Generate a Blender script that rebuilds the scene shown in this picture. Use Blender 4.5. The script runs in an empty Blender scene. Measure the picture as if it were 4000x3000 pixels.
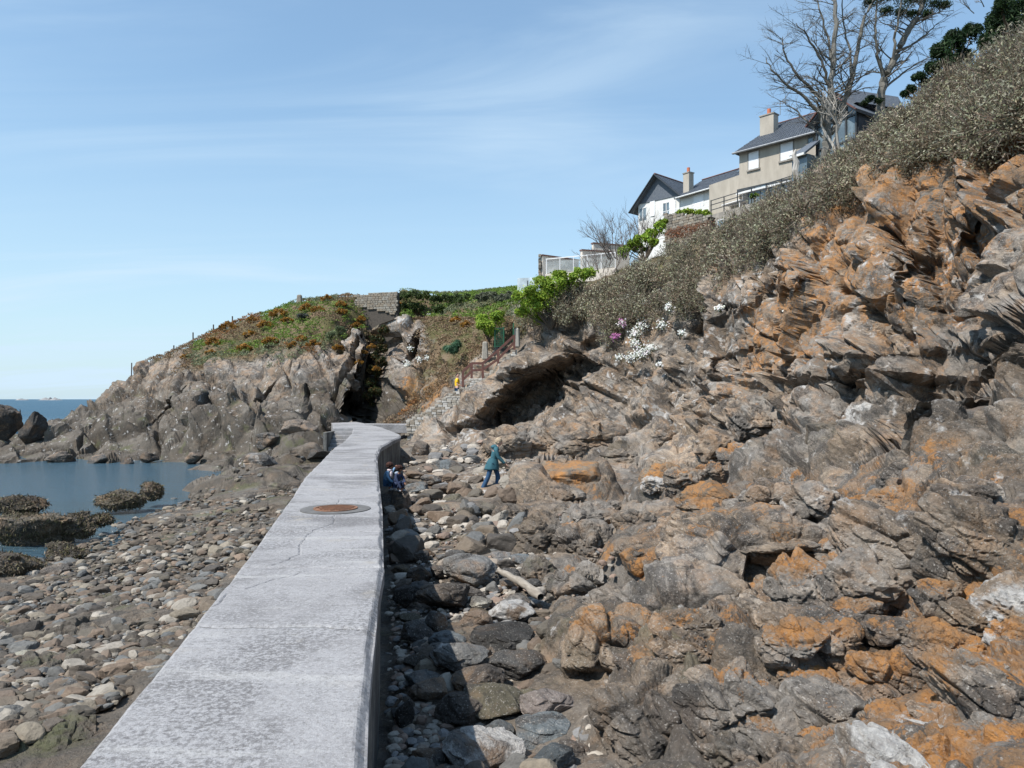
import bpy, bmesh, math, random, time
import numpy as np
from mathutils import Vector, Matrix
T0 = time.time()
rng = np.random.default_rng(7)
random.seed(7)
S = bpy.context.scene
COL = S.collection

# ------------------------------------------------------------------ camera, sky, sun, exposure
CX, CF, HV, CZ = 1106.0, 1659.0, 862.0, 1.6      # image centre, focal length, horizon row (2212 px wide frame), eye height
cam = bpy.data.cameras.new('camera'); camo = bpy.data.objects.new('camera', cam); COL.objects.link(camo)
cam.sensor_width = 36; cam.lens = 36 * CF / 2212; cam.shift_y = (HV - 829.5) / 2212
cam.clip_end = 20000; cam.clip_start = 0.05
camo.location = (0, 0, CZ); camo.rotation_euler = (math.pi / 2, 0, 0)
S.camera = camo
SUN_EL = math.radians(54)
SUN_DIR2 = np.array([-0.82, -0.57]); SUN_DIR2 /= np.linalg.norm(SUN_DIR2)      # towards the sun, seen from above
SD = Vector((SUN_DIR2[0] * math.cos(SUN_EL), SUN_DIR2[1] * math.cos(SUN_EL), math.sin(SUN_EL)))
sl = bpy.data.lights.new('sun', 'SUN'); sl.energy = 4.6; sl.angle = math.radians(0.53); sl.color = (1.0, 0.955, 0.89)
so = bpy.data.objects.new('sun', sl); COL.objects.link(so); so.rotation_euler = SD.to_track_quat('Z', 'Y').to_euler(); so.location = (-30, -30, 60)
W = bpy.data.worlds.new('World'); S.world = W; W.use_nodes = True
wn = W.node_tree; wn.nodes.clear()
def N(nt, t, **kw):
    n = nt.nodes.new(t)
    ins = kw.pop('ins', {})
    for k, v in kw.items(): setattr(n, k, v)
    for k, v in ins.items():
        if hasattr(v, 'is_linked') or isinstance(v, bpy.types.NodeSocket): nt.links.new(v, n.inputs[k])
        else: n.inputs[k].default_value = v
    return n
def build_world():
    nt = wn
    out = N(nt, 'ShaderNodeOutputWorld'); bg = N(nt, 'ShaderNodeBackground'); bg.inputs[1].default_value = 0.118
    sky = N(nt, 'ShaderNodeTexSky', sky_type='NISHITA', sun_disc=False, sun_elevation=SUN_EL, sun_rotation=math.atan2(SUN_DIR2[0], SUN_DIR2[1]),
            air_density=1.25, dust_density=0.55, ozone_density=2.2, altitude=0)
    tc = N(nt, 'ShaderNodeTexCoord'); sp = N(nt, 'ShaderNodeSeparateXYZ', ins={0: tc.outputs['Generated']})
    zc = N(nt, 'ShaderNodeMath', operation='MAXIMUM', ins={0: sp.outputs[2], 1: 0.0})
    za = N(nt, 'ShaderNodeMath', operation='ADD', ins={0: zc.outputs[0], 1: 0.12})
    dx = N(nt, 'ShaderNodeMath', operation='DIVIDE', ins={0: sp.outputs[0], 1: za.outputs[0]})
    dy = N(nt, 'ShaderNodeMath', operation='DIVIDE', ins={0: sp.outputs[1], 1: za.outputs[0]})
    cb = N(nt, 'ShaderNodeCombineXYZ', ins={0: dx.outputs[0], 1: dy.outputs[0]})
    mp = N(nt, 'ShaderNodeMapping', ins={0: cb.outputs[0], 'Rotation': (0, 0, math.radians(28)), 'Scale': (0.42, 1.5, 1)})
    n1 = N(nt, 'ShaderNodeTexNoise', ins={'Vector': mp.outputs[0], 'Scale': 1.1, 'Detail': 7, 'Roughness': 0.55, 'Distortion': 0.9})
    mp2 = N(nt, 'ShaderNodeMapping', ins={0: cb.outputs[0], 'Rotation': (0, 0, math.radians(-10)), 'Scale': (0.5, 0.8, 1), 'Location': (3.1, 1.2, 0)})
    n2 = N(nt, 'ShaderNodeTexNoise', ins={'Vector': mp2.outputs[0], 'Scale': 0.7, 'Detail': 4, 'Roughness': 0.5})
    r1 = N(nt, 'ShaderNodeMapRange', interpolation_type='SMOOTHSTEP', ins={0: n1.outputs[0], 1: 0.38, 2: 0.8, 3: 0, 4: 1})
    r2 = N(nt, 'ShaderNodeMapRange', interpolation_type='SMOOTHSTEP', ins={0: n2.outputs[0], 1: 0.38, 2: 0.66, 3: 0.12, 4: 1})
    m1 = N(nt, 'ShaderNodeMath', operation='MULTIPLY', ins={0: r1.outputs[0], 1: r2.outputs[0]})
    m2 = N(nt, 'ShaderNodeMath', operation='MULTIPLY', ins={0: m1.outputs[0], 1: 0.6})
    # thin veil low over the horizon
    hz = N(nt, 'ShaderNodeMapRange', interpolation_type='SMOOTHSTEP', ins={0: sp.outputs[2], 1: -0.02, 2: 0.42, 3: 0.72, 4: 0.22})
    ad = N(nt, 'ShaderNodeMath', operation='ADD', use_clamp=True, ins={0: m2.outputs[0], 1: hz.outputs[0]})
    tint = N(nt, 'ShaderNodeMixRGB', blend_type='MULTIPLY', ins={0: 1.0, 1: sky.outputs[0], 2: (.72, .97, 1.08, 1)})
    mx = N(nt, 'ShaderNodeMixRGB', ins={0: ad.outputs[0], 1: tint.outputs[0], 2: (4.3, 5.5, 6.6, 1)})
    nt.links.new(mx.outputs[0], bg.inputs[0]); nt.links.new(bg.outputs[0], out.inputs[0])
build_world()
S.view_settings.view_transform = 'Standard'; S.view_settings.look = 'None'; S.view_settings.gamma = 1; S.view_settings.exposure = 0.4
S.cycles.max_bounces = 5; S.cycles.diffuse_bounces = 2; S.cycles.glossy_bounces = 3; S.cycles.transparent_max_bounces = 6

# ------------------------------------------------------------------ tagging and mesh helpers
def tag(o, label=None, cat=None, group=None, kind=None):
    if label: o['label'] = label
    if cat: o['category'] = cat
    if group: o['group'] = group
    if kind: o['kind'] = kind
    return o
def empty(name, loc=(0, 0, 0), rz=0.0, parent=None):
    o = bpy.data.objects.new(name, None); COL.objects.link(o); o.location = loc; o.rotation_euler = (0, 0, rz); o.parent = parent
    o.empty_display_size = 0.2
    return o
def mesh_np(name, V, F, mat=None, parent=None, smooth=False, loc=None, attrs=None, link=True):
    V = np.asarray(V, dtype=np.float32).reshape(-1, 3); F = np.asarray(F, dtype=np.int32)
    me = bpy.data.meshes.new(name)
    k = F.shape[1]
    me.vertices.add(len(V)); me.vertices.foreach_set('co', V.ravel())
    me.loops.add(F.size); me.loops.foreach_set('vertex_index', F.ravel())
    me.polygons.add(len(F)); me.polygons.foreach_set('loop_start', np.arange(0, F.size, k, dtype=np.int32))
    try: me.polygons.foreach_set('loop_total', np.full(len(F), k, dtype=np.int32))
    except Exception: pass
    me.update(calc_edges=True)
    me.polygons.foreach_set('use_smooth', np.full(len(F), bool(smooth)))
    for an, (dom, typ, arr) in (attrs or {}).items():
        a = me.attributes.new(an, typ, dom)
        a.data.foreach_set('color' if 'COLOR' in typ else 'value', np.asarray(arr, dtype=np.float32).ravel())
    if mat: me.materials.append(mat)
    if not link: return me
    return put(name, me, parent, loc)
def put(name, me, parent=None, loc=None, rot=None, scale=None):
    o = bpy.data.objects.new(name, me); COL.objects.link(o); o.parent = parent
    if loc is not None: o.location = loc
    if rot is not None: o.rotation_euler = rot
    if scale is not None: o.scale = scale
    return o
class MB:                      # collects polygons, builds one mesh
    def __init__(s): s.v = []; s.f = []
    def add(s, vs, fs):
        n = len(s.v); s.v += [tuple(v) for v in vs]; s.f += [tuple(n + i for i in f) for f in fs]; return s
    def box(s, c, d, rz=0.0, M=None, taper=1.0):
        vs = []
        for z in (-1, 1):
            t = taper if z > 0 else 1
            for x, y in ((-1, -1), (1, -1), (1, 1), (-1, 1)):
                vs.append(Vector((x * d[0] / 2 * t, y * d[1] / 2 * t, z * d[2] / 2)))
        R = Matrix.Rotation(rz, 3, 'Z')
        vs = [R @ v + Vector(c) for v in vs]
        if M is not None: vs = [M @ v for v in vs]
        return s.add(vs, [(0, 3, 2, 1), (4, 5, 6, 7), (0, 1, 5, 4), (1, 2, 6, 5), (2, 3, 7, 6), (3, 0, 4, 7)])
    def bar(s, a, b, w, h=None, sides=0):
        a, b = Vector(a), Vector(b); h = h or w; d = (b - a)
        if d.length < 1e-6: return s
        z = d.normalized(); up = Vector((0, 0, 1)) if abs(z.z) < 0.95 else Vector((0, 1, 0))
        x = z.cross(up).normalized(); y = x.cross(z).normalized()
        if sides:
            vs = []
            for p in (a, b):
                for i in range(sides):
                    t = 2 * math.pi * i / sides; vs.append(p + x * math.cos(t) * w / 2 + y * math.sin(t) * h / 2)
            return s.add(vs, [(i, (i + 1) % sides, sides + (i + 1) % sides, sides + i) for i in range(sides)] + [tuple(range(sides))[::-1], tuple(range(sides, 2 * sides))])
        vs = [p + x * sx * w / 2 + y * sy * h / 2 for p in (a, b) for sx, sy in ((-1, -1), (1, -1), (1, 1), (-1, 1))]
        return s.add(vs, [(0, 3, 2, 1), (4, 5, 6, 7), (0, 1, 5, 4), (1, 2, 6, 5), (2, 3, 7, 6), (3, 0, 4, 7)])
    def prism(s, poly, lo, hi):                       # poly: list of 3D points, extruded from offset lo to offset hi
        n = len(poly); lo, hi = Vector(lo), Vector(hi)
        vs = [Vector(p) + lo for p in poly] + [Vector(p) + hi for p in poly]
        return s.add(vs, [tuple(range(n))[::-1], tuple(range(n, 2 * n))] + [(i, (i + 1) % n, n + (i + 1) % n, n + i) for i in range(n)])
    def build(s, name, mat, parent=None, smooth=False, bevel=0.0, loc=None):
        me = bpy.data.meshes.new(name); me.from_pydata(s.v, [], s.f); me.update()
        bm = bmesh.new(); bm.from_mesh(me); bmesh.ops.recalc_face_normals(bm, faces=bm.faces)
        if bevel: bmesh.ops.bevel(bm, geom=bm.edges[:], offset=bevel, segments=1, affect='EDGES', profile=0.5)
        bm.to_mesh(me); bm.free()
        if smooth: me.polygons.foreach_set('use_smooth', [True] * len(me.polygons))
        me.materials.append(mat)
        return put(name, me, parent, loc)

# ------------------------------------------------------------------ numpy noise
def _h(ix, iy, iz, s):
    x = (ix.astype(np.uint32) * np.uint32(0x8da6b343)) ^ (iy.astype(np.uint32) * np.uint32(0xd8163841)) ^ (iz.astype(np.uint32) * np.uint32(0xcb1ab31f)) ^ np.uint32((s * 0x9e3779b1) & 0xffffffff)
    x ^= x >> np.uint32(15); x *= np.uint32(0x2c1b3c6d); x ^= x >> np.uint32(12); x *= np.uint32(0x297a2d39); x ^= x >> np.uint32(15)
    return x
def _r(h): return (h & np.uint32(0xffffff)).astype(np.float32) / np.float32(0xffffff)
def vnoise(P, s=0):
    F = np.floor(P); f = (P - F).astype(np.float32); I = F.astype(np.int64).astype(np.int32)
    f = f * f * (3 - 2 * f); out = 0
    for dx in (0, 1):
        wx = f[:, 0] if dx else 1 - f[:, 0]
        for dy in (0, 1):
            wy = f[:, 1] if dy else 1 - f[:, 1]
            for dz in (0, 1):
                wz = f[:, 2] if dz else 1 - f[:, 2]
                out = out + wx * wy * wz * _r(_h(I[:, 0] + dx, I[:, 1] + dy, I[:, 2] + dz, s))
    return out * 2 - 1
def fbm(P, octv=4, s=0, gain=0.5, lac=2.03):
    a, t, out = 1.0, 0.0, 0
    for o in range(octv):
        out = out + a * vnoise(P + o * 17.3, s + o); t += a; a *= gain; P = P * lac
    return out / t
def worley(P, s=0):
    """F1, F2, offset vector from the nearest point, id hash"""
    I = np.floor(P).astype(np.int32); f = (P - I).astype(np.float32)
    n = len(P); F1 = np.full(n, 9, np.float32); F2 = F1.copy(); ID = np.zeros(n, np.uint32); D = np.zeros((n, 3), np.float32)
    for dx in (-1, 0, 1):
        for dy in (-1, 0, 1):
            for dz in (-1, 0, 1):
                h = _h(I[:, 0] + dx, I[:, 1] + dy, I[:, 2] + dz, s)
                ox = dx + ((h & np.uint32(1023)).astype(np.float32) / 1023) - f[:, 0]
                oy = dy + (((h >> np.uint32(10)) & np.uint32(1023)).astype(np.float32) / 1023) - f[:, 1]
                oz = dz + (((h >> np.uint32(20)) & np.uint32(1023)).astype(np.float32) / 1023) - f[:, 2]
                d = ox * ox + oy * oy + oz * oz
                c = d < F1
                F2 = np.where(c, F1, np.minimum(F2, d)); F1 = np.where(c, d, F1); ID = np.where(c, h, ID)
                D[c, 0] = -ox[c]; D[c, 1] = -oy[c]; D[c, 2] = -oz[c]
    return np.sqrt(F1), np.sqrt(F2), D, ID
def sstep(a, b, x): t = np.clip((x - a) / (b - a), 0, 1); return t * t * (3 - 2 * t)
AX = np.array([0.55, -0.72, -0.40]); AX /= np.linalg.norm(AX)
_b = np.cross(AX, [0, 0, 1.0]); _b /= np.linalg.norm(_b); _c = np.cross(AX, _b)
BASIS = np.stack([AX, _b, _c], 1)                     # columns: bedding direction and the two across it
AX2 = np.array([0.30, -0.50, -0.81]); AX2 /= np.linalg.norm(AX2)
_b2 = np.cross(AX2, [0, 0, 1.0]); _b2 /= np.linalg.norm(_b2); BASIS2 = np.stack([AX2, _b2, np.cross(AX2, _b2)], 1)      # the steeply dipping slabs of the upper cliff
def blocks(P, size, stretch=2.2, s=0, warp=0.16, tilt=0.9, axis=BASIS, soft=.10, bulge=.35):
    Q = (P @ axis) / size * np.array([1 / stretch, 1.0, 1.35])
    Q = Q + warp * np.stack([vnoise(Q * 1.3 + 5, s + 40), vnoise(Q * 1.3 + 9, s + 41), vnoise(Q * 1.3 + 31, s + 42)], 1)
    F1, F2, D, ID = worley(Q, s)
    r0 = _r(_h(ID.astype(np.int32), ID.astype(np.int32), ID.astype(np.int32), 1)); r1 = _r(ID * np.uint32(2654435761)); r2 = _r(ID * np.uint32(40503) + np.uint32(77)); r3 = _r(ID * np.uint32(97531) + np.uint32(3))
    d = (r0 - 0.5) + tilt * (D[:, 0] * (r1 - 0.5) + D[:, 1] * (r2 - 0.5) + D[:, 2] * (r3 - 0.5)) * 2
    e = F2 - F1
    return d * size * 0.5 * sstep(0.0, soft, e) + bulge * size * (np.minimum(F1, 1) ** 2) * -0.25, e, r0, size * (.45 - np.minimum(F1, 1.2) ** 2)
def P3(u, v, Y): return np.array([(u - CX) / CF * Y, Y, CZ + (HV - v) / CF * Y])
# ------------------------------------------------------------------ the land: control points (column, row, distance, ruggedness, lichen, turf, tide)
SEA = -2.4
CP = """
2400 255 15 .5 .6 .5 0|2212 270 16 .8 .8 .3 0|2050 330 19 .8 .9 .2 0|1950 370 21.5 .8 .9 .2 0|1850 420 24 .8 .8 .2 0|1750 485 26 .9 .6 .2 0|1650 540 28.5 .9 .4 .3 0|1540 590 32 .9 .35 .4 0|1450 650 36 .9 .1 .5 0|1350 690 40 .9 0 .5 0|1250 700 42.5 .9 0 .4 0|1150 700 45 .8 0 .6 0
2400 400 13.5 1 .7 0 0|2212 400 14.6 1 .7 0 0|2212 600 13.3 1 .25 0 0|2212 800 12.1 1 .1 0 0|2212 900 11.4 1 .1 0 .1
2050 450 17.9 1 .9 0 0|2050 600 16.8 1 .3 0 0|2050 750 15.6 1 .1 0 0|2050 880 14.2 1 .1 0 0|1900 520 21 1 .9 0 0|1900 650 19.9 1 .4 0 0|1900 780 18.7 1 .2 0 0|1900 900 17 1 .15 0 0
1750 600 24.2 1 .8 0 0|1750 700 23.1 1 .5 0 0|1750 800 21.8 1 .3 0 0|1750 900 20.2 1 .1 0 0|1650 650 26.9 1 .5 0 0|1650 750 25.8 1 .4 0 0|1650 850 24.6 1 .2 0 0|1650 930 23 1 .05 0 0
1550 680 30.6 1 .4 .1 0|1550 780 29.4 1 .35 0 0|1550 880 28.2 1 .1 0 0|1550 950 26.5 1 .05 0 0|1450 740 34.8 1 .1 .2 0|1450 820 33.6 1 .1 0 0|1450 900 32 1 0 0 0|1440 955 29.5 1 .1 0 0
1350 780 38.6 1 .05 .1 0|1350 860 37.4 1 0 0 0|1340 915 36 1 .05 0 0|1250 760 41.6 1 0 0 0|1250 840 40.8 1 0 0 0|1250 900 39.6 1 0 0 0|1150 790 43.6 1 0 0 0|1150 870 43.0 1 0 0 0|1130 920 41.5 1 0 0 0
2300 1000 10 .8 .3 0 .1|2212 1000 10.4 .8 .2 0 .2|2212 1200 7.5 .8 .4 0 .1|2212 1400 5.6 .7 .7 0 0|2212 1659 4.0 .6 .8 0 0|2500 1300 5.5 .6 .5 0 0|2600 1900 2.8 .5 .5 0 0
2000 1000 13.2 .9 .15 0 .2|2000 1200 9.5 .8 .4 0 .1|2000 1400 6.7 .7 .8 0 0|2000 1659 4.5 .6 .8 0 0|1800 1000 17.3 .9 .1 0 .2|1800 1100 13.6 .8 .3 0 .2|1800 1200 11 .8 .5 0 .1|1800 1400 7.6 .7 .8 0 0|1800 1659 5 .6 .4 0 .1
1600 1000 22 .9 .2 0 .1|1600 1100 16.5 .8 .5 0 .1|1600 1200 12.7 .8 .7 0 0|1600 1400 8.3 .8 .3 0 .1|1600 1659 5.5 .6 .1 0 .3|1400 1000 27 .8 .3 0 .1|1400 1100 18.5 .8 .4 0 .2|1400 1200 14.2 .7 .4 0 .2|1400 1400 8.9 .7 .3 0 .3|1400 1659 5.9 .5 0 0 .5
1280 935 34.5 .8 .4 0 0|1170 930 36.5 .8 .35 0 0|1120 1000 29 .6 .2 0 .1|1250 1000 28 .8 .35 0 .1|1200 1100 20 .6 .3 0 .2|1200 1200 14.7 .5 .1 0 .4|1200 1400 9.3 .4 0 0 .5|1200 1659 6.1 .3 0 0 .5
1040 960 38 .2 0 0 .1|1000 1000 30 .2 0 0 .2|1000 1100 20.5 .25 0 0 .4|1000 1300 11.9 .2 0 0 .6|900 1200 15.2 .2 0 0 .6|900 1659 6.5 .15 0 0 .7|1080 1500 8.1 .2 0 0 .6|1100 1659 6.6 .2 0 0 .6|960 1450 8.7 .2 0 0 .6|900 1000 29 .2 0 0 .5|930 955 42 .4 0 0 .2|1015 950 41.5 .6 0 0 .1
890 925 46.5 .5 0 0 .1|870 960 40 .3 0 0 .4|960 905 45 1 .15 0 0|1020 880 44.8 1 .15 0 0|1070 850 44.8 1 .1 0 0|1090 820 44.8 1 .1 0 0|940 875 46 .6 0 0 0|1000 842 46.4 .4 0 0 0|1060 800 46 .5 0 0 0|1105 765 45.6 .5 0 .1 0
880 895 50 .6 .2 .3 0|900 850 53 .6 .3 .5 0|950 820 50.5 .5 .5 .5 0|930 770 54.5 .5 .1 .8 0|1000 770 51 .5 .1 .9 0|1050 740 49.5 .4 0 .9 0|960 700 58 .5 0 1 0|1040 690 54 .4 0 1 0|1100 690 48.5 .4 0 1 0|900 690 60 .6 0 .9 0|1000 650 62 .3 0 1 0|1090 645 58 .3 0 1 0
875 725 58 1 .1 .1 0|872 680 60 .9 .1 .5 0|860 780 56 1 0 0 0|862 840 54 1 0 0 0
835 700 68 1 0 0 0|830 760 66.5 1 0 0 0|825 830 64 1 0 0 0|812 895 60 1 0 0 .1|815 910 54 .4 0 0 .1
780 800 55.5 1 .1 .1 0|775 880 52.5 1 0 0 .1|790 720 59 1 .2 .5 0|740 780 57.5 1 0 .1 0|740 850 54 1 0 0 .1|735 900 51 1 0 0 .3|720 690 62 .5 .3 1 0|730 660 65 .4 .3 1 0|800 660 66 .5 .2 1 0|860 640 67 .4 .1 1 0|930 636 68 .4 .1 1 0|770 645 68 .3 .2 .9 0
700 950 43 .9 0 0 .6|690 975 38 .6 0 0 .7|640 900 50 1 0 0 .4|640 800 56.5 1 .1 .1 .05|640 750 59.5 .8 .2 .6 0|640 700 64 .4 .3 1 0|640 652 69 .4 .4 1 0|560 900 51 1 0 0 .5|560 850 54 1 0 0 .1|560 800 58 .9 .1 .2 0|560 740 63 .5 .3 .9 0|560 690 68 .4 .4 1 0|540 684 70 .4 .4 1 0
460 900 53 1 0 0 .5|460 850 56 1 0 0 .1|460 800 59 .9 .2 .3 0|460 760 63 .6 .3 .9 0|450 724 69 .5 .4 1 0|380 900 54.5 1 0 0 .5|380 840 58 1 .1 0 .05|370 800 62 .9 .3 .4 0|370 764 68 .6 .4 .8 0|300 900 57 1 0 0 .6|300 840 61 1 .3 0 0|290 790 67 .9 .5 .2 0|285 830 64 1 .2 0 0
220 900 59 1 0 0 .5|215 868 64 1 .1 0 .1|150 930 57 1 0 0 .6|100 945 56 1 0 0 .7|40 940 57 1 0 0 .7|0 945 57 1 0 0 .7|-100 950 56 1 0 0 .7|-300 955 55 1 0 0 .7|0 990 51.5 .7 0 0 .8|110 1000 49 .7 0 0 .8|230 998 48.5 .7 0 0 .8|330 1005 47 .6 0 0 .8|420 1008 46 .6 0 0 .8|500 990 45.5 .7 0 0 .7|600 990 43 .7 0 0 .7|560 950 48 .9 0 0 .6|350 960 52 1 0 0 .6|200 970 54 1 0 0 .7
440 1045 36 .35 0 0 .9|520 1030 34 .3 0 0 .9|600 1020 32 .3 0 0 .8|400 1085 29.2 .2 0 0 .9|480 1100 25 .15 0 0 .8|560 1080 25 .2 0 0 .8|300 1125 24.8 .2 0 0 .9|330 1180 19.5 .15 0 0 .8|200 1200 19.2 .15 0 0 .9|480 1200 17 .1 0 0 .7|400 1300 12.8 .12 0 0 .7|250 1300 13.6 .15 0 0 .7|100 1300 14.2 .15 0 0 .8|0 1260 16 .2 0 0 .9|-150 1260 16 .2 0 0 .9|0 1400 10.8 .2 0 0 .8|150 1500 8.6 .2 0 0 .8|0 1600 7.4 .15 0 0 .8|200 1659 6.5 .1 0 0 .8|-300 1500 9 .15 0 0 .8|-400 1900 5.6 .15 0 0 .8
"""
XP = []     # rows of x, y, z, ruggedness, lichen, turf, tide
for ln in CP.strip().splitlines():
    for c in ln.split('|'):
        a = [float(q) for q in c.split()]
        p = P3(*a[:3]); XP.append([*p, *a[3:7]])
def xyz(s):
    for c in s.split('|'): XP.append([float(q) for q in c.split()])
# under and beside the walkway, sea floor, hidden back slopes and the plateau behind the cliff edge
xyz('-1 2 -1.5 .1 0 0 .7|-1.6 6 -1.5 .1 0 0 .7|-2.3 10 -1.6 .1 0 0 .7|-3.3 16 -1.6 .1 0 0 .7|-4.6 23 -1.6 .1 0 0 .7|-5.6 30 -1.5 .2 0 0 .6|-6.8 36 -1.3 .3 0 0 .5|-9 42 -1.1 .4 0 0 .4|-1 -4 -1.5 .1 0 0 .7|4 -4 -1.1 .4 .3 0 .3|10 -4 .5 .7 .5 0 0|-8 -4 -1.8 .1 0 0 .7|1.5 2 -1.3 .3 0 0 .5|4 2 -1 .5 .3 0 .2|8 2 .4 .7 .5 0 0|-4 2 -1.6 .1 0 0 .7|-10.5 48 -.9 .4 0 0 .2|-10 53 -.2 .5 0 0 .1')
xyz('16 8 5 .8 .5 .3 0|22 8 9 .6 .2 .8 0|15 0 4 .8 .5 .3 0|30 0 14 .3 0 1 0')
xyz('-15 32 -3 .2 0 0 1|-20 38 -3.1 .2 0 0 1|-25 42 -3.1 .2 0 0 1|-14 22 -2.7 .2 0 0 1|-20 26 -3.2 .2 0 0 1|-30 34 -3.4 .2 0 0 1|-30 20 -3.2 .2 0 0 1|-14 38 -2.75 .2 0 0 1|-45 45 -3.6 .2 0 0 1|-60 45 -4 .2 0 0 1|-60 20 -4 .2 0 0 1|-40 5 -3.6 .2 0 0 1|-20 5 -2.8 .2 0 0 1')
xyz('-60 66 -3.5 .5 0 0 1|-45 68 -4 .5 0 0 1|-41 72 -4 .5 0 0 1|-38 76 -3.5 .5 0 0 1|-36 84 -4.5 .5 0 0 1|-30 90 -4.5 .5 0 0 1|-60 85 -6 .3 0 0 1|-20 96 -4 .5 0 0 .5|-30 80 1.5 .8 .2 .3 .1|-20 82 4 .5 .1 1 0|-10 85 6 .4 0 1 0|0 88 7 .4 0 1 0|-60 115 -8 .3 0 0 1|-20 115 -7 .3 0 0 1|0 115 2 .3 0 1 0')
PLATEAU = [(2400, 60, 20), (2212, 105, 20.5), (2100, 165, 22.5), (2000, 235, 25), (1900, 285, 27.5), (1800, 345, 30), (1700, 440, 32.5), (1600, 492, 36), (1500, 520, 40), (1400, 560, 44), (1300, 600, 47), (1200, 625, 50)]
for u, v, Y in PLATEAU:
    p = P3(u, v + 12, Y); XP.append([*p, .3, 0, 1, 0])
xyz('24 33 14.6 .2 0 1 0|18 40 13.0 .2 0 1 0|14 48 11.9 .2 0 1 0|9 55 11.3 .2 0 1 0|5 60 10 .2 0 1 0|30 45 17 .2 0 1 0|15 70 15 .2 0 1 0|30 70 17 .2 0 1 0|45 45 18 .2 0 1 0|60 70 18 .2 0 1 0|60 20 18 .2 0 1 0|15 115 12 .2 0 1 0|60 115 16 .2 0 1 0')
XP = np.array(XP)
GX0, GY0, GS = -64.0, -6.0, 0.22
gx = np.arange(GX0, 64, GS); gy = np.arange(GY0, 118, GS)
def rbf_setup():
    xy = XP[:, :2] * 1.0; n = len(xy)
    d = np.linalg.norm(xy[:, None] - xy[None], axis=2)
    c = 0.35
    A = np.zeros((n + 1, n + 1)); A[:n, :n] = -np.sqrt(d * d + c * c); A[:n, n] = 1; A[n, :n] = 1
    A[:n, :n] += np.eye(n) * -0.02
    b = np.zeros(n + 1); b[:n] = XP[:, 2]
    w = np.linalg.solve(A, b)
    gxx, gyy = np.meshgrid(gx, gy); q = np.stack([gxx.ravel(), gyy.ravel()], 1).astype(np.float32)
    H = np.empty(len(q), np.float32); AT = np.empty((len(q), 4), np.float32)
    w32 = w.astype(np.float32); xy32 = xy.astype(np.float32); at32 = XP[:, 3:7].astype(np.float32)
    for i in range(0, len(q), 20000):
        s = q[i:i + 20000]
        d2 = (s[:, :1] - xy32[None, :, 0]) ** 2 + (s[:, 1:] - xy32[None, :, 1]) ** 2
        H[i:i + 20000] = -np.sqrt(d2 + c * c) @ w32[:n] + w32[n]
        k = 1.0 / (d2 + 0.2) ** 1.6
        AT[i:i + 20000] = (k @ at32) / k.sum(1, keepdims=True)
    return H.reshape(gxx.shape), AT.reshape(*gxx.shape, 4)
GH, GA = rbf_setup()
print('rbf', round(time.time() - T0, 1))
def bil(G, X, Y):
    fx = np.clip((X - GX0) / GS, 0, len(gx) - 1.001); fy = np.clip((Y - GY0) / GS, 0, len(gy) - 1.001)
    ix = fx.astype(np.int32); iy = fy.astype(np.int32); tx = fx - ix; ty = fy - iy
    if G.ndim == 3: tx = tx[..., None]; ty = ty[..., None]
    return (G[iy, ix] * (1 - tx) + G[iy, ix + 1] * tx) * (1 - ty) + (G[iy + 1, ix] * (1 - tx) + G[iy + 1, ix + 1] * tx) * ty
# rock masses standing out of the bedrock: column, row, distance of the centre; half width, half depth, height (m); angle, tilts
BUMPS = [
 (1560, 1215, 12.3, 1.9, 1.7, .75, -.35, -.10, .25), (1800, 1470, 7.0, 1.9, 1.0, .55, -.15, .12, .15), (2080, 1190, 9.7, 1.6, 1.3, .6, .3, .2, .1),
 (1215, 1050, 22.5, 1.7, 1.6, .95, -.2, -.1, .3), (1430, 1055, 20.5, .95, .8, .75, .1, .1, .2), (1560, 1095, 17, 1.3, 1.0, .55, -.3, -.2, .2),
 (2130, 980, 11.6, 1.25, .9, 1.1, .1, .1, .3), (1830, 950, 17.2, 1.1, .9, .9, .5, .2, .1), (1680, 1000, 20, 1.2, 1, .6, .2, 0, .1),
 (1200, 965, 32.5, 2.8, 1.7, .65, -.12, .1, .35), (2080, 1640, 4.75, .85, .55, .22, .1, .1, 0), (1300, 1420, 8.7, .62, .8, .35, .5, -.2, .2),
 (1420, 1560, 6.6, .75, .5, .3, -.2, 0, .2), (1640, 1600, 5.9, .7, .5, .25, .1, 0, .2), (1900, 1100, 12.6, 1.0, .8, .45, -.2, .1, .2), (1380, 960, 30, 1.4, 1, .5, .1, 0, .1),
 (1990, 1290, 8.2, .8, .6, .35, .2, .1, .1), (1480, 1130, 16, .9, .7, .4, .3, 0, .1), (1310, 1150, 17, 1.0, .8, .45, -.3, 0, .1), (1180, 1165, 16.2, .9, .6, .3, 0, 0, .1),
 (455, 930, 50.5, 1.6, 1.1, 1.5, .1, 0, .1), (520, 925, 50, 1.3, 1.1, 1.6, .2, 0, .1), (600, 930, 48, 1.7, 1.2, 1.5, -.1, 0, .1), (360, 950, 53, 2, 1.2, 1.0, .3, 0, .1), (250, 930, 56, 2, 1.5, .9, .3, 0, .1),
 (570, 1045, 31, 1.6, 1.5, .35, .1, 0, .1), (500, 1040, 34, 2.0, 1.5, .4, .1, 0, .1), (660, 960, 44, 1.4, 1, .9, 0, 0, .1), (620, 1000, 37, 1.5, 1, .5, 0, 0, .1)]
BP = [(*P3(u, v, Y)[:2], a, b, h, an, tx, ty) for u, v, Y, a, b, h, an, tx, ty in BUMPS]
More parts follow.
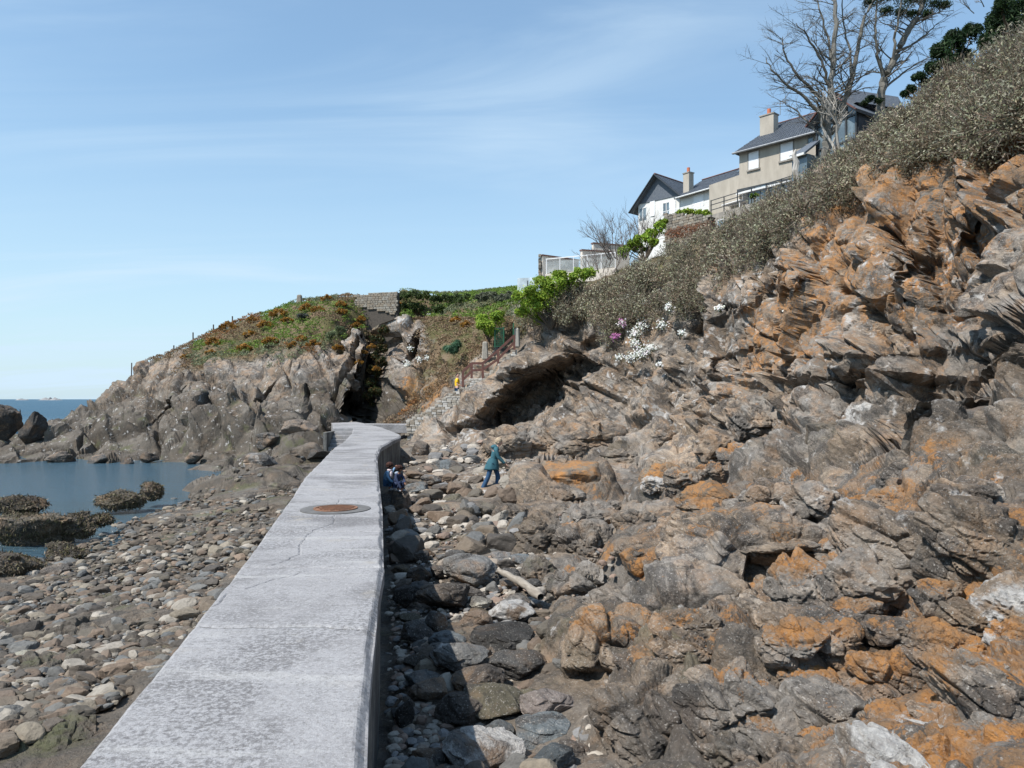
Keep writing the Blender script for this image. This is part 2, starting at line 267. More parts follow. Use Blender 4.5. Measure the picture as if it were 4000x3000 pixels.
def Hf(X, Y):
    X = np.asarray(X, dtype=np.float64); Y = np.asarray(Y, dtype=np.float64); sh = X.shape; X = X.ravel(); Y = Y.ravel()
    z = bil(GH, X, Y)
    for bx, by, a, b, h, an, tx, ty in BP:
        m = (np.abs(X - bx) < 1.6 * (a + b)) & (np.abs(Y - by) < 1.6 * (a + b))
        if not m.any(): continue
        x = X[m] - bx; y = Y[m] - by
        Q = np.stack([x * .9 / a + 7.1 * bx, y * .9 / b + by, x * 0], 1)
        wx = vnoise(Q, 11) * .22; wy = vnoise(Q + 9, 12) * .22
        s = (x * math.cos(an) + y * math.sin(an)) / a + wx; t = (-x * math.sin(an) + y * math.cos(an)) / b + wy
        r = (np.abs(s) ** 2.6 + np.abs(t) ** 2.6) ** (1 / 2.6)
        pr = sstep(1.15, .62, r) if False else np.clip((1.15 - r) / .42, 0, 1)
        pr = pr * pr * (3 - 2 * pr)
        z[m] += pr * h * (1 + tx * s + ty * t)
    return z.reshape(sh)
def Af(X, Y): return bil(GA, np.asarray(X), np.asarray(Y))
def hit(u, v, y0=1.3, y1=112.0):
    Y = np.geomspace(y0, y1, 2500); z = CZ + (HV - v) / CF * Y; h = Hf((u - CX) / CF * Y, Y)
    i = np.argmax(h >= z)
    if not (h >= z).any(): return None
    return np.array([(u - CX) / CF * Y[i], Y[i], z[i]])
def ground(x, y): return float(Hf(np.array([x]), np.array([y]))[0])

# ------------------------------------------------------------------ terrain mesh: an adaptively tessellated height field, broken into blocks
def build_terrain():
    us = np.concatenate([np.linspace(-1500, -60, 46)[:-1], np.linspace(-60, 2272, 1000), np.linspace(2272, 4200, 56)[1:]])
    NR = 490
    Yc = np.geomspace(0.7, 116, 1500)
    X = (us[:, None] - CX) / CF * Yc[None]; inside = np.abs(X) < 63
    Z = Hf(X, np.broadcast_to(Yc, X.shape))
    e = CF * (Z - CZ) / Yc[None]
    mx = np.maximum.accumulate(e, 1); vis = (e >= mx - 1.5).astype(float)
    de = np.abs(np.diff(e, axis=1)); arc = np.abs(np.diff(np.clip(e, -850, 900), axis=1)) * np.where(vis[:, 1:] > 0, 1, .12) + CF * 0.03 * np.diff(np.log(Yc))[None]
    pth = (X > np.interp(Yc, LY, LX)[None]) & (X < np.interp(Yc, RY, RX)[None]) & (Yc[None] < 42); arc[pth[:, 1:]] *= .12
    arc[~inside[:, 1:]] *= 0.05
    arc = np.minimum(arc, 14)
    k = 13; pad = np.pad(arc, ((k, k), (0, 0)), mode='edge'); cs = np.cumsum(pad, 0); arc = (cs[2 * k:] - np.concatenate([np.zeros((1, arc.shape[1])), cs[:-2 * k - 1]]))[:len(us)] / (2 * k + 1)
    cum = np.concatenate([np.zeros((len(us), 1)), np.cumsum(arc, 1)], 1)
    Yv = np.empty((len(us), NR))
    for i in range(len(us)): Yv[i] = np.interp(np.linspace(0, cum[i, -1], NR), cum[i], Yc)
    Xv = (us[:, None] - CX) / CF * Yv; Zv = Hf(Xv, Yv)
    x = Xv.ravel(); y = Yv.ravel(); z = Zv.ravel()
    eps = np.clip(y * 0.012, .06, .5)
    gxn = (bil(GH, x + eps, y) - bil(GH, x - eps, y)) / (2 * eps); gyn = (bil(GH, x, y + eps) - bil(GH, x, y - eps)) / (2 * eps)
    Nn = np.stack([-gxn, -gyn, np.ones_like(gxn)], 1); Nn /= np.linalg.norm(Nn, axis=1, keepdims=True)
    P = np.stack([x, y, z], 1)
    at = Af(x, y); rug = np.clip(at[:, 0], 0, 1)
    far = y > 24
    rug = rug * (1 - .75 * sstep(.45, .95, at[:, 2]))
    steep = ((x > 3.5) & (z + 1.5 * vnoise(P * .25, 91) > 2.2) & (y < 45))[:, None]
    R = np.where(steep, P @ BASIS2 + 50.0, P @ BASIS); I3 = np.eye(3)
    d1, e1, r1, m1 = blocks(R, 2.6, 2.0, s=1, axis=I3)
    d2, e2, r2, m2 = blocks(R, 0.95, 2.6, s=2, axis=I3)
    d3, e3, r3, m3 = blocks(R, 0.36, 2.2, s=3, tilt=1.1, axis=I3)
    st = sstep(.97, .70, Nn[:, 2])                     # flat-lying ground breaks less than the steep faces
    l1, l2, l3 = .6 + .4 * st, (.40 + .6 * st) * (1 - .2 * sstep(32, 50, y)), (.22 + .78 * st + .4 * (1 - st) * sstep(16, 9, y)) * (1 - .45 * sstep(24, 44, y))
    d0, e0, r0, m0 = blocks(P, 5.5, 1.5, s=21, soft=.08)
    disp = rug * (0.80 * d1 * l1 + 0.70 * d2 * l2 + 0.45 * d3 * l3 + .32 * d0 * sstep(30, 45, y) * sstep(-36, -28, x))
    nr = sstep(34, 20, y) * (1 - .7 * st) * rug * sstep(.32, .6, rug)
    disp = disp + nr * (.16 * m1 + .26 * m2 + .26 * m3)
    crack = rug * (0.40 * np.maximum(l2, nr) * np.exp(-(e1 / .07) ** 2) + 0.18 * np.maximum(l3, nr * .6) * np.exp(-(e2 / .08) ** 2) + .06 * l3 * np.exp(-(e3 / .10) ** 2) + .5 * np.exp(-(e0 / .06) ** 2) * sstep(30, 45, y))
    fine = fbm(P * 1.6, 5, 60) * 0.10 * np.clip(rug, .15, 1) + np.abs(fbm(P * 5, 3, 80)) * -0.02 * np.clip(rug, .3, 1)
    L = R * np.array([.8, 3.5, 5.0]); strata = fbm(L, 3, 90) * 0.035 * rug
    near = y < 14
    d4 = np.zeros_like(disp); e4 = np.ones_like(disp)
    a, b_, c, m4 = blocks(P[near], 0.13, 1.8, s=4, tilt=1.2); d4[near] = a * .7 * l3[near] * rug[near] * sstep(14, 9, y[near]); d4[near] += .45 * m4 * nr[near]; e4[near] = b_
    D = disp - crack + fine + strata * .6 + d4
    # keep the ground clear of the walkway
    rx = np.interp(y, RY, RX); lx = np.interp(y, LY, LX)
    inw = sstep(.35, .0, np.maximum(x - rx, lx - x)) * (y < 47)
    D = D * (1 - inw) - .12 * inw
    Q = P + Nn * D[:, None]
    # the deep shaded hollow under the slab right of the stone stairs
    def carve(u, v, Y, r, depth, ax=0.0, dx=.12):
        c = P3(u, v, Y); q = Q - c
        a = (q[:, 0] * math.cos(ax) + q[:, 2] * math.sin(ax)) / r[0]; b = (-q[:, 0] * math.sin(ax) + q[:, 2] * math.cos(ax)) / r[2]
        rr = np.sqrt(a * a + b * b + (q[:, 1] / r[1]) ** 2) + .30 * vnoise(Q * np.array([1.1, .4, .8]), 33) + .12 * vnoise(Q * 2.6, 35)
        f = sstep(1, .55, rr) * depth
        Q[:, 1] += f; Q[:, 0] += f * dx
    for a in CARVES: carve(*a)
    # overhanging slabs pushed out of the face
    for (u, v, Y, rx_, rz_, ax, amt) in SLABS:
        c = P3(u, v, Y); q = Q - c
        a = (q[:, 0] * math.cos(ax) + q[:, 2] * math.sin(ax)) / rx_; b = (-q[:, 0] * math.sin(ax) + q[:, 2] * math.cos(ax)) / rz_
        rr = (np.abs(a) ** 3 + np.abs(b) ** 3) ** (1 / 3) + .15 * vnoise(Q * 1.1, 34)
        f = np.clip((1.1 - rr) / .35, 0, 1) * (np.abs(q[:, 1]) < 7) * amt * .5 * (1 - .6 * np.clip(b, -1, 1))
        Q[:, 1] -= f; Q[:, 0] -= f * .35
    zone = np.stack([at[:, 1], np.clip(at[:, 0] * .3, 0, 1), at[:, 3], at[:, 2]], 1)
    zone[:, 2] = np.maximum(zone[:, 2], .95 * sstep(4.6, .2, z + 1.2 * vnoise(P * .35, 70)) * (y > 38) * (x < -6))
    for (u, v, Y, r, ch, amt) in PATCHES:
        c = P3(u, v, Y); d = np.linalg.norm(Q - c, axis=1) / r + .35 * vnoise(Q * (1.4 / r) + 3, 55)
        f = sstep(1.25, .25, d)
        zone[:, ch] = zone[:, ch] * (1 - f) + amt * f
    blk = r1 * .45 + r2 * .35 + r3 * .2
    nC = len(us); idx = np.arange(nC * NR).reshape(nC, NR)
    F = np.stack([idx[:-1, :-1], idx[1:, :-1], idx[1:, 1:], idx[:-1, 1:]], 2).reshape(-1, 4)
    zf = Q[F, 2].max(1); xf = np.abs(Q[F, 0]).max(1)
    keep = (zf > SEA - 1.0) & (xf < 63)
    # piece out beach, headland and cliff
    cx = Q[F].mean(1)
    beach = (rug[F].mean(1) < .42) & (cx[:, 1] < 47) & (cx[:, 2] < .2)
    head = (~beach) & (cx[:, 1] > 38) & (cx[:, 0] < -4.5 + np.clip(cx[:, 1] - 47, 0, 100) * .35)
    cliff = ~(beach | head)
    for nm, m in (('beach', beach), ('headland', head), ('cliff', cliff)):
        f = F[m & keep]
        ui, inv = np.unique(f, return_inverse=True)
        o = mesh_np(nm, Q[ui], inv.reshape(-1, 4), M_TER, None, False, None,
                    {'zone': ('POINT', 'FLOAT_COLOR', zone[ui]), 'blk': ('POINT', 'FLOAT', blk[ui])})
        tag(o, kind='structure'); print(nm, len(f))
RYX = [(-3, .3), (3.33, -.63), (4.16, -.775), (4.93, -.89), (5.44, -.96), (6.06, -1.06), (7.31, -1.22), (11.15, -1.88), (14.9, -2.57), (21.6, -3.79), (25.8, -4.4), (30.2, -4.65), (32.8, -4.74), (35, -5.1), (38, -5.9), (42, -7.0), (46, -8.3), (50, -9.6), (54, -11)]
LYX = [(-3, -1.3), (3.33, -1.89), (4.93, -2.16), (7.31, -2.58), (12.5, -3.58), (15.8, -4.25), (20.7, -5.07), (25, -5.8), (30, -6.5), (36, -7.5), (41, -8.5), (42, -8.7), (42.05, -9.8), (48, -11.2), (54, -12.8)]
RY, RX = [a for a, b in RYX], [b for a, b in RYX]
LY, LX = [a for a, b in LYX], [b for a, b in LYX]
CARVES = [(800, 840, 55, (1.0, 7, 3.0), 6, -.22, -.4), (818, 770, 57, (1.0, 7, 3.4), 6, -.12, -.4), (832, 700, 60.5, (.8, 9, 2.6), 7, -.05, -.4), (790, 895, 53, (.9, 6, 1.2), 6, .1, -.5), (760, 800, 56.2, (.3, 4, 2.8), 2.0, -.2), (895, 745, 57.5, (.35, 4, 1.6), 2.5, -.25), (560, 850, 54, (.25, 3, 2.2), 1.4, -.5), (450, 870, 55, (.25, 3, 2.0), 1.2, .45), (660, 860, 53, (.25, 3, 2.2), 1.3, .3), (350, 880, 56, (.2, 3, 1.8), 1.0, -.6), (1150, 862, 42.5, (2.9, 4.5, 1.35), 4.2, .72), (1235, 800, 41.5, (1.9, 3.5, .75), 2.6, .12), (1075, 915, 42.3, (1.6, 3.5, .9), 2.6, .8),
          (1285, 740, 41, (.8, 2.5, .6), 1.0, .3), (1600, 790, 28, (.8, 3, .55), .7, .5), (1960, 900, 14.3, (1.2, 3, .5), .6, .4)]
SLABS = [(768, 800, 56.5, .8, 4.5, -.15, 1.3), (800, 690, 61, .8, 2.0, -.2, .8), (1040, 865, 44.6, 2.6, 1.0, .62, 1.6), (1160, 770, 43.6, 2.6, .75, .3, 1.5), (1650, 790, 25.6, 1.0, .6, -.6, .8), (1560, 640, 31, 1.0, .8, .9, .7), (1880, 640, 20.5, .5, 1.3, .2, .5), (1790, 560, 24.5, .5, 1.4, .15, .6), (1980, 560, 18.6, .5, 1.2, .2, .5),
         (1990, 760, 16.5, 1.2, .6, -.2, .7), (2120, 690, 13.7, 1.2, .4, -.15, .6), (1700, 640, 25.8, .6, 1.2, .4, .6)]
PATCHES = [  # column, row, distance, radius, channel (0 lichen, 1 pale, 2 tide, 3 turf), amount
 (1650, 1120, 15.5, .9, 1, .9), (1700, 1095, 15.5, .8, 1, 1.0), (1780, 1095, 13.8, .6, 1, 1.0), (2190, 1340, 6.4, .35, 1, 1.3), (2200, 1280, 7.0, .3, 1, 1.2), (1850, 900, 17.5, .7, 1, .6), (1560, 1300, 10.5, .16, 1, 1.4), (2060, 1630, 4.75, .5, 1, 1.15),
 (1000, 945, 42, 1.5, 1, .6), (1440, 890, 32, 1.6, 1, .7), (872, 690, 59, .9, 1, .75), (440, 925, 50, .5, 1, .3), (1850, 600, 20.5, 3, 1, .42), (1650, 600, 28, 3, 1, .40), (1500, 800, 31, 3, 1, .40), (2080, 470, 17.5, 2.5, 1, .4), (1050, 1040, 26, 1.2, 1, .5), (1100, 1060, 24, 1.0, 1, .5), (760, 760, 58, 1.2, 1, .4),
 (1650, 470, 30, 1.2, 3, .6), (1900, 420, 23, 2.0, 3, .45), (1600, 760, 27.5, 2.2, 0, .55), (1500, 830, 31, 1.5, 0, .35), (1700, 700, 25, 2.2, 0, .8), (1380, 800, 38, 1.5, 0, .3), (1350, 1230, 13, .9, 0, .95), (1450, 1200, 13.5, .6, 0, 1.0), (1250, 1390, 9.3, .6, 0, .8), (1280, 1070, 21.5, 1.0, 0, .6), (1450, 1040, 21, .9, 0, .6), (1700, 1390, 7.8, 1.0, 0, 1.0), (2000, 1420, 6.7, 1.2, 0, 1.1), (2100, 1560, 5, .7, 0, 1.1),
 (940, 850, 50, 2, 0, .9), (1000, 890, 45, 1, 0, .3), (900, 860, 53, 2, 0, .8), (1950, 430, 21, 1.2, 0, .9), (2170, 330, 15.5, 1.0, 0, .8), (1780, 520, 25, 1.6, 0, .8), (2000, 550, 18, 4, 0, .68), (1800, 640, 23, 3.5, 0, .72), (1650, 700, 26, 3, 0, .68), (1900, 780, 18.5, 2.5, 0, .45), (1500, 760, 31, 2.5, 0, .4), (1500, 1150, 16, 4, 0, .5), (1800, 1200, 11, 3, 0, .7), (1700, 1500, 7, 2, 0, .55)]
# ------------------------------------------------------------------ materials
def new_mat(name):
    m = bpy.data.materials.new(name); m.use_nodes = True; nt = m.node_tree
    return m, nt, nt.nodes['Principled BSDF']
def mathn(nt, op, a, b=0.0, clamp=False): return N(nt, 'ShaderNodeMath', operation=op, use_clamp=clamp, ins={0: a, 1: b}).outputs[0]
def noise(nt, vec, sc, det=5, ro=.55, dist=0.0): return N(nt, 'ShaderNodeTexNoise', ins={'Vector': vec, 'Scale': sc, 'Detail': det, 'Roughness': ro, 'Distortion': dist}).outputs[0]
def mr(nt, x, a, b, c=0.0, d=1.0): return N(nt, 'ShaderNodeMapRange', interpolation_type='SMOOTHSTEP', ins={0: x, 1: a, 2: b, 3: c, 4: d}).outputs[0]
def mix(nt, f, a, b, bt='MIX'): return N(nt, 'ShaderNodeMixRGB', blend_type=bt, ins={0: f, 1: a, 2: b}).outputs[0]
def c4(*c): return (*c, 1.0)
def posn(nt): return N(nt, 'ShaderNodeNewGeometry').outputs['Position']
def bump(nt, bs, h, strength, dist): nt.links.new(N(nt, 'ShaderNodeBump', ins={'Strength': strength, 'Distance': dist, 'Height': h}).outputs[0], bs.inputs['Normal'])
def strata_vec(nt, p, k=(1.0, 5.0, 5.0)):
    # rotate into the bedding frame with dot products, then stretch
    out = []
    for i in range(3):
        d = N(nt, 'ShaderNodeVectorMath', operation='DOT_PRODUCT', ins={0: p, 1: tuple(BASIS[:, i])}).outputs['Value']
        out.append(mathn(nt, 'MULTIPLY', d, k[i]))
    return N(nt, 'ShaderNodeCombineXYZ', ins={0: out[0], 1: out[1], 2: out[2]}).outputs[0]
def rock_nodes(nt, bs, p, lichen, pale, tide, turf, blk, base=None):
    base = base or (c4(.115, .09, .068), c4(.31, .24, .175), c4(.245, .23, .21))
    n1 = noise(nt, p, .55, 6, .6); n2 = noise(nt, p, 3.0, 7, .62, .4); n3 = noise(nt, p, 22, 4, .7)
    sv = strata_vec(nt, p); n4 = noise(nt, sv, 1.6, 6, .65, .3)
    c = mix(nt, mr(nt, n4, .3, .7), base[0], base[1])
    c = mix(nt, mr(nt, n1, .42, .62, 0, .75), c, base[2])
    c = mix(nt, mr(nt, noise(nt, p, 1.3, 6, .65), .46, .64, 0, .65), c, c4(.29, .185, .11))
    c = mix(nt, mr(nt, noise(nt, p, 5.5, 6, .7, .6), .56, .67, 0, .55), c, c4(.065, .056, .048))
    c = mix(nt, mr(nt, noise(nt, p, 1.15, 9, .72, .9), .49, .57, 0, .78), c, mix(nt, n3, c4(.045, .04, .036), c4(.10, .09, .082)))
    c = mix(nt, mr(nt, noise(nt, p, 45, 3, .6), .58, .68, 0, .75), c, c4(.42, .39, .35))
    c = mix(nt, .9, c, N(nt, 'ShaderNodeCombineXYZ', ins={0: mathn(nt, 'MULTIPLY_ADD', blk, .75) , 1: 1.0, 2: 1.0}).outputs[0], 'MIX') if False else c
    k = N(nt, 'ShaderNodeMath', operation='MULTIPLY_ADD', ins={0: blk, 1: 1.0, 2: .52}).outputs[0]
    k2 = mathn(nt, 'MULTIPLY', k, N(nt, 'ShaderNodeMath', operation='MULTIPLY_ADD', ins={0: n3, 1: .9, 2: .55}).outputs[0])
    c = N(nt, 'ShaderNodeVectorMath', operation='SCALE', ins={0: c, 'Scale': k2}).outputs[0]
    # dark tidal staining
    c = mix(nt, mathn(nt, 'MULTIPLY', tide, mr(nt, n2, .2, .6, .6, 1.0)), c, mix(nt, mr(nt, n1, .35, .65), c4(.062, .053, .043), c4(.125, .108, .088)))
    c = mix(nt, mathn(nt, 'MULTIPLY', mathn(nt, 'MULTIPLY', tide, mr(nt, noise(nt, p, .8, 6, .7), .54, .66)), .55), c, c4(.12, .13, .055))
    # pale quartz and white crust
    wf = mr(nt, mathn(nt, 'ADD', n2, mathn(nt, 'MULTIPLY', pale, .38)), .68, .80)
    c = mix(nt, wf, c, mix(nt, mr(nt, n3, .35, .65), c4(.33, .31, .29), c4(.52, .50, .47)))
    # orange lichen, in ragged crusts
    l2 = noise(nt, p, 2.6, 10, .75, .7); l3 = noise(nt, p, 40, 3, .6)
    lf = mathn(nt, 'ADD', mathn(nt, 'ADD', l2, mathn(nt, 'MULTIPLY', lichen, .37)), mathn(nt, 'MULTIPLY', l3, .30))
    lf = mathn(nt, 'MULTIPLY', mr(nt, lf, .865, .955, 0, .95), mr(nt, noise(nt, p, 28, 4, .7), .34, .52, .35, 1.0))
    c = mix(nt, lf, c, mix(nt, mr(nt, n2, .35, .65), c4(.24, .15, .085), c4(.42, .195, .06)))
    # turf and dry soil
    tf = mr(nt, mathn(nt, 'ADD', mathn(nt, 'MULTIPLY', n2, .5), turf), .62, .95)
    t = mix(nt, mr(nt, noise(nt, p, .5, 5, .6), .42, .60), c4(.095, .085, .035), c4(.16, .115, .07))
    t = mix(nt, mr(nt, noise(nt, p, 1.1, 5, .6), .55, .68, 0, .7), t, c4(.045, .062, .018))
    c = mix(nt, tf, c, t)
    nt.links.new(c, bs.inputs['Base Color'])
    bs.inputs['Roughness'].default_value = .88; bs.inputs['Specular IOR Level'].default_value = .25
    hh = mathn(nt, 'ADD', mathn(nt, 'MULTIPLY', n4, .0), mathn(nt, 'ADD', mathn(nt, 'MULTIPLY', n4, .9), mathn(nt, 'ADD', mathn(nt, 'MULTIPLY', noise(nt, p, 12, 8, .7), .8), mathn(nt, 'MULTIPLY', noise(nt, p, 60, 4, .7), .22))))
    bump(nt, bs, hh, 1.0, .075)
def terrain_mat():
    m, nt, bs = new_mat('bedrock')
    p = posn(nt); z = N(nt, 'ShaderNodeAttribute', attribute_name='zone'); s = N(nt, 'ShaderNodeSeparateColor', ins={0: z.outputs['Color']})
    blk = N(nt, 'ShaderNodeAttribute', attribute_name='blk').outputs['Fac']
    rock_nodes(nt, bs, p, s.outputs[0], s.outputs[1], s.outputs[2], z.outputs['Alpha'], blk)
    return m
def rock_mat(name, base, lichen=0.0, pale=0.0, tide=0.0):
    m, nt, bs = new_mat(name); p = posn(nt)
    blk = mathn(nt, 'MULTIPLY', N(nt, 'ShaderNodeObjectInfo').outputs['Random'], .55)
    rock_nodes(nt, bs, p, lichen, pale, tide, 0.0, blk, base)
    return m
def flat_mat(name, a, b=None, sc=6, rough=.7, bumps=0.0, bsc=40, metal=0.0, spec=.4, bd=.01, stretch=None, lo=.35, hi=.65):
    m, nt, bs = new_mat(name); p = N(nt, 'ShaderNodeTexCoord').outputs['Object']
    if stretch: p = N(nt, 'ShaderNodeMapping', ins={0: p, 'Scale': stretch}).outputs[0]
    b = b or tuple(x * .8 for x in a)
    c = mix(nt, mr(nt, noise(nt, p, sc, 6, .6), lo, hi), c4(*a), c4(*b))
    nt.links.new(c, bs.inputs['Base Color']); bs.inputs['Roughness'].default_value = rough; bs.inputs['Metallic'].default_value = metal; bs.inputs['Specular IOR Level'].default_value = spec
    if bumps: bump(nt, bs, noise(nt, p, bsc, 5, .65), bumps, bd)
    return m
def leaf_mat(name, trans=.3):
    m, nt, bs = new_mat(name); nt.nodes.remove(bs)
    out = nt.nodes['Material Output']
    a = N(nt, 'ShaderNodeAttribute', attribute_name='col').outputs['Color']
    d = N(nt, 'ShaderNodeBsdfPrincipled', ins={'Base Color': a, 'Roughness': .6, 'Specular IOR Level': .25})
    t = N(nt, 'ShaderNodeBsdfTranslucent', ins={0: a})
    x = N(nt, 'ShaderNodeMixShader', ins={0: trans, 1: d.outputs[0], 2: t.outputs[0]})
    nt.links.new(x.outputs[0], out.inputs[0]); return m
def pebble_mat(name):
    m, nt, bs = new_mat(name); p = posn(nt)
    a = N(nt, 'ShaderNodeAttribute', attribute_name='col').outputs['Color']
    k = N(nt, 'ShaderNodeMath', operation='MULTIPLY_ADD', ins={0: noise(nt, p, 18, 5, .65), 1: 1.1, 2: .45}).outputs[0]
    c = N(nt, 'ShaderNodeVectorMath', operation='SCALE', ins={0: a, 'Scale': k}).outputs[0]
    nt.links.new(c, bs.inputs['Base Color']); bs.inputs['Roughness'].default_value = .75; bs.inputs['Specular IOR Level'].default_value = .3
    bump(nt, bs, noise(nt, p, 25, 6, .7), .5, .02); return m
def stone_mat(name):             # single stones: colour by object
    m, nt, bs = new_mat(name); p = posn(nt)
    r = N(nt, 'ShaderNodeObjectInfo').outputs['Random']
    ra = N(nt, 'ShaderNodeValToRGB', ins={0: r}); cr = ra.color_ramp; cr.interpolation = 'CONSTANT'
    for i, c in enumerate(PEB):
        e = cr.elements[0] if i == 0 else (cr.elements[1] if i == 1 else cr.elements.new(i / len(PEB)))
        e.position = i / len(PEB); e.color = c4(*c)
    k = N(nt, 'ShaderNodeMath', operation='MULTIPLY_ADD', ins={0: noise(nt, p, 14, 6, .7), 1: 1.2, 2: .4}).outputs[0]
    c = N(nt, 'ShaderNodeVectorMath', operation='SCALE', ins={0: ra.outputs[0], 'Scale': k}).outputs[0]
    nt.links.new(c, bs.inputs['Base Color']); bs.inputs['Roughness'].default_value = .78; bs.inputs['Specular IOR Level'].default_value = .3
    bump(nt, bs, noise(nt, p, 20, 7, .7), .6, .03); return m
PEB = [(.15, .12, .09), (.10, .082, .065), (.20, .17, .13), (.13, .125, .115), (.17, .125, .09), (.075, .065, .055), (.27, .24, .20), (.125, .125, .12), (.14, .105, .078), (.11, .095, .075)]
def concrete_mat():
    m, nt, bs = new_mat('path_concrete'); p = posn(nt)
    n1 = noise(nt, p, .7, 6, .6, .4); n2 = noise(nt, p, 9, 8, .72); n3 = noise(nt, p, 70, 4, .7); n5 = noise(nt, p, 28, 5, .75)
    sv = N(nt, 'ShaderNodeMapping', ins={0: p, 'Scale': (.5, 2.6, 1), 'Rotation': (0, 0, .16)}).outputs[0]
    n4 = noise(nt, sv, 1.0, 6, .65)
    c = mix(nt, mr(nt, noise(nt, p, .45, 5, .65, .8), .42, .58), c4(.155, .149, .150), c4(.285, .276, .277))
    c = mix(nt, mr(nt, mathn(nt, 'ADD', n5, mathn(nt, 'MULTIPLY', n1, .5)), .68, .86), c, c4(.33, .323, .325))
    c = mix(nt, mr(nt, n4, .54, .66, 0, .7), c, c4(.40, .39, .38))
    c = mix(nt, mr(nt, n2, .5, .68, 0, .5), c, c4(.13, .125, .12))
    c = mix(nt, mr(nt, noise(nt, p, 42, 4, .75), .54, .64, 0, .55), c, c4(.14, .132, .12))
    c = mix(nt, mr(nt, noise(nt, p, 55, 3, .7), .56, .66, 0, .6), c, c4(.42, .412, .412))
    c = mix(nt, mr(nt, noise(nt, p, 1.3, 4, .6), .6, .72, 0, .45), c, c4(.36, .32, .26))
    nt.links.new(c, bs.inputs['Base Color']); bs.inputs['Roughness'].default_value = .9; bs.inputs['Specular IOR Level'].default_value = .2
    bump(nt, bs, mathn(nt, 'ADD', mathn(nt, 'MULTIPLY', n3, .5), n5), .7, .012); return m
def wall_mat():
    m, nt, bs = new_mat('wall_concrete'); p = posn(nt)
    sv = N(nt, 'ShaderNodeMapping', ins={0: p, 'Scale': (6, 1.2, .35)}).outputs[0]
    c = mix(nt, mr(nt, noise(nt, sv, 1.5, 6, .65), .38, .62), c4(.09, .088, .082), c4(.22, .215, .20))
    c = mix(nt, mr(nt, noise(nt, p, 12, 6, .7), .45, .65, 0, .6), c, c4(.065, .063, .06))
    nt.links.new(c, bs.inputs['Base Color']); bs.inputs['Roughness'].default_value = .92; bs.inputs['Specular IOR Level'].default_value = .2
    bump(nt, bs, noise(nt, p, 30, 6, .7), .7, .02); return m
def water_mat():
    m, nt, bs = new_mat('sea_water'); p = posn(nt)
    sp = N(nt, 'ShaderNodeSeparateXYZ', ins={0: p}).outputs
    far = mr(nt, sp[1], 35, 120)
    c = mix(nt, far, c4(.055, .10, .13), c4(.014, .065, .11))
    c = mix(nt, mr(nt, noise(nt, p, .12, 4, .6), .45, .65, 0, .5), c, c4(.05, .085, .10))
    nt.links.new(c, bs.inputs['Base Color']); nt.links.new(mr(nt, sp[1], 40, 200, .10, .38), bs.inputs['Roughness']); bs.inputs['IOR'].default_value = 1.33
    sv = N(nt, 'ShaderNodeMapping', ins={0: p, 'Scale': (.6, 1.6, 1), 'Rotation': (0, 0, .3)}).outputs[0]
    h = mathn(nt, 'ADD', noise(nt, sv, 1.6, 6, .65), mathn(nt, 'MULTIPLY', noise(nt, sv, 7, 4, .6), .35))
    fs = mr(nt, sp[1], 15, 90, .8, 1.0)
    b = N(nt, 'ShaderNodeBump', ins={'Strength': fs, 'Distance': .22, 'Height': h}); nt.links.new(b.outputs[0], bs.inputs['Normal'])
    return m
def glass_mat(name, col=(.12, .17, .2), rough=.06, alpha=1.0):
    m, nt, bs = new_mat(name)
    p = N(nt, 'ShaderNodeTexCoord').outputs['Object']
    nt.links.new(mix(nt, mr(nt, noise(nt, p, 1.2, 3), .4, .6), c4(*col), c4(*[x * .6 for x in col])), bs.inputs['Base Color'])
    bs.inputs['Roughness'].default_value = rough; bs.inputs['Specular IOR Level'].default_value = .9; bs.inputs['Alpha'].default_value = alpha; return m
M_TER = terrain_mat()
M_PATH, M_WALL, M_WATER, M_PEB, M_STONE = concrete_mat(), wall_mat(), water_mat(), pebble_mat('pebbles'), stone_mat('shore_stone')
RB = {'brown': (c4(0.100, 0.080, 0.064), c4(0.218, 0.177, 0.142), c4(0.177, 0.153, 0.130)), 'grey': (c4(0.118, 0.116, 0.109), c4(0.236, 0.230, 0.218), c4(0.183, 0.183, 0.183)), 'blue': (c4(0.118, 0.136, 0.142), c4(0.236, 0.254, 0.260), c4(0.171, 0.195, 0.206)),
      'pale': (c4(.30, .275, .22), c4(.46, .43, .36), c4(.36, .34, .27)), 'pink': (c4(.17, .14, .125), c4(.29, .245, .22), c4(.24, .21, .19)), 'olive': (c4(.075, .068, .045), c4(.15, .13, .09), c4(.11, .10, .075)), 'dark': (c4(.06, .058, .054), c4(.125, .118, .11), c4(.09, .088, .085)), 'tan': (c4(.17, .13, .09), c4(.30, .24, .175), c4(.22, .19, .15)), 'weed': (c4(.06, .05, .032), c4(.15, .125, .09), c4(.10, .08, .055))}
MR = {k: rock_mat('rock_' + k, v, pale=.25 if k in ('pale', 'grey') else 0.0) for k, v in RB.items()}
MR['orange'] = rock_mat('rock_lichened', RB['tan'], lichen=.75)
MR['white'] = rock_mat('rock_white_veined', RB['grey'], pale=.75)
M_LEAF = leaf_mat('leaves'); M_TWIG = leaf_mat('twigs', .05)
build_terrain()
print('terrain', round(time.time() - T0, 1))

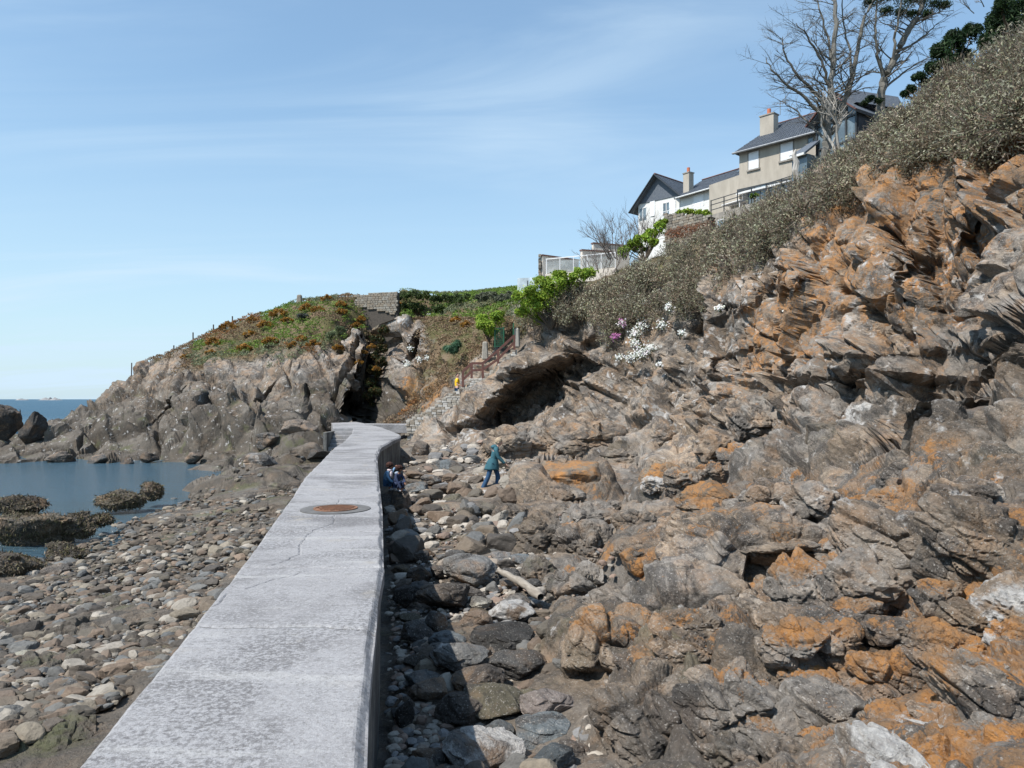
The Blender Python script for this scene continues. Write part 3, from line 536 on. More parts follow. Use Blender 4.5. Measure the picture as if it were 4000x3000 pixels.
# ------------------------------------------------------------------ sea, sea floor, sky-line islets
def sheet(name, x0, x1, y0, y1, z, mat, nx=1, ny=1):
    xs = np.linspace(x0, x1, nx + 1); ys = np.linspace(y0, y1, ny + 1)
    V = [(x, y, z) for y in ys for x in xs]; F = [(j * (nx + 1) + i, j * (nx + 1) + i + 1, (j + 1) * (nx + 1) + i + 1, (j + 1) * (nx + 1) + i) for j in range(ny) for i in range(nx)]
    return mesh_np(name, V, F, mat)
tag(sheet('sea', -9000, 9000, -400, 14000, SEA, M_WATER), kind='structure')
M_BED = flat_mat('sea_bed_sand', (.10, .09, .06), (.05, .05, .04), sc=.5)
tag(sheet('sea_bed', -9000, 9000, -400, 14000, SEA - 7, M_BED), kind='structure')
# inland ground running on behind the cliff and the camera
tag(mesh_np('ground', [(62, -3, 12), (900, -3, 60), (900, 900, 60), (62, 118, 14), (20, -3, 9.5), (20, -60, 9.5), (900, -300, 60)], [(0, 1, 2, 3), (5, 6, 1, 4)], flat_mat('inland_turf', (.08, .09, .03), (.12, .1, .06), sc=.3)), kind='structure')
# ------------------------------------------------------------------ walkway on top of the sea wall
JOINTS = [-2.5, 2.4, 5.4, 7.3, 9.3, 11.95, 14.2, 16.6, 19.3, 22.4, 25.4, 28.6, 31.8, 35, 38.5, 41.98]
walkway = tag(empty('walkway'), kind='structure')
def edges(Y): return np.interp(Y, LY, LX), np.interp(Y, RY, RX)
def jag(x, j): return .02 * math.sin(x * 9 + j * 2.1) + .018 * math.sin(x * 23 + j) + (.006) * math.sin(x * 61 + j)
CRACKS = [[(-2.33, 6.35), (-2.30, 6.05), (-2.34, 5.8), (-2.28, 5.5)], [(-2.25, 6.5), (-2.05, 6.9), (-1.9, 7.2)], [(-2.45, 10.6), (-2.3, 9.9), (-2.42, 9.4), (-2.36, 8.6), (-2.2, 7.9), (-2.3, 7.4)], [(-2.5, 11.0), (-2.75, 12.2)]]
def crackd(X, Y):
    d = np.full(X.shape, 9.0)
    for c in CRACKS:
        for (x0, y0), (x1, y1) in zip(c, c[1:]):
            t = np.clip(((X - x0) * (x1 - x0) + (Y - y0) * (y1 - y0)) / ((x1 - x0) ** 2 + (y1 - y0) ** 2), 0, 1)
            d = np.minimum(d, np.hypot(X - x0 - t * (x1 - x0), Y - y0 - t * (y1 - y0)))
    return d
for k, (ya, yb) in enumerate(zip(JOINTS, JOINTS[1:])):
    near = ya < 13
    nx = 90 if near else 34; ny = int((yb - ya) / (.022 if near and ya > 1 else .09)) + 2
    t = np.linspace(0, 1, ny)[:, None]; s = np.linspace(0, 1, nx)[None]
    Yb = ya + .008 + (yb - ya - .016) * t
    l, r = edges(Yb); X = l + (r - l) * s; Y = Yb + 0 * X
    for tt, j in ((0, ya), (1, yb)):
        w = np.exp(-((t - tt) * (yb - ya) / .12) ** 2); Y = Y + w * (fbm(np.stack([X.ravel() * 3, X.ravel() * 0 + j, X.ravel() * 0], 1), 4, 6).reshape(X.shape) * (.09 if j in (5.4, 7.3) else .02) + (.004) * np.sin(X * 61 + j))
    q = np.stack([X.ravel(), Y.ravel(), 0 * X.ravel()], 1)
    Z = (fbm(q * 1.1, 3, 5) * .012 + fbm(q * 14, 3, 9) * .003).reshape(X.shape)
    ed = np.minimum(s * (r - l), (1 - s) * (r - l)); rag = (fbm(q * np.array([2, 2.2, 1]), 5, 12) * .05 + .045).reshape(X.shape)
    Z = Z - sstep(-.01, .05, rag - (1 - s) * (r - l)) * .045 - np.clip((rag * .5 - s * (r - l)) / .03, 0, 1) * .025
    cd = crackd(X + .02 * vnoise(q * 9, 3).reshape(X.shape), Y + .02 * vnoise(q * 9, 4).reshape(X.shape)); Z = Z - .013 * np.exp(-(cd / .008) ** 2)
    je = np.minimum(t, 1 - t) * (yb - ya); Z = Z - .012 * np.exp(-(je / .02) ** 2)
    top = np.stack([X, Y, Z], 2).reshape(-1, 3)
    idx = np.arange(nx * ny).reshape(ny, nx)
    F = np.stack([idx[:-1, :-1], idx[:-1, 1:], idx[1:, 1:], idx[1:, :-1]], 2).reshape(-1, 4)
    ring = np.concatenate([idx[0, :], idx[1:, -1], idx[-1, -2::-1], idx[-2:0:-1, 0]])
    low = top[ring].copy(); low[:, 2] = -.17; n0 = len(top); m = len(ring); a = np.arange(m); b = (a + 1) % m
    F = np.concatenate([F, np.stack([ring[a], n0 + a, n0 + b, ring[b]], 1)])
    mesh_np('slab', np.concatenate([top, low]), F, M_PATH, walkway)
# body of the wall below the slabs
ys = np.concatenate([np.arange(-2.5, 12, .12), np.arange(12, 42.01, .4)]); zs = np.linspace(-.172, -2.6, 22)
def face(side):
    l, r = edges(ys); x = (r - .035) if side > 0 else (l + .03)
    X = np.repeat(x[:, None], len(zs), 1); Yg = np.repeat(ys[:, None], len(zs), 1); Zg = np.repeat(zs[None], len(ys), 0)
    q = np.stack([X.ravel(), Yg.ravel(), Zg.ravel()], 1)
    X = X + (fbm(q * np.array([1, 1.2, 3]), 4, 7) * .02 + (vnoise(np.stack([Yg.ravel() * 0, Yg.ravel() * .4, np.floor(Zg.ravel() / .42)], 1), 8) * .008)).reshape(X.shape)
    return np.stack([X, Yg, Zg], 2)
fl, fr = face(-1), face(1)
n = len(ys); m = len(zs); V = np.concatenate([fl.reshape(-1, 3), fr.reshape(-1, 3)]); I = np.arange(n * m).reshape(n, m); J = I + n * m
F = [np.stack([I[:-1, :-1], I[1:, :-1], I[1:, 1:], I[:-1, 1:]], 2).reshape(-1, 4), np.stack([J[:-1, :-1], J[:-1, 1:], J[1:, 1:], J[1:, :-1]], 2).reshape(-1, 4), np.stack([I[:-1, 0], J[:-1, 0], J[1:, 0], I[1:, 0]], 1), np.array([[I[-1, 0], J[-1, 0], J[-1, -1], I[-1, -1]], [I[0, 0], J[0, 0], J[0, -1], I[0, -1]]])]
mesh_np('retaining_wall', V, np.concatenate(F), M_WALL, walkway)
# platform where the walkway bends towards the chasm
b = MB()
pl = [(-9.8, 42.0), (-7.0, 42.0), (-8.3, 46), (-9.6, 50), (-11, 54), (-12.8, 54), (-11.2, 48)]
b.prism([(x, y, 0) for x, y in pl], (0, 0, -2.2), (0, 0, .015)); b.build('landing_platform', M_PATH, walkway, bevel=.02)
steps = tag(empty('concrete_steps', (-9.1, 41, -1)), 'short flight of concrete steps going down from the far bend of the walkway', 'steps')
for i in range(6):
    b = MB().box((0, 1 - .16 - .32 * i, 1 - .19 * (i + 1) - .8), (1.15, .33, 1.6)); b.build('step', M_PATH, steps, bevel=.012)
MB().box((-.68, .1, .1), (.2, 1.9, 1.5)).build('side_wall', M_WALL, steps, bevel=.015)
led = tag(MB().box((0, 0, -.25), (3.6, 1.2, .55), rz=-.12).build('concrete_ledge', M_PATH, bevel=.03, loc=(-7.4, 47.0, .06)), 'low pale concrete ledge between the walkway bend and the foot of the stone stairs', 'ledge')
# manhole
def disc(b, r0, r1, z0, z1, n=40):
    vs = []; fs = []
    for i in range(n):
        t = 2 * math.pi * i / n; c, s_ = math.cos(t), math.sin(t)
        vs += [(r0 * c, r0 * s_, z1), (r1 * c, r1 * s_, z1), (r1 * c, r1 * s_, z0)]
    for i in range(n):
        j = (i + 1) % n; fs += [(3 * i, 3 * i + 1, 3 * j + 1, 3 * j), (3 * i + 1, 3 * i + 2, 3 * j + 2, 3 * j + 1)]
    b.add(vs, fs); return b
M_RUST = flat_mat('rusty_iron', (.26, .125, .07), (.17, .09, .055), sc=14, rough=.85, bumps=.5, bsc=80)
M_PATCH = flat_mat('cement_patch', (.105, .10, .095), (.15, .145, .14), sc=5, rough=.9, bumps=.4, bsc=60)
mx, my = (725 - CX) / CF * 11.15, 11.15
mh = tag(empty('manhole_cover', (mx, my, .006)), 'round rusty iron manhole cover set in a grey cement patch on the walkway', 'manhole cover')
disc(MB(), 0.0, .50, -.05, .004).build('cement_surround', M_PATCH, mh)
disc(MB(), .285, .315, -.02, .018).build('frame', M_RUST, mh)
disc(MB(), 0, .28, -.02, .012).build('lid', M_RUST, mh)
b = MB()
for i in range(-6, 7):
    for j in range(-6, 7):
        if i * i + j * j < 37: b.box((i * .042 + (.02 if j % 2 else 0), j * .042, .016), (.026, .018, .01), rz=.6)
b.build('tread_pattern', M_RUST, mh)

# ------------------------------------------------------------------ rocks that can be picked out
_ico = {}
def ico(k):
    if k not in _ico:
        bm = bmesh.new(); bmesh.ops.create_icosphere(bm, subdivisions=k, radius=1)
        _ico[k] = (np.array([v.co[:] for v in bm.verts]), np.array([[v.index for v in f.verts] for f in bm.faces])); bm.free()
    return _ico[k]
def rock_shape(k, seed, nplanes=16, rough=1.0, flat=1.0, lo=.55):
    V, F = ico(k); r_ = np.random.default_rng(seed)
    n = r_.normal(size=(nplanes, 3)); n /= np.linalg.norm(n, axis=1, keepdims=True); h = r_.uniform(lo, 1.0, nplanes)
    q = np.maximum(V @ n.T, 1e-3) / h; r = 1 / np.maximum((q ** 24).sum(1) ** (1 / 24), .93)
    P = V * r[:, None]
    P = P * (1 + rough * (.09 * fbm(P * 1.8 + seed, 4, seed % 50))[:, None])
    if k >= 4:
        P0 = P + seed * 3.7
        dd, e, _, m = blocks(P0, .7, 1.6, s=seed % 20, soft=.1, warp=.2); P = P * (1 + rough * (.07 * m + .28 * dd - .02 * np.exp(-(e / .05) ** 2) + .03 * fbm(P0 * 6, 3, 4))[:, None])
    ext = np.abs(P).max(0); P = P / ext
    return P, F
PLACED = []
def place_rock(u0, u1, v0, v1, mat, label, cat='rock', group=None, seed=1, k=5, ry=.85, rz=0.0, Y=None, name='boulder', sink=.45, nplanes=14, rough=1.0):
    uc, vc = (u0 + u1) / 2, (v0 + v1) / 2
    Ys = np.geomspace(2.5, 100, 1500); rx = (u1 - u0) / 2 / CF * Ys; x = (uc - CX) / CF * Ys; zc = CZ + (HV - vc) / CF * Ys
    a = np.arctan2(CZ - zc, Ys); rzz = np.clip(((v1 - v0) / 2 / CF * Ys - rx * ry * np.abs(np.sin(a))) / np.cos(a), rx * .5, rx * 1.5)
    if Y is None:
        hs = np.maximum(Hf(x, Ys), SEA if 'water' in (label or '') else -99)
        g = zc - hs - sink * rzz; i = int(np.argmax(g < 0))
    else: i = int(np.argmin(np.abs(Ys - Y)))
    P, F = rock_shape(k, seed, nplanes, rough)
    c, s_ = math.cos(rz), math.sin(rz)
    P = P * np.array([rx[i], rx[i] * ry, rzz[i]]); P = P @ np.array([[1, 0, 0], [0, 1, 0], [0, 0, 1]])
    PLACED.append((x[i], Ys[i], rx[i]))
    o = mesh_np(name, P, F, mat, None, False, (x[i], Ys[i], zc[i])); o.rotation_euler = (0.0, 0.0, 0.0)
    tag(o, label, cat, group)
    return o
BO = [ # u0 u1 v0 v1 material seed label
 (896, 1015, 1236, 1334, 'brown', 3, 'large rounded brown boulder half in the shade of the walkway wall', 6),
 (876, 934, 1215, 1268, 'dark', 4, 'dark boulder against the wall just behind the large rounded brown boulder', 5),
 (935, 1075, 1205, 1262, 'grey', 5, 'flat grey slab behind the large rounded brown boulder', 5),
 (1008, 1066, 1284, 1316, 'pale', 6, 'small pale cream block right of the large rounded brown boulder', 5),
 (973, 1066, 1316, 1372, 'grey', 7, 'grey fractured boulder below the small pale cream block', 6),
 (1050, 1157, 1290, 1350, 'white', 8, 'grey boulder with a whitish crusted top in the boulder heap', 6),
 (1014, 1160, 1340, 1412, 'dark', 9, 'wide dark grey boulder with a flat base in the middle of the boulder heap', 6),
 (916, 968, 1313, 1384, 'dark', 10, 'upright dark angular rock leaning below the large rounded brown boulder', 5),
 (925, 1058, 1368, 1468, 'grey', 11, 'big smooth grey boulder with a rounded top beside the wall shadow', 6),
 (1056, 1190, 1396, 1474, 'dark', 12, 'dark layered boulder with a pointed right end in the boulder heap', 6),
 (1045, 1100, 1390, 1425, 'brown', 33, 'small brown rock wedged between the smooth grey and the dark layered boulders', 5),
 (973, 1120, 1432, 1502, 'brown', 13, 'brownish wedge-shaped boulder below the dark layered boulder', 6),
 (984, 1135, 1478, 1560, 'olive', 14, 'pale yellowish green boulder with a jagged crest', 6),
 (920, 1060, 1480, 1582, 'brown', 15, 'smooth brown boulder whose left end lies in the wall shadow', 6),
 (1118, 1256, 1463, 1578, 'pink', 16, 'pinkish grey rounded boulder right of the yellowish green one', 6),
 (1030, 1112, 1552, 1607, 'blue', 17, 'plain bluish grey boulder behind the white streaked one', 5),
 (1112, 1240, 1548, 1605, 'blue', 18, 'blue grey cracked boulder below the pinkish grey one', 6),
 (951, 1136, 1564, 1690, 'white', 19, 'white streaked grey boulder at the bottom edge of the picture', 6),
 (1130, 1245, 1590, 1700, 'blue', 20, 'blue grey boulder cut by the bottom edge right of the white streaked one', 6),
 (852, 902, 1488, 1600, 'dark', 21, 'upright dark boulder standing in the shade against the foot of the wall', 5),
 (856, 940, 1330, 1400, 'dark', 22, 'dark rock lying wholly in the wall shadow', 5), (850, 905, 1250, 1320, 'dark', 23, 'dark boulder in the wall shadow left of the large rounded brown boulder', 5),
 (842, 896, 970, 1020, 'brown', 24, 'tilted brown rock leaning by the wall behind the two crouching children', 5), (888, 934, 948, 990, 'brown', 25, 'rounded brown rock by the bend of the walkway wall', 5),
 (936, 1003, 990, 1024, 'blue', 26, 'pale grey angular slab with a sloping top between the children and the woman', 5), (1024, 1043, 1004, 1024, 'pale', 27, 'small upright pale block behind the legs of the woman in the teal coat', 5),
 (874, 934, 1046, 1062, 'blue', 28, 'flat smooth grey slab beside the crouching child in navy', 5), (925, 982, 1040, 1078, 'brown', 29, 'brown angular rock with a ridged top below the flat grey slab', 5),
 (908, 962, 1025, 1048, 'grey', 30, 'grey rock just above the flat grey slab', 4), (868, 905, 1070, 1100, 'pink', 31, 'pinkish rock under the crouching children near the wall', 4), (955, 1010, 1065, 1095, 'olive', 32, 'olive brown lumpy rock below the angular brown one', 5),
 (-30, 46, 861, 960, 'dark', 40, 'tall dark rock at the left edge of the photo against the sea', 5), (46, 100, 887, 965, 'dark', 41, 'dark rounded rock standing against the sea beside the tall one', 5),
 (100, 166, 976, 1006, 'brown', 42, 'angular boulder at the waterline of the far side of the cove', 5), (184, 234, 984, 1006, 'dark', 43, 'dark slanting boulder at the waterline right of the angular one', 5), (258, 292, 984, 1012, 'grey', 44, 'grey pointed boulder on the far shore of the cove', 5), (296, 345, 978, 1000, 'brown', 45, 'brown ledge boulder on the far shore of the cove', 5),
 (398, 438, 974, 1006, 'brown', 46, 'long brown boulder lying below the headland cliff', 5),
 (545, 610, 930, 975, 'dark', 49, 'dark slab leaning at the foot of the headland', 5), (600, 690, 905, 950, 'brown', 50, 'rounded brown rock mass low on the headland near the concrete steps', 5), (655, 712, 975, 990, 'dark', 51, 'low dark rock with a flat top beside the walkway', 5), (520, 600, 985, 1002, 'grey', 52, 'flat grey ledge rock on the upper shore', 4),
 (305, 364, 1036, 1084, 'weed', 60, 'dome-shaped weedy rock standing in the cove water', 6), (212, 308, 1060, 1102, 'weed', 61, 'low weedy rock in the cove water left of the dome-shaped one', 6),
 (-60, 165, 1078, 1205, 'weed', 62, 'large seaweed covered rock at the left edge in the cove water', 6), (-10, 100, 1066, 1130, 'weed', 67, 'rounded weedy crest rising from the back of the large seaweed covered rock', 6), (120, 215, 1100, 1180, 'weed', 66, 'weedy hump joined to the right of the large seaweed covered rock in water', 6), (190, 250, 1102, 1140, 'weed', 63, 'pointed weedy rock at the right tip of the large seaweed rock in water', 5), (92, 192, 1174, 1216, 'weed', 64, 'dark weedy rock where the cove water meets the stones', 6), (-70, 122, 1190, 1270, 'weed', 65, 'dark weed covered rock at the left edge above the stones', 6),
 (268, 302, 1384, 1414, 'olive', 70, 'egg-shaped grey green stone near the walkway edge', 5), (298, 338, 1402, 1428, 'blue', 71, 'dark angular stone right of the egg-shaped one', 5), (136, 174, 1462, 1503, 'blue', 72, 'faceted blue grey stone standing alone on the wet rock', 5), (30, 82, 1402, 1432, 'pale', 73, 'long pale stone near the left edge of the shore', 5),
 (324, 351, 1318, 1345, 'dark', 74, 'dark pointed stone standing up among the shore stones', 4), (310, 338, 1202, 1225, 'blue', 75, 'blue grey stone with a pale top near the cove', 4), (280, 312, 1190, 1212, 'tan', 76, 'pale brown stone next to the blue grey one near the cove', 4), (92, 152, 1218, 1250, 'brown', 77, 'long brown stone on the shore below the weedy rocks', 4), (402, 440, 1200, 1222, 'grey', 78, 'oval grey stone on the shore nearest the walkway', 4), (96, 104, 1500, 1520, 'tan', 79, 'small tan stone left of the faceted blue grey stone', 4),
 (60, 100, 1405, 1430, 'brown', 81, 'brown stone touching the long pale stone', 4), (86, 108, 1520, 1532, 'pale', 82, 'small pale stone lying in the shallow pool', 4), (500, 540, 1180, 1205, 'olive', 83, 'olive stone among weed by the walkway edge', 4),
 (1310, 1372, 948, 1000, 'tan', 90, 'tan block at the foot of the cliff right of the hollow', 5), (1380, 1500, 990, 1085, 'orange', 91, 'big rounded boulder spotted with yellow lichen at the foot of the cliff', 6), (1130, 1330, 985, 1110, 'orange', 92, 'large weathered boulder with an orange rounded crest in front of the woman', 6),
 (1470, 1600, 1040, 1100, 'orange', 93, 'orange lichened slab right of the big spotted boulder', 6), (2028, 2260, 868, 1045, 'grey', 94, 'huge smooth grey boulder at the right edge below the cliff', 6), (1735, 1850, 890, 985, 'tan', 95, 'squared block with a pale patch wedged under the cliff', 6), (1640, 1745, 925, 1010, 'tan', 96, 'slanting block left of the squared pale-patched one', 6),
 (1330, 1420, 1175, 1260, 'orange', 97, 'orange tipped rock jutting over the brown slab in the foreground', 6), (1560, 1650, 985, 1035, 'brown', 98, 'brown boulder between the spotted boulder and the cliff', 5), (1930, 2030, 1000, 1060, 'pink', 99, 'pinkish block below the huge smooth grey boulder', 5), (1850, 1960, 1040, 1100, 'grey', 100, 'grey angular block on the rock shelf below the cliff', 5),
]
for (u0, u1, v0, v1, mt, sd, lab, k) in BO:
    k = 6 if k == 6 and sd in (3, 9, 11, 15, 16, 18, 19, 94) else (4 if u1 - u0 < 62 else min(k, 5))
    place_rock(u0, u1, v0, v1, MR[mt], lab, 'stone' if k <= 5 and v0 > 1180 and u1 < 560 else 'boulder', seed=sd, k=k, ry=.9 if 'seaweed' not in lab else .7, name='stone' if 'stone' in lab and u1 < 560 else 'boulder', rough=1.0 if mt != 'weed' else 1.7, nplanes=9 if 46 <= sd <= 50 else 14, sink=.75 if v0 > 1180 and u0 > 840 else (.05 if 46 <= sd <= 50 else .4), Y={40: 57, 41: 56, 62: 21.3, 64: 19, 65: 17, 66: 21.6, 67: 22.6, 60: 28.5, 61: 27, 63: 22.5, 98: 21.5, 96: 20.5, 91: 20.3, 92: 22.5, 94: 11.8, 95: 17.6}.get(sd))
print('boulders', round(time.time() - T0, 1))

rf2 = np.random.default_rng(11); hk = 0
for i in range(400):
    v = rf2.uniform(1190, 1640); u = rf2.uniform(865, np.interp(v, [1190, 1640], [1120, 1260])); w_ = rf2.uniform(24, 42) * (.6 + (v - 1100) / 500)
    h_ = hit(u, v)
    if h_ is None or any(math.hypot(h_[0] - a, h_[1] - b) < c * .95 + w_ / CF * h_[1] * .55 for a, b, c in PLACED): continue
    place_rock(u - w_, u + w_, v - w_ * .6, v + w_ * .6, MR[('grey', 'dark', 'brown', 'blue', 'olive')[i % 5]], 'smaller boulder filling the gaps of the boulder heap beside the wall', 'boulder', 'smaller boulders in the heap beside the wall', seed=800 + i, k=5, sink=.5); hk += 1
    if hk > 30: break
# rock masses standing out of the bedrock in the foreground, cut by one common bedding
MASS = [  # u0 u1 v0 v1 lichen pale tide seed detail
 (1360, 1660, 1225, 1420, .25, 0, .1, 1, 6), (1470, 1790, 1095, 1245, .5, 0, 0, 3, 6), (1630, 1840, 1190, 1360, .85, 0, 0, 4, 6), (1770, 1970, 1180, 1350, .45, .1, 0, 5, 6),
 (1810, 2050, 1075, 1290, .2, .2, 0, 6, 6), (1980, 2215, 1075, 1310, .1, .15, 0, 7, 6), (1640, 1800, 1330, 1450, .95, 0, 0, 8, 5), (1755, 1870, 1335, 1450, .95, 0, 0, 9, 5), (1840, 2020, 1390, 1560, .95, 0, 0, 10, 6),
 (1930, 2130, 1322, 1490, .95, 0, 0, 11, 6), (2020, 2230, 1400, 1590, .7, .1, 0, 12, 6), (1270, 1560, 1430, 1700, .1, 0, .2, 13, 6), (1470, 1710, 1410, 1640, .5, 0, 0, 14, 6), (1690, 1870, 1470, 1610, .35, 0, .1, 15, 6),
 (1690, 1830, 1420, 1510, .8, 0, 0, 16, 5), (1330, 1490, 1385, 1490, .55, 0, .1, 17, 5), (1225, 1420, 1318, 1450, .6, 0, .15, 18, 6), (1200, 1340, 1120, 1250, .25, 0, .2, 19, 6), (1090, 1240, 1100, 1230, .05, .1, .45, 20, 6),
 (1170, 1350, 1195, 1300, .5, 0, .2, 22, 5), (1430, 1570, 1090, 1190, .5, 0, 0, 23, 5), (1980, 2240, 1562, 1720, .95, .1, 0, 25, 6), (1730, 1900, 1562, 1640, .85, 0, 0, 26, 5), (1790, 2090, 1588, 1740, .25, .72, 0, 27, 6),
 (1490, 1650, 1560, 1700, .15, 0, .2, 28, 5), (1610, 1810, 1580, 1710, .15, 0, .3, 29, 5), (2110, 2290, 1225, 1430, .05, .6, .1, 30, 6), (2030, 2160, 1280, 1410, .1, 0, .1, 31, 5),
 (1600, 1730, 1030, 1140, .2, .2, 0, 32, 5), (1690, 1840, 1040, 1130, .15, .3, 0, 33, 5), (1550, 1690, 1100, 1170, .4, 0, 0, 34, 5), (1040, 1210, 905, 1005, .3, 0, .1, 35, 6), (1150, 1350, 900, 1000, .45, 0, .05, 36, 6),
 (1310, 1420, 1080, 1170, .3, 0, .1, 37, 5), (1230, 1330, 1085, 1150, .3, 0, .2, 38, 5), (1380, 1480, 1180, 1260, .7, 0, 0, 39, 5), (1500, 1600, 930, 1010, .1, .2, 0, 40, 5), (1380, 1500, 900, 1000, .1, .3, 0, 41, 5), (1560, 1680, 860, 980, .2, .1, 0, 42, 5),
 (1180, 1280, 1280, 1360, .15, 0, .4, 43, 5), (1120, 1200, 1200, 1280, .1, 0, .4, 44, 5), (1200, 1300, 1400, 1500, .1, 0, .4, 45, 5), (1900, 2010, 985, 1080, .2, .1, 0, 46, 5), (2020, 2150, 1030, 1110, .15, .3, 0, 47, 5), (1960, 2060, 1260, 1340, .6, 0, 0, 48, 5),
 (1860, 1960, 1320, 1400, .8, 0, 0, 49, 5), (1410, 1500, 1260, 1330, .1, 0, .1, 50, 5), (1590, 1700, 1440, 1530, .5, 0, 0, 51, 5), (1150, 1260, 1040, 1120, .3, 0, .1, 52, 5), (1060, 1150, 1075, 1150, .15, 0, .3, 53, 5)]
BIG = []
outcrop = tag(empty('outcrop'), kind='structure')
rf_ = np.random.default_rng(5)
for i in range(150):
    v = 985 + 690 * rf_.random() ** 1.1; u = rf_.uniform(np.interp(v, [985, 1200, 1450, 1680], [1130, 1190, 1240, 1290]), 2240); w_ = rf_.uniform(38, 85) * (.62 + (v - 985) / 900)
    if v < 1120 and u > 1950: continue
    MASS.append((u - w_, u + w_, v - w_ * .62, v + w_ * .62, float(np.clip(rf_.normal(.2 + .5 * (u > 1450), .3), 0, .9)), max(0, rf_.normal(0, .22)), .25 * (u < 1400), 100 + i, 5))
for i in range(18):      # weedy low rock on the shore left of the walkway
    v = 1030 + 600 * rf_.random() ** 1.3; u = rf_.uniform(-40, np.interp(v, [1030, 1200, 1450, 1659], [600, 480, 300, 130])); w_ = rf_.uniform(30, 75) * (.6 + (v - 985) / 600)
    if hit(u, v)[2] > SEA + .08: MASS.append((u - w_, u + w_, v - w_ * .3, v + w_ * .3, 0, 0, 1.0, 400 + i, 5))
for (u0, u1, v0, v1, li, pa, ti, sd, k) in MASS:
    k = 6 if k == 6 and (v0 > 1300 or u1 - u0 > 220) else min(k, 5); k = 4 if u1 - u0 < 105 else k
    uc, vc = (u0 + u1) / 2, (v0 + v1) / 2; Ys = np.geomspace(3.2, 60, 1200); rx = (u1 - u0) / 2 / CF * Ys; x = (uc - CX) / CF * Ys; zc = CZ + (HV - vc) / CF * Ys
    a = np.arctan2(CZ - zc, Ys); rz = np.clip(((v1 - v0) / 2 / CF * Ys - rx * .8 * np.sin(np.abs(a)) * .7) / np.cos(a), rx * .42, rx * 1.3)
    if sd < 100 and k == 6: rx = rx * 1.12; rz = rz * 1.1
    i = int(np.argmax(zc - Hf(x, Ys) - (.15 if sd < 100 else (.0 if sd < 400 else -.45)) * rz < 0))
    if 100 <= sd < 400 and any(math.hypot(x[i] - a_, Ys[i] - b_) < c_ * .75 for a_, b_, c_ in BIG): continue
    if sd < 100: BIG.append((x[i], Ys[i], rx[i]))
    V, F = ico(k); r_ = np.random.default_rng(900 + sd)
    n = r_.normal(size=(13, 3)); n = np.concatenate([n / np.linalg.norm(n, axis=1, keepdims=True), [[-.35, -.55, .76], [-.7, -.6, .3], [.3, -.3, .9]]]); h = np.r_[r_.uniform(.6, 1.0, 13), .72, .8, .78]
    q = np.maximum(V @ (n / np.linalg.norm(n, axis=1, keepdims=True)).T, 1e-3) / h; P = V / np.maximum((q ** 18).sum(1) ** (1 / 18), .95)[:, None]
    P = P / np.abs(P).max(0) * np.array([rx[i], rx[i] * .85, rz[i]]) * 1.08
    Dn = V / np.array([rx[i], rx[i] * .85, rz[i]]); Dn /= np.linalg.norm(Dn, axis=1, keepdims=True)
    Wp = P + np.array([x[i], Ys[i], zc[i]]); sc = min(1.0, rx[i] / 1.1)
    b1, e1, q1, m1 = blocks(Wp, .95 * sc, 1.9, s=61, soft=.07, warp=.12); b2, e2, q2, m2 = blocks(Wp, .34 * sc, 1.8, s=62, soft=.08, warp=.12); b3, e3, q3, m3 = blocks(Wp, .13 * sc + .02, 1.8, s=63, soft=.1)
    Dd = .42 * b1 + .22 * b2 + .2 * b3 + .08 * m1 + .09 * m2 - sc * (.16 * np.exp(-(e1 / .06) ** 2) + .07 * np.exp(-(e2 / .07) ** 2) + .02 * np.exp(-(e3 / .1) ** 2)) + .05 * sc * fbm(Wp * 2.5, 4, 64) + .012 * fbm((Wp @ BASIS) * [2, 9, 12], 3, 65)
    P = P + Dn * Dd[:, None]
    up = np.clip(.45 + .6 * Dn[:, 2], 0, 1); zone = np.stack([li * up, np.full(len(P), pa), np.full(len(P), ti), np.zeros(len(P))], 1)
    mesh_np('rock_mass', P, F, M_TER, outcrop, False, (x[i], Ys[i], zc[i]), {'zone': ('POINT', 'FLOAT_COLOR', zone), 'blk': ('POINT', 'FLOAT', q1 * .4 + q2 * .35 + q3 * .25)})
    PLACED.append((x[i], Ys[i], rx[i]))
print('masses', round(time.time() - T0, 1))

# loose rubble between the wall and the cliff, and shore stones: a dozen shapes, each stone its own object
def variants(n, k, seed0, name):
    out = []
    for i in range(n):
        P, F = rock_shape(k, seed0 + i, 12, .8, lo=.55); out.append(mesh_np(name, P, F, M_STONE, link=False))
    return out
VS = variants(12, 4, 300, 'stone'); VL = variants(8, 3, 340, 'stone')
r2 = np.random.default_rng(31)
def on_path(x, y): l, r = edges(y); return (x > l - .05) & (x < r + .06)
def scatter(n, ulo, uhi, ylo, yhi, smin, smax, pw=1.7):
    Y = np.exp(r2.uniform(math.log(ylo), math.log(yhi), n)); U = r2.uniform(ulo, uhi, n); X = (U - CX) / CF * Y
    s = smin + (smax - smin) * r2.random(n) ** pw * 1.0
    Z = Hf(X, Y); return X, Y, Z, s
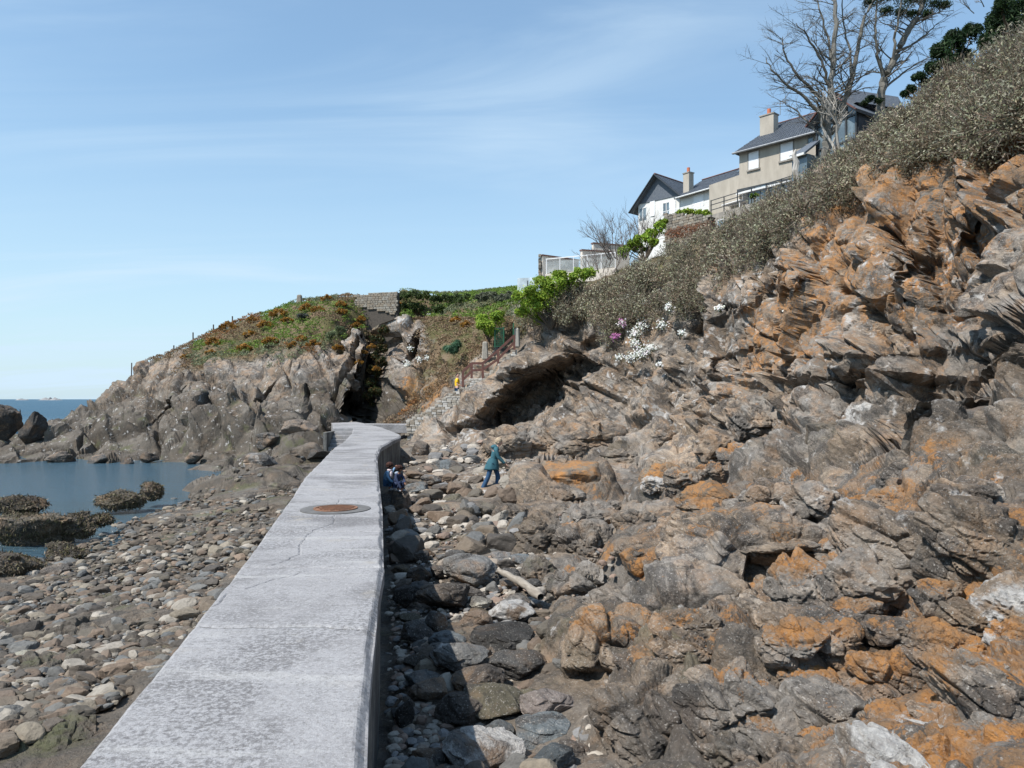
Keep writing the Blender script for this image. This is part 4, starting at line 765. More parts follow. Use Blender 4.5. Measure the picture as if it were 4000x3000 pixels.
# shore stones left of the walkway
X, Y, Z, s = scatter(11000, -120, 760, 5.2, 42, .035, .17, 2.6)
s = s * (1 + .6 * r2.random(len(s)) ** 6)
patch = fbm(np.stack([X * .35, Y * .35, 0 * X], 1), 3, 77)
l_, r_ = edges(Y)
ok = (X < l_ - .08) & (Z > SEA - .03) & (patch > -.20 + .4 * sstep(9.5, 6.0, Y) + .3 * sstep(24, 34, Y)) & (s > Y * .0030)
X, Y, Z, s = X[ok], Y[ok], Z[ok], s[ok]
order = np.argsort(-(s / Y)); big, rest = order[:290], order[290:3600]
print('shore stones', len(big), len(rest))
for i in big:
    w = r2.uniform(.55, .95); h = r2.uniform(.35, .65)
    o = put('stone', VS[r2.integers(12)] , None, (X[i], Y[i], Z[i] + s[i] * h * .35), (r2.normal() * .12, r2.normal() * .12, r2.uniform(-.9, .9)), (s[i], s[i] * w, s[i] * h))
    tag(o, 'loose brown or grey stone on the shore left of the walkway', 'stone', 'loose stones on the shore left of the walkway')
def pebble_stuff(name, X, Y, Z, s, k, label, nv=10, sd=500, col=PEB):
    vs = []; fs = []; cs = []; n0 = 0; shapes = [rock_shape(k, sd + i, 10, .6, lo=.6) for i in range(nv)]; small = [rock_shape(1, sd + i, 10, .9, lo=.5) for i in range(nv)]
    for i in range(len(X)):
        P, F = (shapes if s[i] / Y[i] > .0062 else small)[r2.integers(nv)]
        w = r2.uniform(.55, .95); h = r2.uniform(.35, .7); a = r2.uniform(0, 3.14); ca, sa = math.cos(a), math.sin(a)
        Q = P * np.array([1, w, h]) * s[i]; Q = np.stack([Q[:, 0] * ca - Q[:, 1] * sa, Q[:, 0] * sa + Q[:, 1] * ca, Q[:, 2] + .12 * Q[:, 0] * r2.normal()], 1)
        vs.append(Q + np.array([X[i], Y[i], Z[i] + s[i] * h * .3])); fs.append(F + n0); n0 += len(P)
        c = np.array(col[r2.integers(len(col))]) * r2.uniform(.8, 1.25); cs.append(np.tile([*c, 1], (len(P), 1)))
    return tag(mesh_np(name, np.concatenate(vs), np.concatenate(fs), M_PEB, attrs={'col': ('POINT', 'FLOAT_COLOR', np.concatenate(cs))}), label, kind='stuff')
X2, Y2, Z2, s2 = scatter(21000, -120, 760, 5.2, 30, .018, .06, 1.5)
l_, r_ = edges(Y2); pt2 = fbm(np.stack([X2 * .5, Y2 * .5, 0 * X2], 1), 3, 79); ok = (X2 < l_ - .05) & (Z2 > SEA) & (s2 > Y2 * .0019) & (pt2 > -.28)
print('fine', ok.sum())
pebble_stuff('shore_pebbles', np.r_[X[rest], X2[ok]], np.r_[Y[rest], Y2[ok]], np.r_[Z[rest], Z2[ok]], np.r_[s[rest], s2[ok]], 2, 'small stones and pebbles covering the shore left of the walkway')
# rubble right of the wall
X, Y, Z, s = scatter(1500, 840, 1220, 5.2, 40, .06, .42, 2.6)
l_, r_ = edges(Y)
ok = (X > r_ + .1 + s) & (X < r_ + 2.0 + Y * .085) & (s > Y * .0042) & ~((Y < 15) & (s > .2)) & ~((X > -1.1) & (X < -.1) & (Y > 23) & (Y < 26))
for px_, py_, pr_ in PLACED: ok &= np.hypot((X - px_), (Y - py_)) > pr_ * .85
X, Y, Z, s = X[ok], Y[ok], Z[ok], s[ok]; order = np.argsort(-(s / Y)); big, rest = order[:150], order[150:]
for i in big:
    w = r2.uniform(.6, .95); h = r2.uniform(.45, .8)
    o = put('rubble_rock', VS[r2.integers(12)] , None, (X[i], Y[i], Z[i] + s[i] * h * .35), (r2.normal() * .25, r2.normal() * .25, r2.uniform(0, 6.28)), (s[i], s[i] * w, s[i] * h))
    tag(o, 'loose rock in the rubble between the walkway wall and the cliff', 'rock', 'rubble rocks between the walkway wall and the cliff')
X2, Y2, Z2, s2 = scatter(6500, 838, 1400, 4.2, 42, .02, .085, 1.6)
l_, r_ = edges(Y2); ok = (X2 > r_ + .05) & (X2 < r_ + 2.4 + Y2 * .1) & (s2 > Y2 * .0016)
pebble_stuff('rubble_pebbles', np.r_[X[rest], X2[ok]], np.r_[Y[rest], Y2[ok]], np.r_[Z[rest], Z2[ok]], np.r_[s[rest], s2[ok]], 2, 'pebbles and small stones filling the gaps between the boulders', col=[(.24, .20, .16), (.30, .27, .23), (.18, .175, .17), (.36, .32, .27), (.22, .16, .125)])
# stones awash in the cove
for u, v, w in [(292, 1088, 14), (376, 1078, 9), (392, 1087, 8), (372, 1112, 12), (330, 1126, 18), (350, 1128, 12), (298, 1133, 9), (290, 1157, 14), (276, 1172, 12), (270, 1186, 10), (288, 1186, 9), (240, 1190, 8), (310, 1140, 8)]:
    place_rock(u - w * .8, u + w * .8, v - w * .35, v + w * .35, M_STONE, 'small dark stone breaking the surface of the cove water', 'stone', 'small stones awash in the cove', seed=int(700 + u), k=3, name='stone', sink=.2)
# driftwood spar among the boulders
M_DRIFT = flat_mat('bleached_wood', (.33, .29, .24), (.22, .19, .155), sc=4, rough=.85, bumps=.5, bsc=25, stretch=(1, 1, 6))
a = P3(1078, 1240, 12.6); c = P3(1170, 1292, 10.9); a[2] = ground(a[0], a[1]) + .28; c[2] = ground(c[0], c[1]) + .22
def tube_np(path, rad, sides=7, noise_=0.0, seed=0):
    path = np.asarray(path, float); rad = np.asarray(rad, float) * np.ones(len(path)); t = np.gradient(path, axis=0); t /= np.linalg.norm(t, axis=1, keepdims=True) + 1e-9
    ref = np.where(np.abs(t[:, 2:]) < .9, [[0, 0, 1.0]], [[1.0, 0, 0]]); x = np.cross(t, ref); x /= np.linalg.norm(x, axis=1, keepdims=True); y = np.cross(t, x)
    an = np.linspace(0, 2 * math.pi, sides, endpoint=False)
    V = path[:, None] + rad[:, None, None] * (np.cos(an)[None, :, None] * x[:, None] + np.sin(an)[None, :, None] * y[:, None]); V = V.reshape(-1, 3)
    if noise_: V = V + noise_ * np.stack([vnoise(V * 5 + seed), vnoise(V * 5 + 9), vnoise(V * 5 + 17)], 1)
    i = np.arange(len(path) - 1)[:, None] * sides; j = np.arange(sides)[None]; k = (j + 1) % sides
    return V, np.stack([i + j, i + k, i + sides + k, i + sides + j], 2).reshape(-1, 4)
V, F = tube_np([a + (c - a) * t + np.array([0, 0, .05 * math.sin(3 * t)]) for t in np.linspace(0, 1, 12)], [.03, .05, .055, .05, .055, .06, .06, .065, .06, .07, .08, .05], 9, .02)
tag(mesh_np('driftwood', V, F, M_DRIFT, smooth=True), 'pale bleached driftwood pole lying across the boulders', 'driftwood')
# far islets on the horizon and the low reef in the open water
M_ISLE = flat_mat('distant_rock', (.30, .29, .28), (.24, .24, .24), sc=.02)
def islet(u0, u1, vt, Y, label, sd, mat, nm='islet'):
    w = (u1 - u0) / CF * Y; h = (HV - vt) / CF * Y + CZ - SEA; n_ = 40; q = np.linspace(-1, 1, n_); xs = (u0 + u1) / 2
    prof = np.clip((1 - np.abs(q) ** 3) * (.35 + .65 * np.abs(vnoise(np.stack([q * 5 + sd, q * 0, q * 0], 1), sd))), 0.02, 1) * h
    V = []; F = []
    for k_, (dy, sc) in enumerate(((-.25, 0), (-.08, .8), (0, 1), (.1, .7), (.25, 0))):
        V += [((xs - CX) / CF * Y + a_ * w / 2, Y + dy * w, SEA - 1 + (p_ + 1) * sc) for a_, p_ in zip(q, prof)]
    for k_ in range(4): F += [(k_ * n_ + i, k_ * n_ + i + 1, (k_ + 1) * n_ + i + 1, (k_ + 1) * n_ + i) for i in range(n_ - 1)]
    return tag(mesh_np(nm, V, F, mat), label, 'islet')
islet(84, 133, 857.5, 2600, 'low rocky islet on the sea horizon, the larger and further right of the two', 3, M_ISLE)
islet(34, 62, 860, 2700, 'faint flat islet on the sea horizon, the smaller one further left', 5, M_ISLE)
islet(30, 51, 869, 95, 'dark low reef breaking the sea just behind the left edge rocks', 8, MR['dark'], 'reef')
# ------------------------------------------------------------------ vegetation: thousands of small leaves gathered in lobes
def leaves(C, Nrm, L, Wd, cols, jit=.6, curl=0.0):
    """C centres, Nrm outward directions, L length, Wd width arrays, cols (n,3)"""
    n = len(C)
    t = rng.normal(size=(n, 3)); nn = Nrm + jit * rng.normal(size=(n, 3)); nn /= np.linalg.norm(nn, axis=1, keepdims=True) + 1e-9
    a = np.cross(nn, t); a /= np.linalg.norm(a, axis=1, keepdims=True) + 1e-9; b = np.cross(nn, a)
    a = a * (L / 2)[:, None]; b = b * (Wd / 2)[:, None]
    V = np.stack([C - a, C + b * .9 - a * .1, C + a, C - b * .9 - a * .1], 1).reshape(-1, 3)
    return V, np.arange(4 * n).reshape(n, 4), np.repeat(cols, 4, 0)
def blades(C, D, L, Wd, cols):
    """thin upright strips from C along D"""
    n = len(C); D = D / (np.linalg.norm(D, axis=1, keepdims=True) + 1e-9); s = np.cross(D, rng.normal(size=(n, 3))); s /= np.linalg.norm(s, axis=1, keepdims=True) + 1e-9
    s = s * (Wd / 2)[:, None]; e = C + D * L[:, None]
    V = np.stack([C - s, C + s, e + s * .3, e - s * .3], 1).reshape(-1, 3)
    return V, np.arange(4 * n).reshape(n, 4), np.repeat(cols, 4, 0)
def joinm(parts):
    V = []; F = []; K = []; n = 0
    for v, f, c in parts: V.append(v); F.append(f + n); K.append(c); n += len(v)
    return np.concatenate(V), np.concatenate(F), np.concatenate(K)
def foliage_mesh(name, parts, parent=None, mat=None):
    V, F, K = joinm(parts); K = np.concatenate([np.clip(K, 0, 1), np.ones((len(K), 1))], 1)
    return mesh_np(name, V, F, mat or M_LEAF, parent, attrs={'col': ('POINT', 'FLOAT_COLOR', K)})
def pal(cols, n, var=.22):
    c = np.array(cols)[rng.integers(len(cols), size=n)]; return c * rng.uniform(1 - var, 1 + var, (n, 1)) * rng.uniform(.93, 1.07, (n, 3))
def lobes(cs, rs, dens, L, Wd, cols, jit=.7, up=.25, shell=(.62, 1.0), flat=1.0):
    """leaf shells on a set of lobes; dens = leaves per lobe"""
    out = []
    for c, r in zip(cs, rs):
        n = max(6, int(dens * rng.uniform(.8, 1.2))); d = rng.normal(size=(n, 3)); d[:, 2] += up; d /= np.linalg.norm(d, axis=1, keepdims=True)
        k = rng.uniform(*shell, n) * (1 + .28 * vnoise(d * 2.2 + np.asarray(c) * 3, 5)); p = np.asarray(c) + d * k[:, None] * r * np.array([1, 1, flat])
        lc = pal(cols, n) * rng.uniform(.8, 1.2)
        out.append(leaves(p, d, L * rng.uniform(.6, 1.4, n), Wd * rng.uniform(.6, 1.4, n), lc, jit))
    return out
SCRUB = [(.32, .30, .215), (.36, .345, .25), (.26, .265, .16), (.34, .285, .205), (.30, .24, .17)]
BROWN = [(.20, .155, .11), (.14, .11, .08), (.26, .21, .16)]
GREEN = [(.20, .31, .03), (.26, .37, .045), (.13, .23, .025), (.32, .40, .06)]
DKGREEN = [(.018, .04, .012), (.03, .06, .018), (.012, .028, .01)]
# the grey scrub hedge that runs along the cliff edge
LOW = [(2420, 215), (2250, 245), (2212, 255), (2100, 290), (2041, 310), (1950, 345), (1870, 385), (1800, 430), (1750, 455), (1700, 490), (1650, 520), (1600, 560), (1560, 615), (1500, 655), (1450, 668), (1400, 668), (1350, 692), (1300, 700), (1260, 690), (1200, 672), (1130, 700), (1110, 705)]
TOP = [(2420, 20), (2212, 80), (2150, 118), (2100, 148), (2050, 178), (2000, 212), (1950, 248), (1900, 275), (1850, 308), (1800, 350), (1750, 392), (1700, 420), (1650, 442), (1600, 475), (1550, 496), (1500, 515), (1450, 530), (1400, 560), (1370, 585), (1340, 610), (1260, 620), (1200, 640), (1130, 665), (1110, 670)]
EY = [(2420, 15), (2212, 16.3), (2050, 19.3), (1950, 21.7), (1850, 24.3), (1750, 26.3), (1650, 28.8), (1540, 32.2), (1450, 36), (1350, 40), (1250, 42.5), (1150, 44.8), (1110, 45.5)]
iu = lambda T, u: float(np.interp(u, [a for a, b in T][::-1], [b for a, b in T][::-1]))
cs, rs, ks = [], [], []
for i in range(560):
    u = 1115 + (2410 - 1115) * rng.random() ** .8; s = rng.random() ** .9; vl, vt = iu(LOW, u), iu(TOP, u); Y = iu(EY, u)
    Yc = Y - .15 + s * 2.6; v = vl + (vt - vl) * s; r = (.26 + .48 * rng.random() ** 1.5) * (.75 + Y / 60); v += r * CF / Yc * (.35 * (s - .45) + .15 * (1 - s))
    c = P3(u, v, Yc); cs.append(c); rs.append(r); ks.append(u)
    if s < .25 and rng.random() < .6:
        cs.append(c + [0, -.1, -r * .8]); rs.append(r * .7); ks.append(u)
groups = {}
parts = []
for c, r, u in zip(cs, rs, ks):
    n = int(165 * (r / .5) ** 1.2 * (1.25 if u > 1800 else 1)); d = rng.normal(size=(n, 3)); d[:, 2] += .3; d /= np.linalg.norm(d, axis=1, keepdims=True)
    k = rng.uniform(.45, 1.05, n) * (1 + .25 * vnoise(d * 2.5 + c * 2, 5)); p = c + d * k[:, None] * r
    sz = .034 * (.8 + c[1] / 40); col = pal(SCRUB[:3] if rng.random() < .75 else SCRUB[2:], n) * rng.uniform(.62, 1.3)
    parts.append(leaves(p, d, sz * 2.0 * rng.uniform(.6, 1.5, n), sz * rng.uniform(.6, 1.3, n), col, .8))
    m = n // 3; p2 = c + d[:m] * r * .45; parts.append(blades(p2, d[:m] + rng.normal(size=(m, 3)) * .35 + [0, 0, .35], r * rng.uniform(.45, .8, m), np.full(m, .018 * (.8 + c[1] / 40)), pal(BROWN, m)))
tag(foliage_mesh('coastal_scrub', parts), 'dense grey green scrub covering the edge of the cliff', kind='stuff')
print('scrub', round(time.time() - T0, 1))
def bush(name, label, cat, spots, Y, cols, dens, L, Wd, group=None, jit=.7, flat=.85, trunk=True, dy=0.0, up=.25):
    t = tag(empty(name, tuple(P3(np.mean([s[0] for s in spots]), max(s[1] + s[2] for s in spots), Y))), label, cat, group)
    inv = np.array(t.location)
    cs = []; rs = []
    for (u, v, r) in spots:
        c = P3(u, v, Y + rng.uniform(-.5, .5) * dy) ; R = r / CF * Y; cs.append(c - inv); rs.append(R)
        for q in range(5):
            d = rng.normal(size=3); d[2] = abs(d[2]) * .6; d[1] *= .7; d /= np.linalg.norm(d); cs.append(c - inv + d * R * .75); rs.append(R * rng.uniform(.35, .55))
    foliage_mesh('foliage', lobes(cs, rs, dens, L, Wd, cols, jit, up, (.5, 1.05), flat), t)
    if trunk:
        pt = []
        for c in cs[::3]:
            V, F = tube_np([np.array([0, 0, -.2]), c * .5 + [0, 0, -.1], c], [.05, .035, .012], 5); pt.append((V, F, np.tile([.10, .08, .06], (len(V), 1))))
        foliage_mesh('stems', pt, t, M_TWIG)
    return t
bush('green_shrub', 'large bright green wind-cut shrub on the cliff edge below the white terrace', 'shrub', [(1135, 640, 26), (1165, 625, 28), (1200, 612, 26), (1150, 665, 24), (1185, 650, 26), (1225, 625, 22), (1250, 600, 20), (1275, 590, 16), (1128, 675, 14), (1215, 600, 16), (1165, 690, 14)], 44.3, GREEN, 520, .13, .07, dy=1.5)
bush('green_shrub', 'bright green shrub hanging over the green metal gate', 'shrub', [(1050, 705, 20), (1075, 690, 18), (1040, 690, 14), (1062, 718, 14)], 47.2, GREEN, 480, .13, .07, dy=1)
bush('green_shrub', 'flat bright green shrub on top of the dry stone garden wall', 'shrub', [(1470, 463, 10), (1485, 458, 11), (1502, 460, 11), (1520, 463, 11), (1532, 466, 8)], 54.5, GREEN, 150, .17, .10, flat=.7)
bush('green_shrub', 'bright green creeper climbing left of the dry stone garden wall', 'shrub', [(1345, 545, 14), (1365, 530, 15), (1385, 520, 16), (1405, 510, 15), (1425, 495, 14), (1432, 482, 10), (1380, 540, 14), (1410, 525, 12)], 47.5, GREEN, 220, .16, .09, dy=1)
bush('potted_plant', 'small green bush in a tub on the terrace of the grey house', 'plant', [(1627, 425, 7), (1634, 423, 6)], 49.3, GREEN[:1] + DKGREEN[:1], 90, .12, .06)
bush('conifer', 'dark conifer at the top right corner above the scrub', 'tree', [(2040, 112, 22), (2065, 90, 22), (2085, 125, 18), (2050, 140, 20), (2100, 75, 20), (2015, 150, 16)], 29, DKGREEN, 420, .22, .05, jit=.5, flat=1.25, up=.8, dy=2)
bush('conifer', 'dark conifer cut by the right edge of the photo above the scrub', 'tree', [(2150, 60, 28), (2180, 40, 28), (2210, 25, 30), (2140, 90, 22), (2190, 75, 26), (2235, 55, 30), (2165, 20, 18), (2260, 20, 30)], 27, DKGREEN, 420, .22, .05, jit=.5, flat=1.25, up=.8, dy=2)
bush('conifer', 'low dark juniper tufts reaching left towards the rear chimney', 'shrub', [(1985, 170, 13), (2000, 185, 13), (1968, 195, 9), (1955, 205, 7), (2020, 180, 14)], 31, DKGREEN, 260, .20, .045, jit=.5, flat=1.2, up=.9)
def twig_bush(name, label, cat, base, Y, spread, height, n, cols, rad=.03, lean=0.0, group=None):
    """bare shrub: stems forking upwards, drawn as thin tapering tubes"""
    o = P3(base[0], base[1], Y); parts = []
    r_ = random.Random(int(base[0]))
    def grow(p, d, L, r, dep):
        q = [p]; dd = Vector(d)
        for k in range(3):
            dd = (dd + Vector((r_.gauss(0, .16), r_.gauss(0, .16), r_.gauss(.05, .1)))).normalized(); q.append(q[-1] + dd * L / 3)
        V, F = tube_np([list(x) for x in q], [r, r * .85, r * .7, r * .5], 4 if dep else 3); parts.append((V, F, np.tile(np.array(cols[r_.randrange(len(cols))]) * r_.uniform(.8, 1.2), (len(V), 1))))
        if dep:
            for k in range(r_.choice((3, 4))):
                f = q[r_.choice((1, 2, 3))]; nd = (dd + Vector((r_.gauss(0, .45), r_.gauss(0, .45), r_.gauss(.1, .3)))).normalized()
                grow(f, nd, L * r_.uniform(.55, .8), r * .55, dep - 1)
    for i in range(n):
        a = r_.uniform(-1, 1); grow(Vector((a * spread * .35, r_.uniform(-.4, .4), 0)), Vector((a * spread / height * .8 + lean, r_.uniform(-.3, .3), 1)).normalized(), height * r_.uniform(.35, .55), rad, 3)
    t = foliage_mesh(name, parts, None, M_TWIG); t.location = o
    return tag(t, label, cat, group)
GREYT = [(.17, .14, .125), (.12, .10, .09), (.22, .19, .17)]
twig_bush('bare_tamarisk', 'leafless purplish tamarisk bush standing in front of the white gabled house', 'shrub', (1345, 560), 47.5, 2.6, 3.0, 15, GREYT, .03)
twig_bush('bare_tamarisk', 'bare twiggy bush just left of the dry stone wall under the gable', 'shrub', (1395, 545), 48.5, 2.0, 3.0, 9, GREYT, .03)
twig_bush('bare_tamarisk', 'low bare brown bush beside the white terrace walls', 'shrub', (1300, 590), 46.5, 2.2, 1.9, 9, GREYT, .025)

# ------------------------------------------------------------------ headland cover
def turf_points(n, u0, u1, y0, y1, thr=.45):
    out = []
    Y = rng.uniform(y0, y1, n); U = rng.uniform(u0, u1, n); X = (U - CX) / CF * Y; Z = Hf(X, Y); t = Af(X, Y)[:, 2] + .18 * vnoise(np.stack([X, Y, Z], 1) * .5, 3)
    m = t > thr; return np.stack([X, Y, Z], 1)[m], t[m]
# heath: low cushions of leaves whose kind varies in drifts
P, t = turf_points(12500, 250, 1130, 45, 74, .33)
k1 = fbm(P * .16, 3, 21); k2 = fbm(P * .45, 3, 22)
parts = []
HEATH = {'green': [(.14, .22, .035), (.18, .26, .045), (.10, .16, .03)], 'sage': [(.15, .17, .09), (.19, .21, .12)], 'dry': [(.24, .16, .095), (.18, .125, .075), (.29, .21, .13)], 'rust': [(.28, .13, .04), (.20, .10, .045)]}
for i in range(len(P)):
    x, y, z = P[i]; u = x / y * CF + CX; v = HV - (z - CZ) / y * CF
    if 566 < u < 830 and 655 < v < 740 and k2[i] > -.35: ks_ = 'green'
    elif 416 < u < 600 and 740 < v < 795: ks_ = 'sage' if k2[i] < .1 else 'green'
    elif u > 860 and v < 690: ks_ = 'green' if k2[i] > -.1 else 'sage'
    else: ks_ = 'dry' if k1[i] < .12 else ('rust' if k2[i] > .1 else 'sage')
    n = 10; d = rng.normal(size=(n, 3)); d[:, 2] = np.abs(d[:, 2]) + .2; d /= np.linalg.norm(d, axis=1, keepdims=True); r = rng.uniform(.18, .38)
    parts.append(leaves(P[i] + [0, 0, .12] + d * r * [1, 1, .7] * rng.uniform(.5, 1, (n, 1)), d, rng.uniform(.10, .22, n), rng.uniform(.05, .11, n), pal(HEATH[ks_], n) * rng.uniform(.75, 1.25), .8))
tag(foliage_mesh('heath_cover', parts), 'low heath and dry grass covering the headland', kind='stuff')
P, t = turf_points(2600, 1100, 2212, 14, 50, .3)
parts = []
for i in range(len(P)):
    n = 9; d = rng.normal(size=(n, 3)) * .5; d[:, 2] = 1
    parts.append(blades(np.repeat(P[i:i + 1], n, 0) + rng.normal(size=(n, 3)) * .12, d, rng.uniform(.12, .3, n), np.full(n, .03), pal([(.15, .12, .07), (.11, .10, .05), (.19, .15, .09)], n)))
tag(foliage_mesh('cliff_grass', parts), 'dry grass tufts on the ledges at the top of the cliff', kind='stuff')
GORSE = [(.36, .17, .03), (.48, .25, .03), (.24, .12, .035), (.16, .10, .035)]
gl = ['gorse bush with orange brown flowers on the headland skyline right of the rocks', ]
G = [(707, 644, 13), (662, 664, 15), (602, 676, 18), (572, 700, 16), (494, 703, 18), (620, 690, 12), (686, 668, 13), (737, 656, 11), (737, 672, 12), (770, 702, 11), (780, 688, 10), (461, 738, 15), (527, 750, 15), (584, 735, 16), (677, 742, 14), (731, 750, 12), (784, 760, 9), (842, 670, 9), (863, 656, 8), (812, 796, 8), (803, 748, 9), (776, 782, 8), (634, 745, 14), (1010, 700, 14), (985, 690, 11), (455, 760, 11), (400, 770, 10), (430, 722, 11), (540, 720, 13), (545, 690, 12), (755, 735, 10), (650, 730, 11)]
ORD = 'leftmost second third fourth fifth sixth seventh eighth ninth tenth eleventh twelfth thirteenth fourteenth fifteenth sixteenth seventeenth eighteenth nineteenth twentieth twenty-first twenty-second twenty-third twenty-fourth twenty-fifth twenty-sixth twenty-seventh twenty-eighth twenty-ninth thirtieth thirty-first thirty-second thirty-third'.split()
G.sort()
for j, (u, v, r) in enumerate(G):
    h = hit(u, v + r * .5)
    if h is None: continue
    R = r / CF * h[1]
    b = bush('gorse_bush', ORD[j] + ' gorse bush counted from the seaward end of the headland', 'bush', [(u, v, r * .62), (u - r * .7, v + r * .25, r * .45), (u + r * .7, v + r * .2, r * .45)], h[1] - R * .3, GORSE, 110, .14, .06, group='gorse bushes scattered over the headland', trunk=False, flat=.8)
bush('round_bush', 'round dark grey bush among the gorse near the headland top', 'bush', [(650, 686, 14), (660, 688, 10)], 64, [(.05, .06, .05), (.08, .085, .07)], 260, .11, .05, trunk=False)
bush('round_bush', 'pale sage green bush at the lower edge of the green heath', 'bush', [(722, 722, 14), (735, 715, 12), (710, 732, 9)], 59, [(.12, .15, .07), (.16, .19, .10)], 260, .12, .06, trunk=False)
bush('strap_leaf_plant', 'tuft of blue green strap leaves on the slope above the stone stairs', 'plant', [(970, 756, 12), (985, 748, 12), (980, 760, 10)], 49.5, [(.05, .12, .06), (.08, .16, .09)], 200, .36, .05, trunk=False, jit=.2, up=1.0)
# ivy over the wall end on the headland and down the slope behind
for lab, sp, Y in (('dark ivy mound covering the right end of the headland wall', [(875, 645, 16), (895, 640, 15), (915, 642, 15), (880, 665, 15), (900, 665, 14), (880, 685, 12)], 65.5), ('ivy covered bank on the skyline right of the dark ivy mound', [(940, 648, 15), (965, 650, 16), (990, 650, 15), (1015, 648, 14), (950, 672, 15), (980, 672, 14), (1010, 670, 14)], 61), ('grey green rounded bush on the skyline left of the bright green shrub', [(1040, 645, 13), (1060, 640, 13), (1080, 648, 13), (1095, 650, 13), (1100, 640, 10)], 56)):
    bush('ivy' if 'ivy' in lab else 'round_bush', lab, 'ivy' if 'ivy' in lab else 'bush', sp, Y, [(.055, .085, .022), (.08, .11, .03), (.04, .06, .02)] if 'ivy' in lab else [(.10, .115, .07), (.14, .15, .10)], 210, .15, .09, trunk=False, dy=1)
# brown weed hanging on the rocks in and beside the cove
wp = []
for o in [o for o in bpy.data.objects if o.type == 'MESH' and o.data.materials and o.data.materials[0] == MR['weed']]:
    V = np.array([v.co[:] for v in o.data.vertices]); Nn_ = np.array([v.normal[:] for v in o.data.vertices]); L0 = np.array(o.location)
    area = (np.abs(V).max(0)[0]); n = int(min(9000, 2600 * area ** 1.2)); k = rng.integers(len(V), size=n); p = V[k] + L0 + Nn_[k] * .02; m = p[:, 2] > SEA + .02; p = p[m]; k = k[m]; n = len(p)
    d = Nn_[k] * .35 + rng.normal(size=(n, 3)) * .4 + [0, 0, -.45]; s_ = .05 + .004 * p[0, 1]
    wp.append(blades(p, d, s_ * rng.uniform(.2, .75, n), np.full(n, .012 + .0007 * p[0, 1]), pal([(.13, .10, .065), (.085, .065, .04), (.18, .145, .10), (.11, .10, .045)], n)))
tag(foliage_mesh('seaweed', wp, None, M_TWIG), 'brown seaweed clinging to the rocks in the cove', kind='stuff')
bush('ivy', 'dark ivy and gorse hanging inside the shaded cleft of the headland', 'ivy', [(816, 735, 13), (826, 755, 13), (812, 770, 13), (824, 785, 13), (808, 800, 13), (818, 815, 13), (800, 830, 12), (812, 845, 12), (795, 858, 11), (806, 872, 10), (830, 715, 11)], 57.0, [(.03, .045, .015), (.05, .06, .02), (.10, .06, .02)], 150, .2, .1, trunk=False, dy=2)
# flowers
FORD = 'first second third fourth fifth sixth seventh eighth ninth tenth eleventh twelfth thirteenth fourteenth fifteenth sixteenth seventeenth eighteenth'.split()
def flowers(name, label, spots, col, group=None):
    spots = sorted(spots)
    for (u, v, r) in spots:
        h = hit(u, v)
        if h is None: continue
        R = r / CF * h[1]; c = h + [-.12, -.30, .08]; n = int(40 + r * 5)
        p = c + rng.normal(size=(n, 3)) * [R * .55, .12, R * .45]
        pt = [leaves(p, np.tile([-.4, -.7, .5], (n, 1)), np.full(n, .10), np.full(n, .085), pal(col, n, .12), .5), leaves(c + rng.normal(size=(n, 3)) * [R * .6, .1, R * .5] + [.05, .1, -.05], np.tile([-.3, -.7, .5], (n, 1)), np.full(n, .13), np.full(n, .04), pal([(.09, .12, .05), (.14, .14, .07)], n), .8)]
        tag(foliage_mesh(name, pt), (label if len(spots) == 1 else FORD[spots.index((u, v, r))] + ' ' + label), 'flowers', group)
WHT = [(.80, .80, .76), (.72, .72, .68)]
flowers('white_flowers', 'white flower clump from the left on the cliff face under the scrub', [(1360, 647, 6), (1396, 662, 9), (1447, 668, 9), (1555, 671, 7), (1390, 707, 14), (1432, 707, 9), (1373, 726, 9), (1372, 744, 12), (1474, 723, 6), (1396, 761, 16), (1366, 776, 12), (1339, 776, 8), (1426, 791, 5), (1858, 566, 8), (1703, 678, 8), (1380, 770, 10), (1410, 755, 9)], WHT, 'white flower clumps on the cliff face')
flowers('white_flowers', 'white flower clump from the left on the slope above the stone stairs', [(948, 676, 6), (930, 684, 4), (884, 788, 9), (911, 780, 6), (927, 776, 5), (891, 755, 6), (880, 796, 6)], WHT, 'white flower clumps on the headland slope')
flowers('pink_flowers', 'magenta and white trailing flowers on the cliff right of the shaded hollow', [(1346, 702, 9)], [(.50, .18, .40), (.7, .55, .62), (.8, .75, .75)])
flowers('pink_flowers', 'lower clump of magenta flowers on the cliff', [(1333, 731, 8)], [(.45, .16, .36), (.4, .14, .32)])
print('plants', round(time.time() - T0, 1))

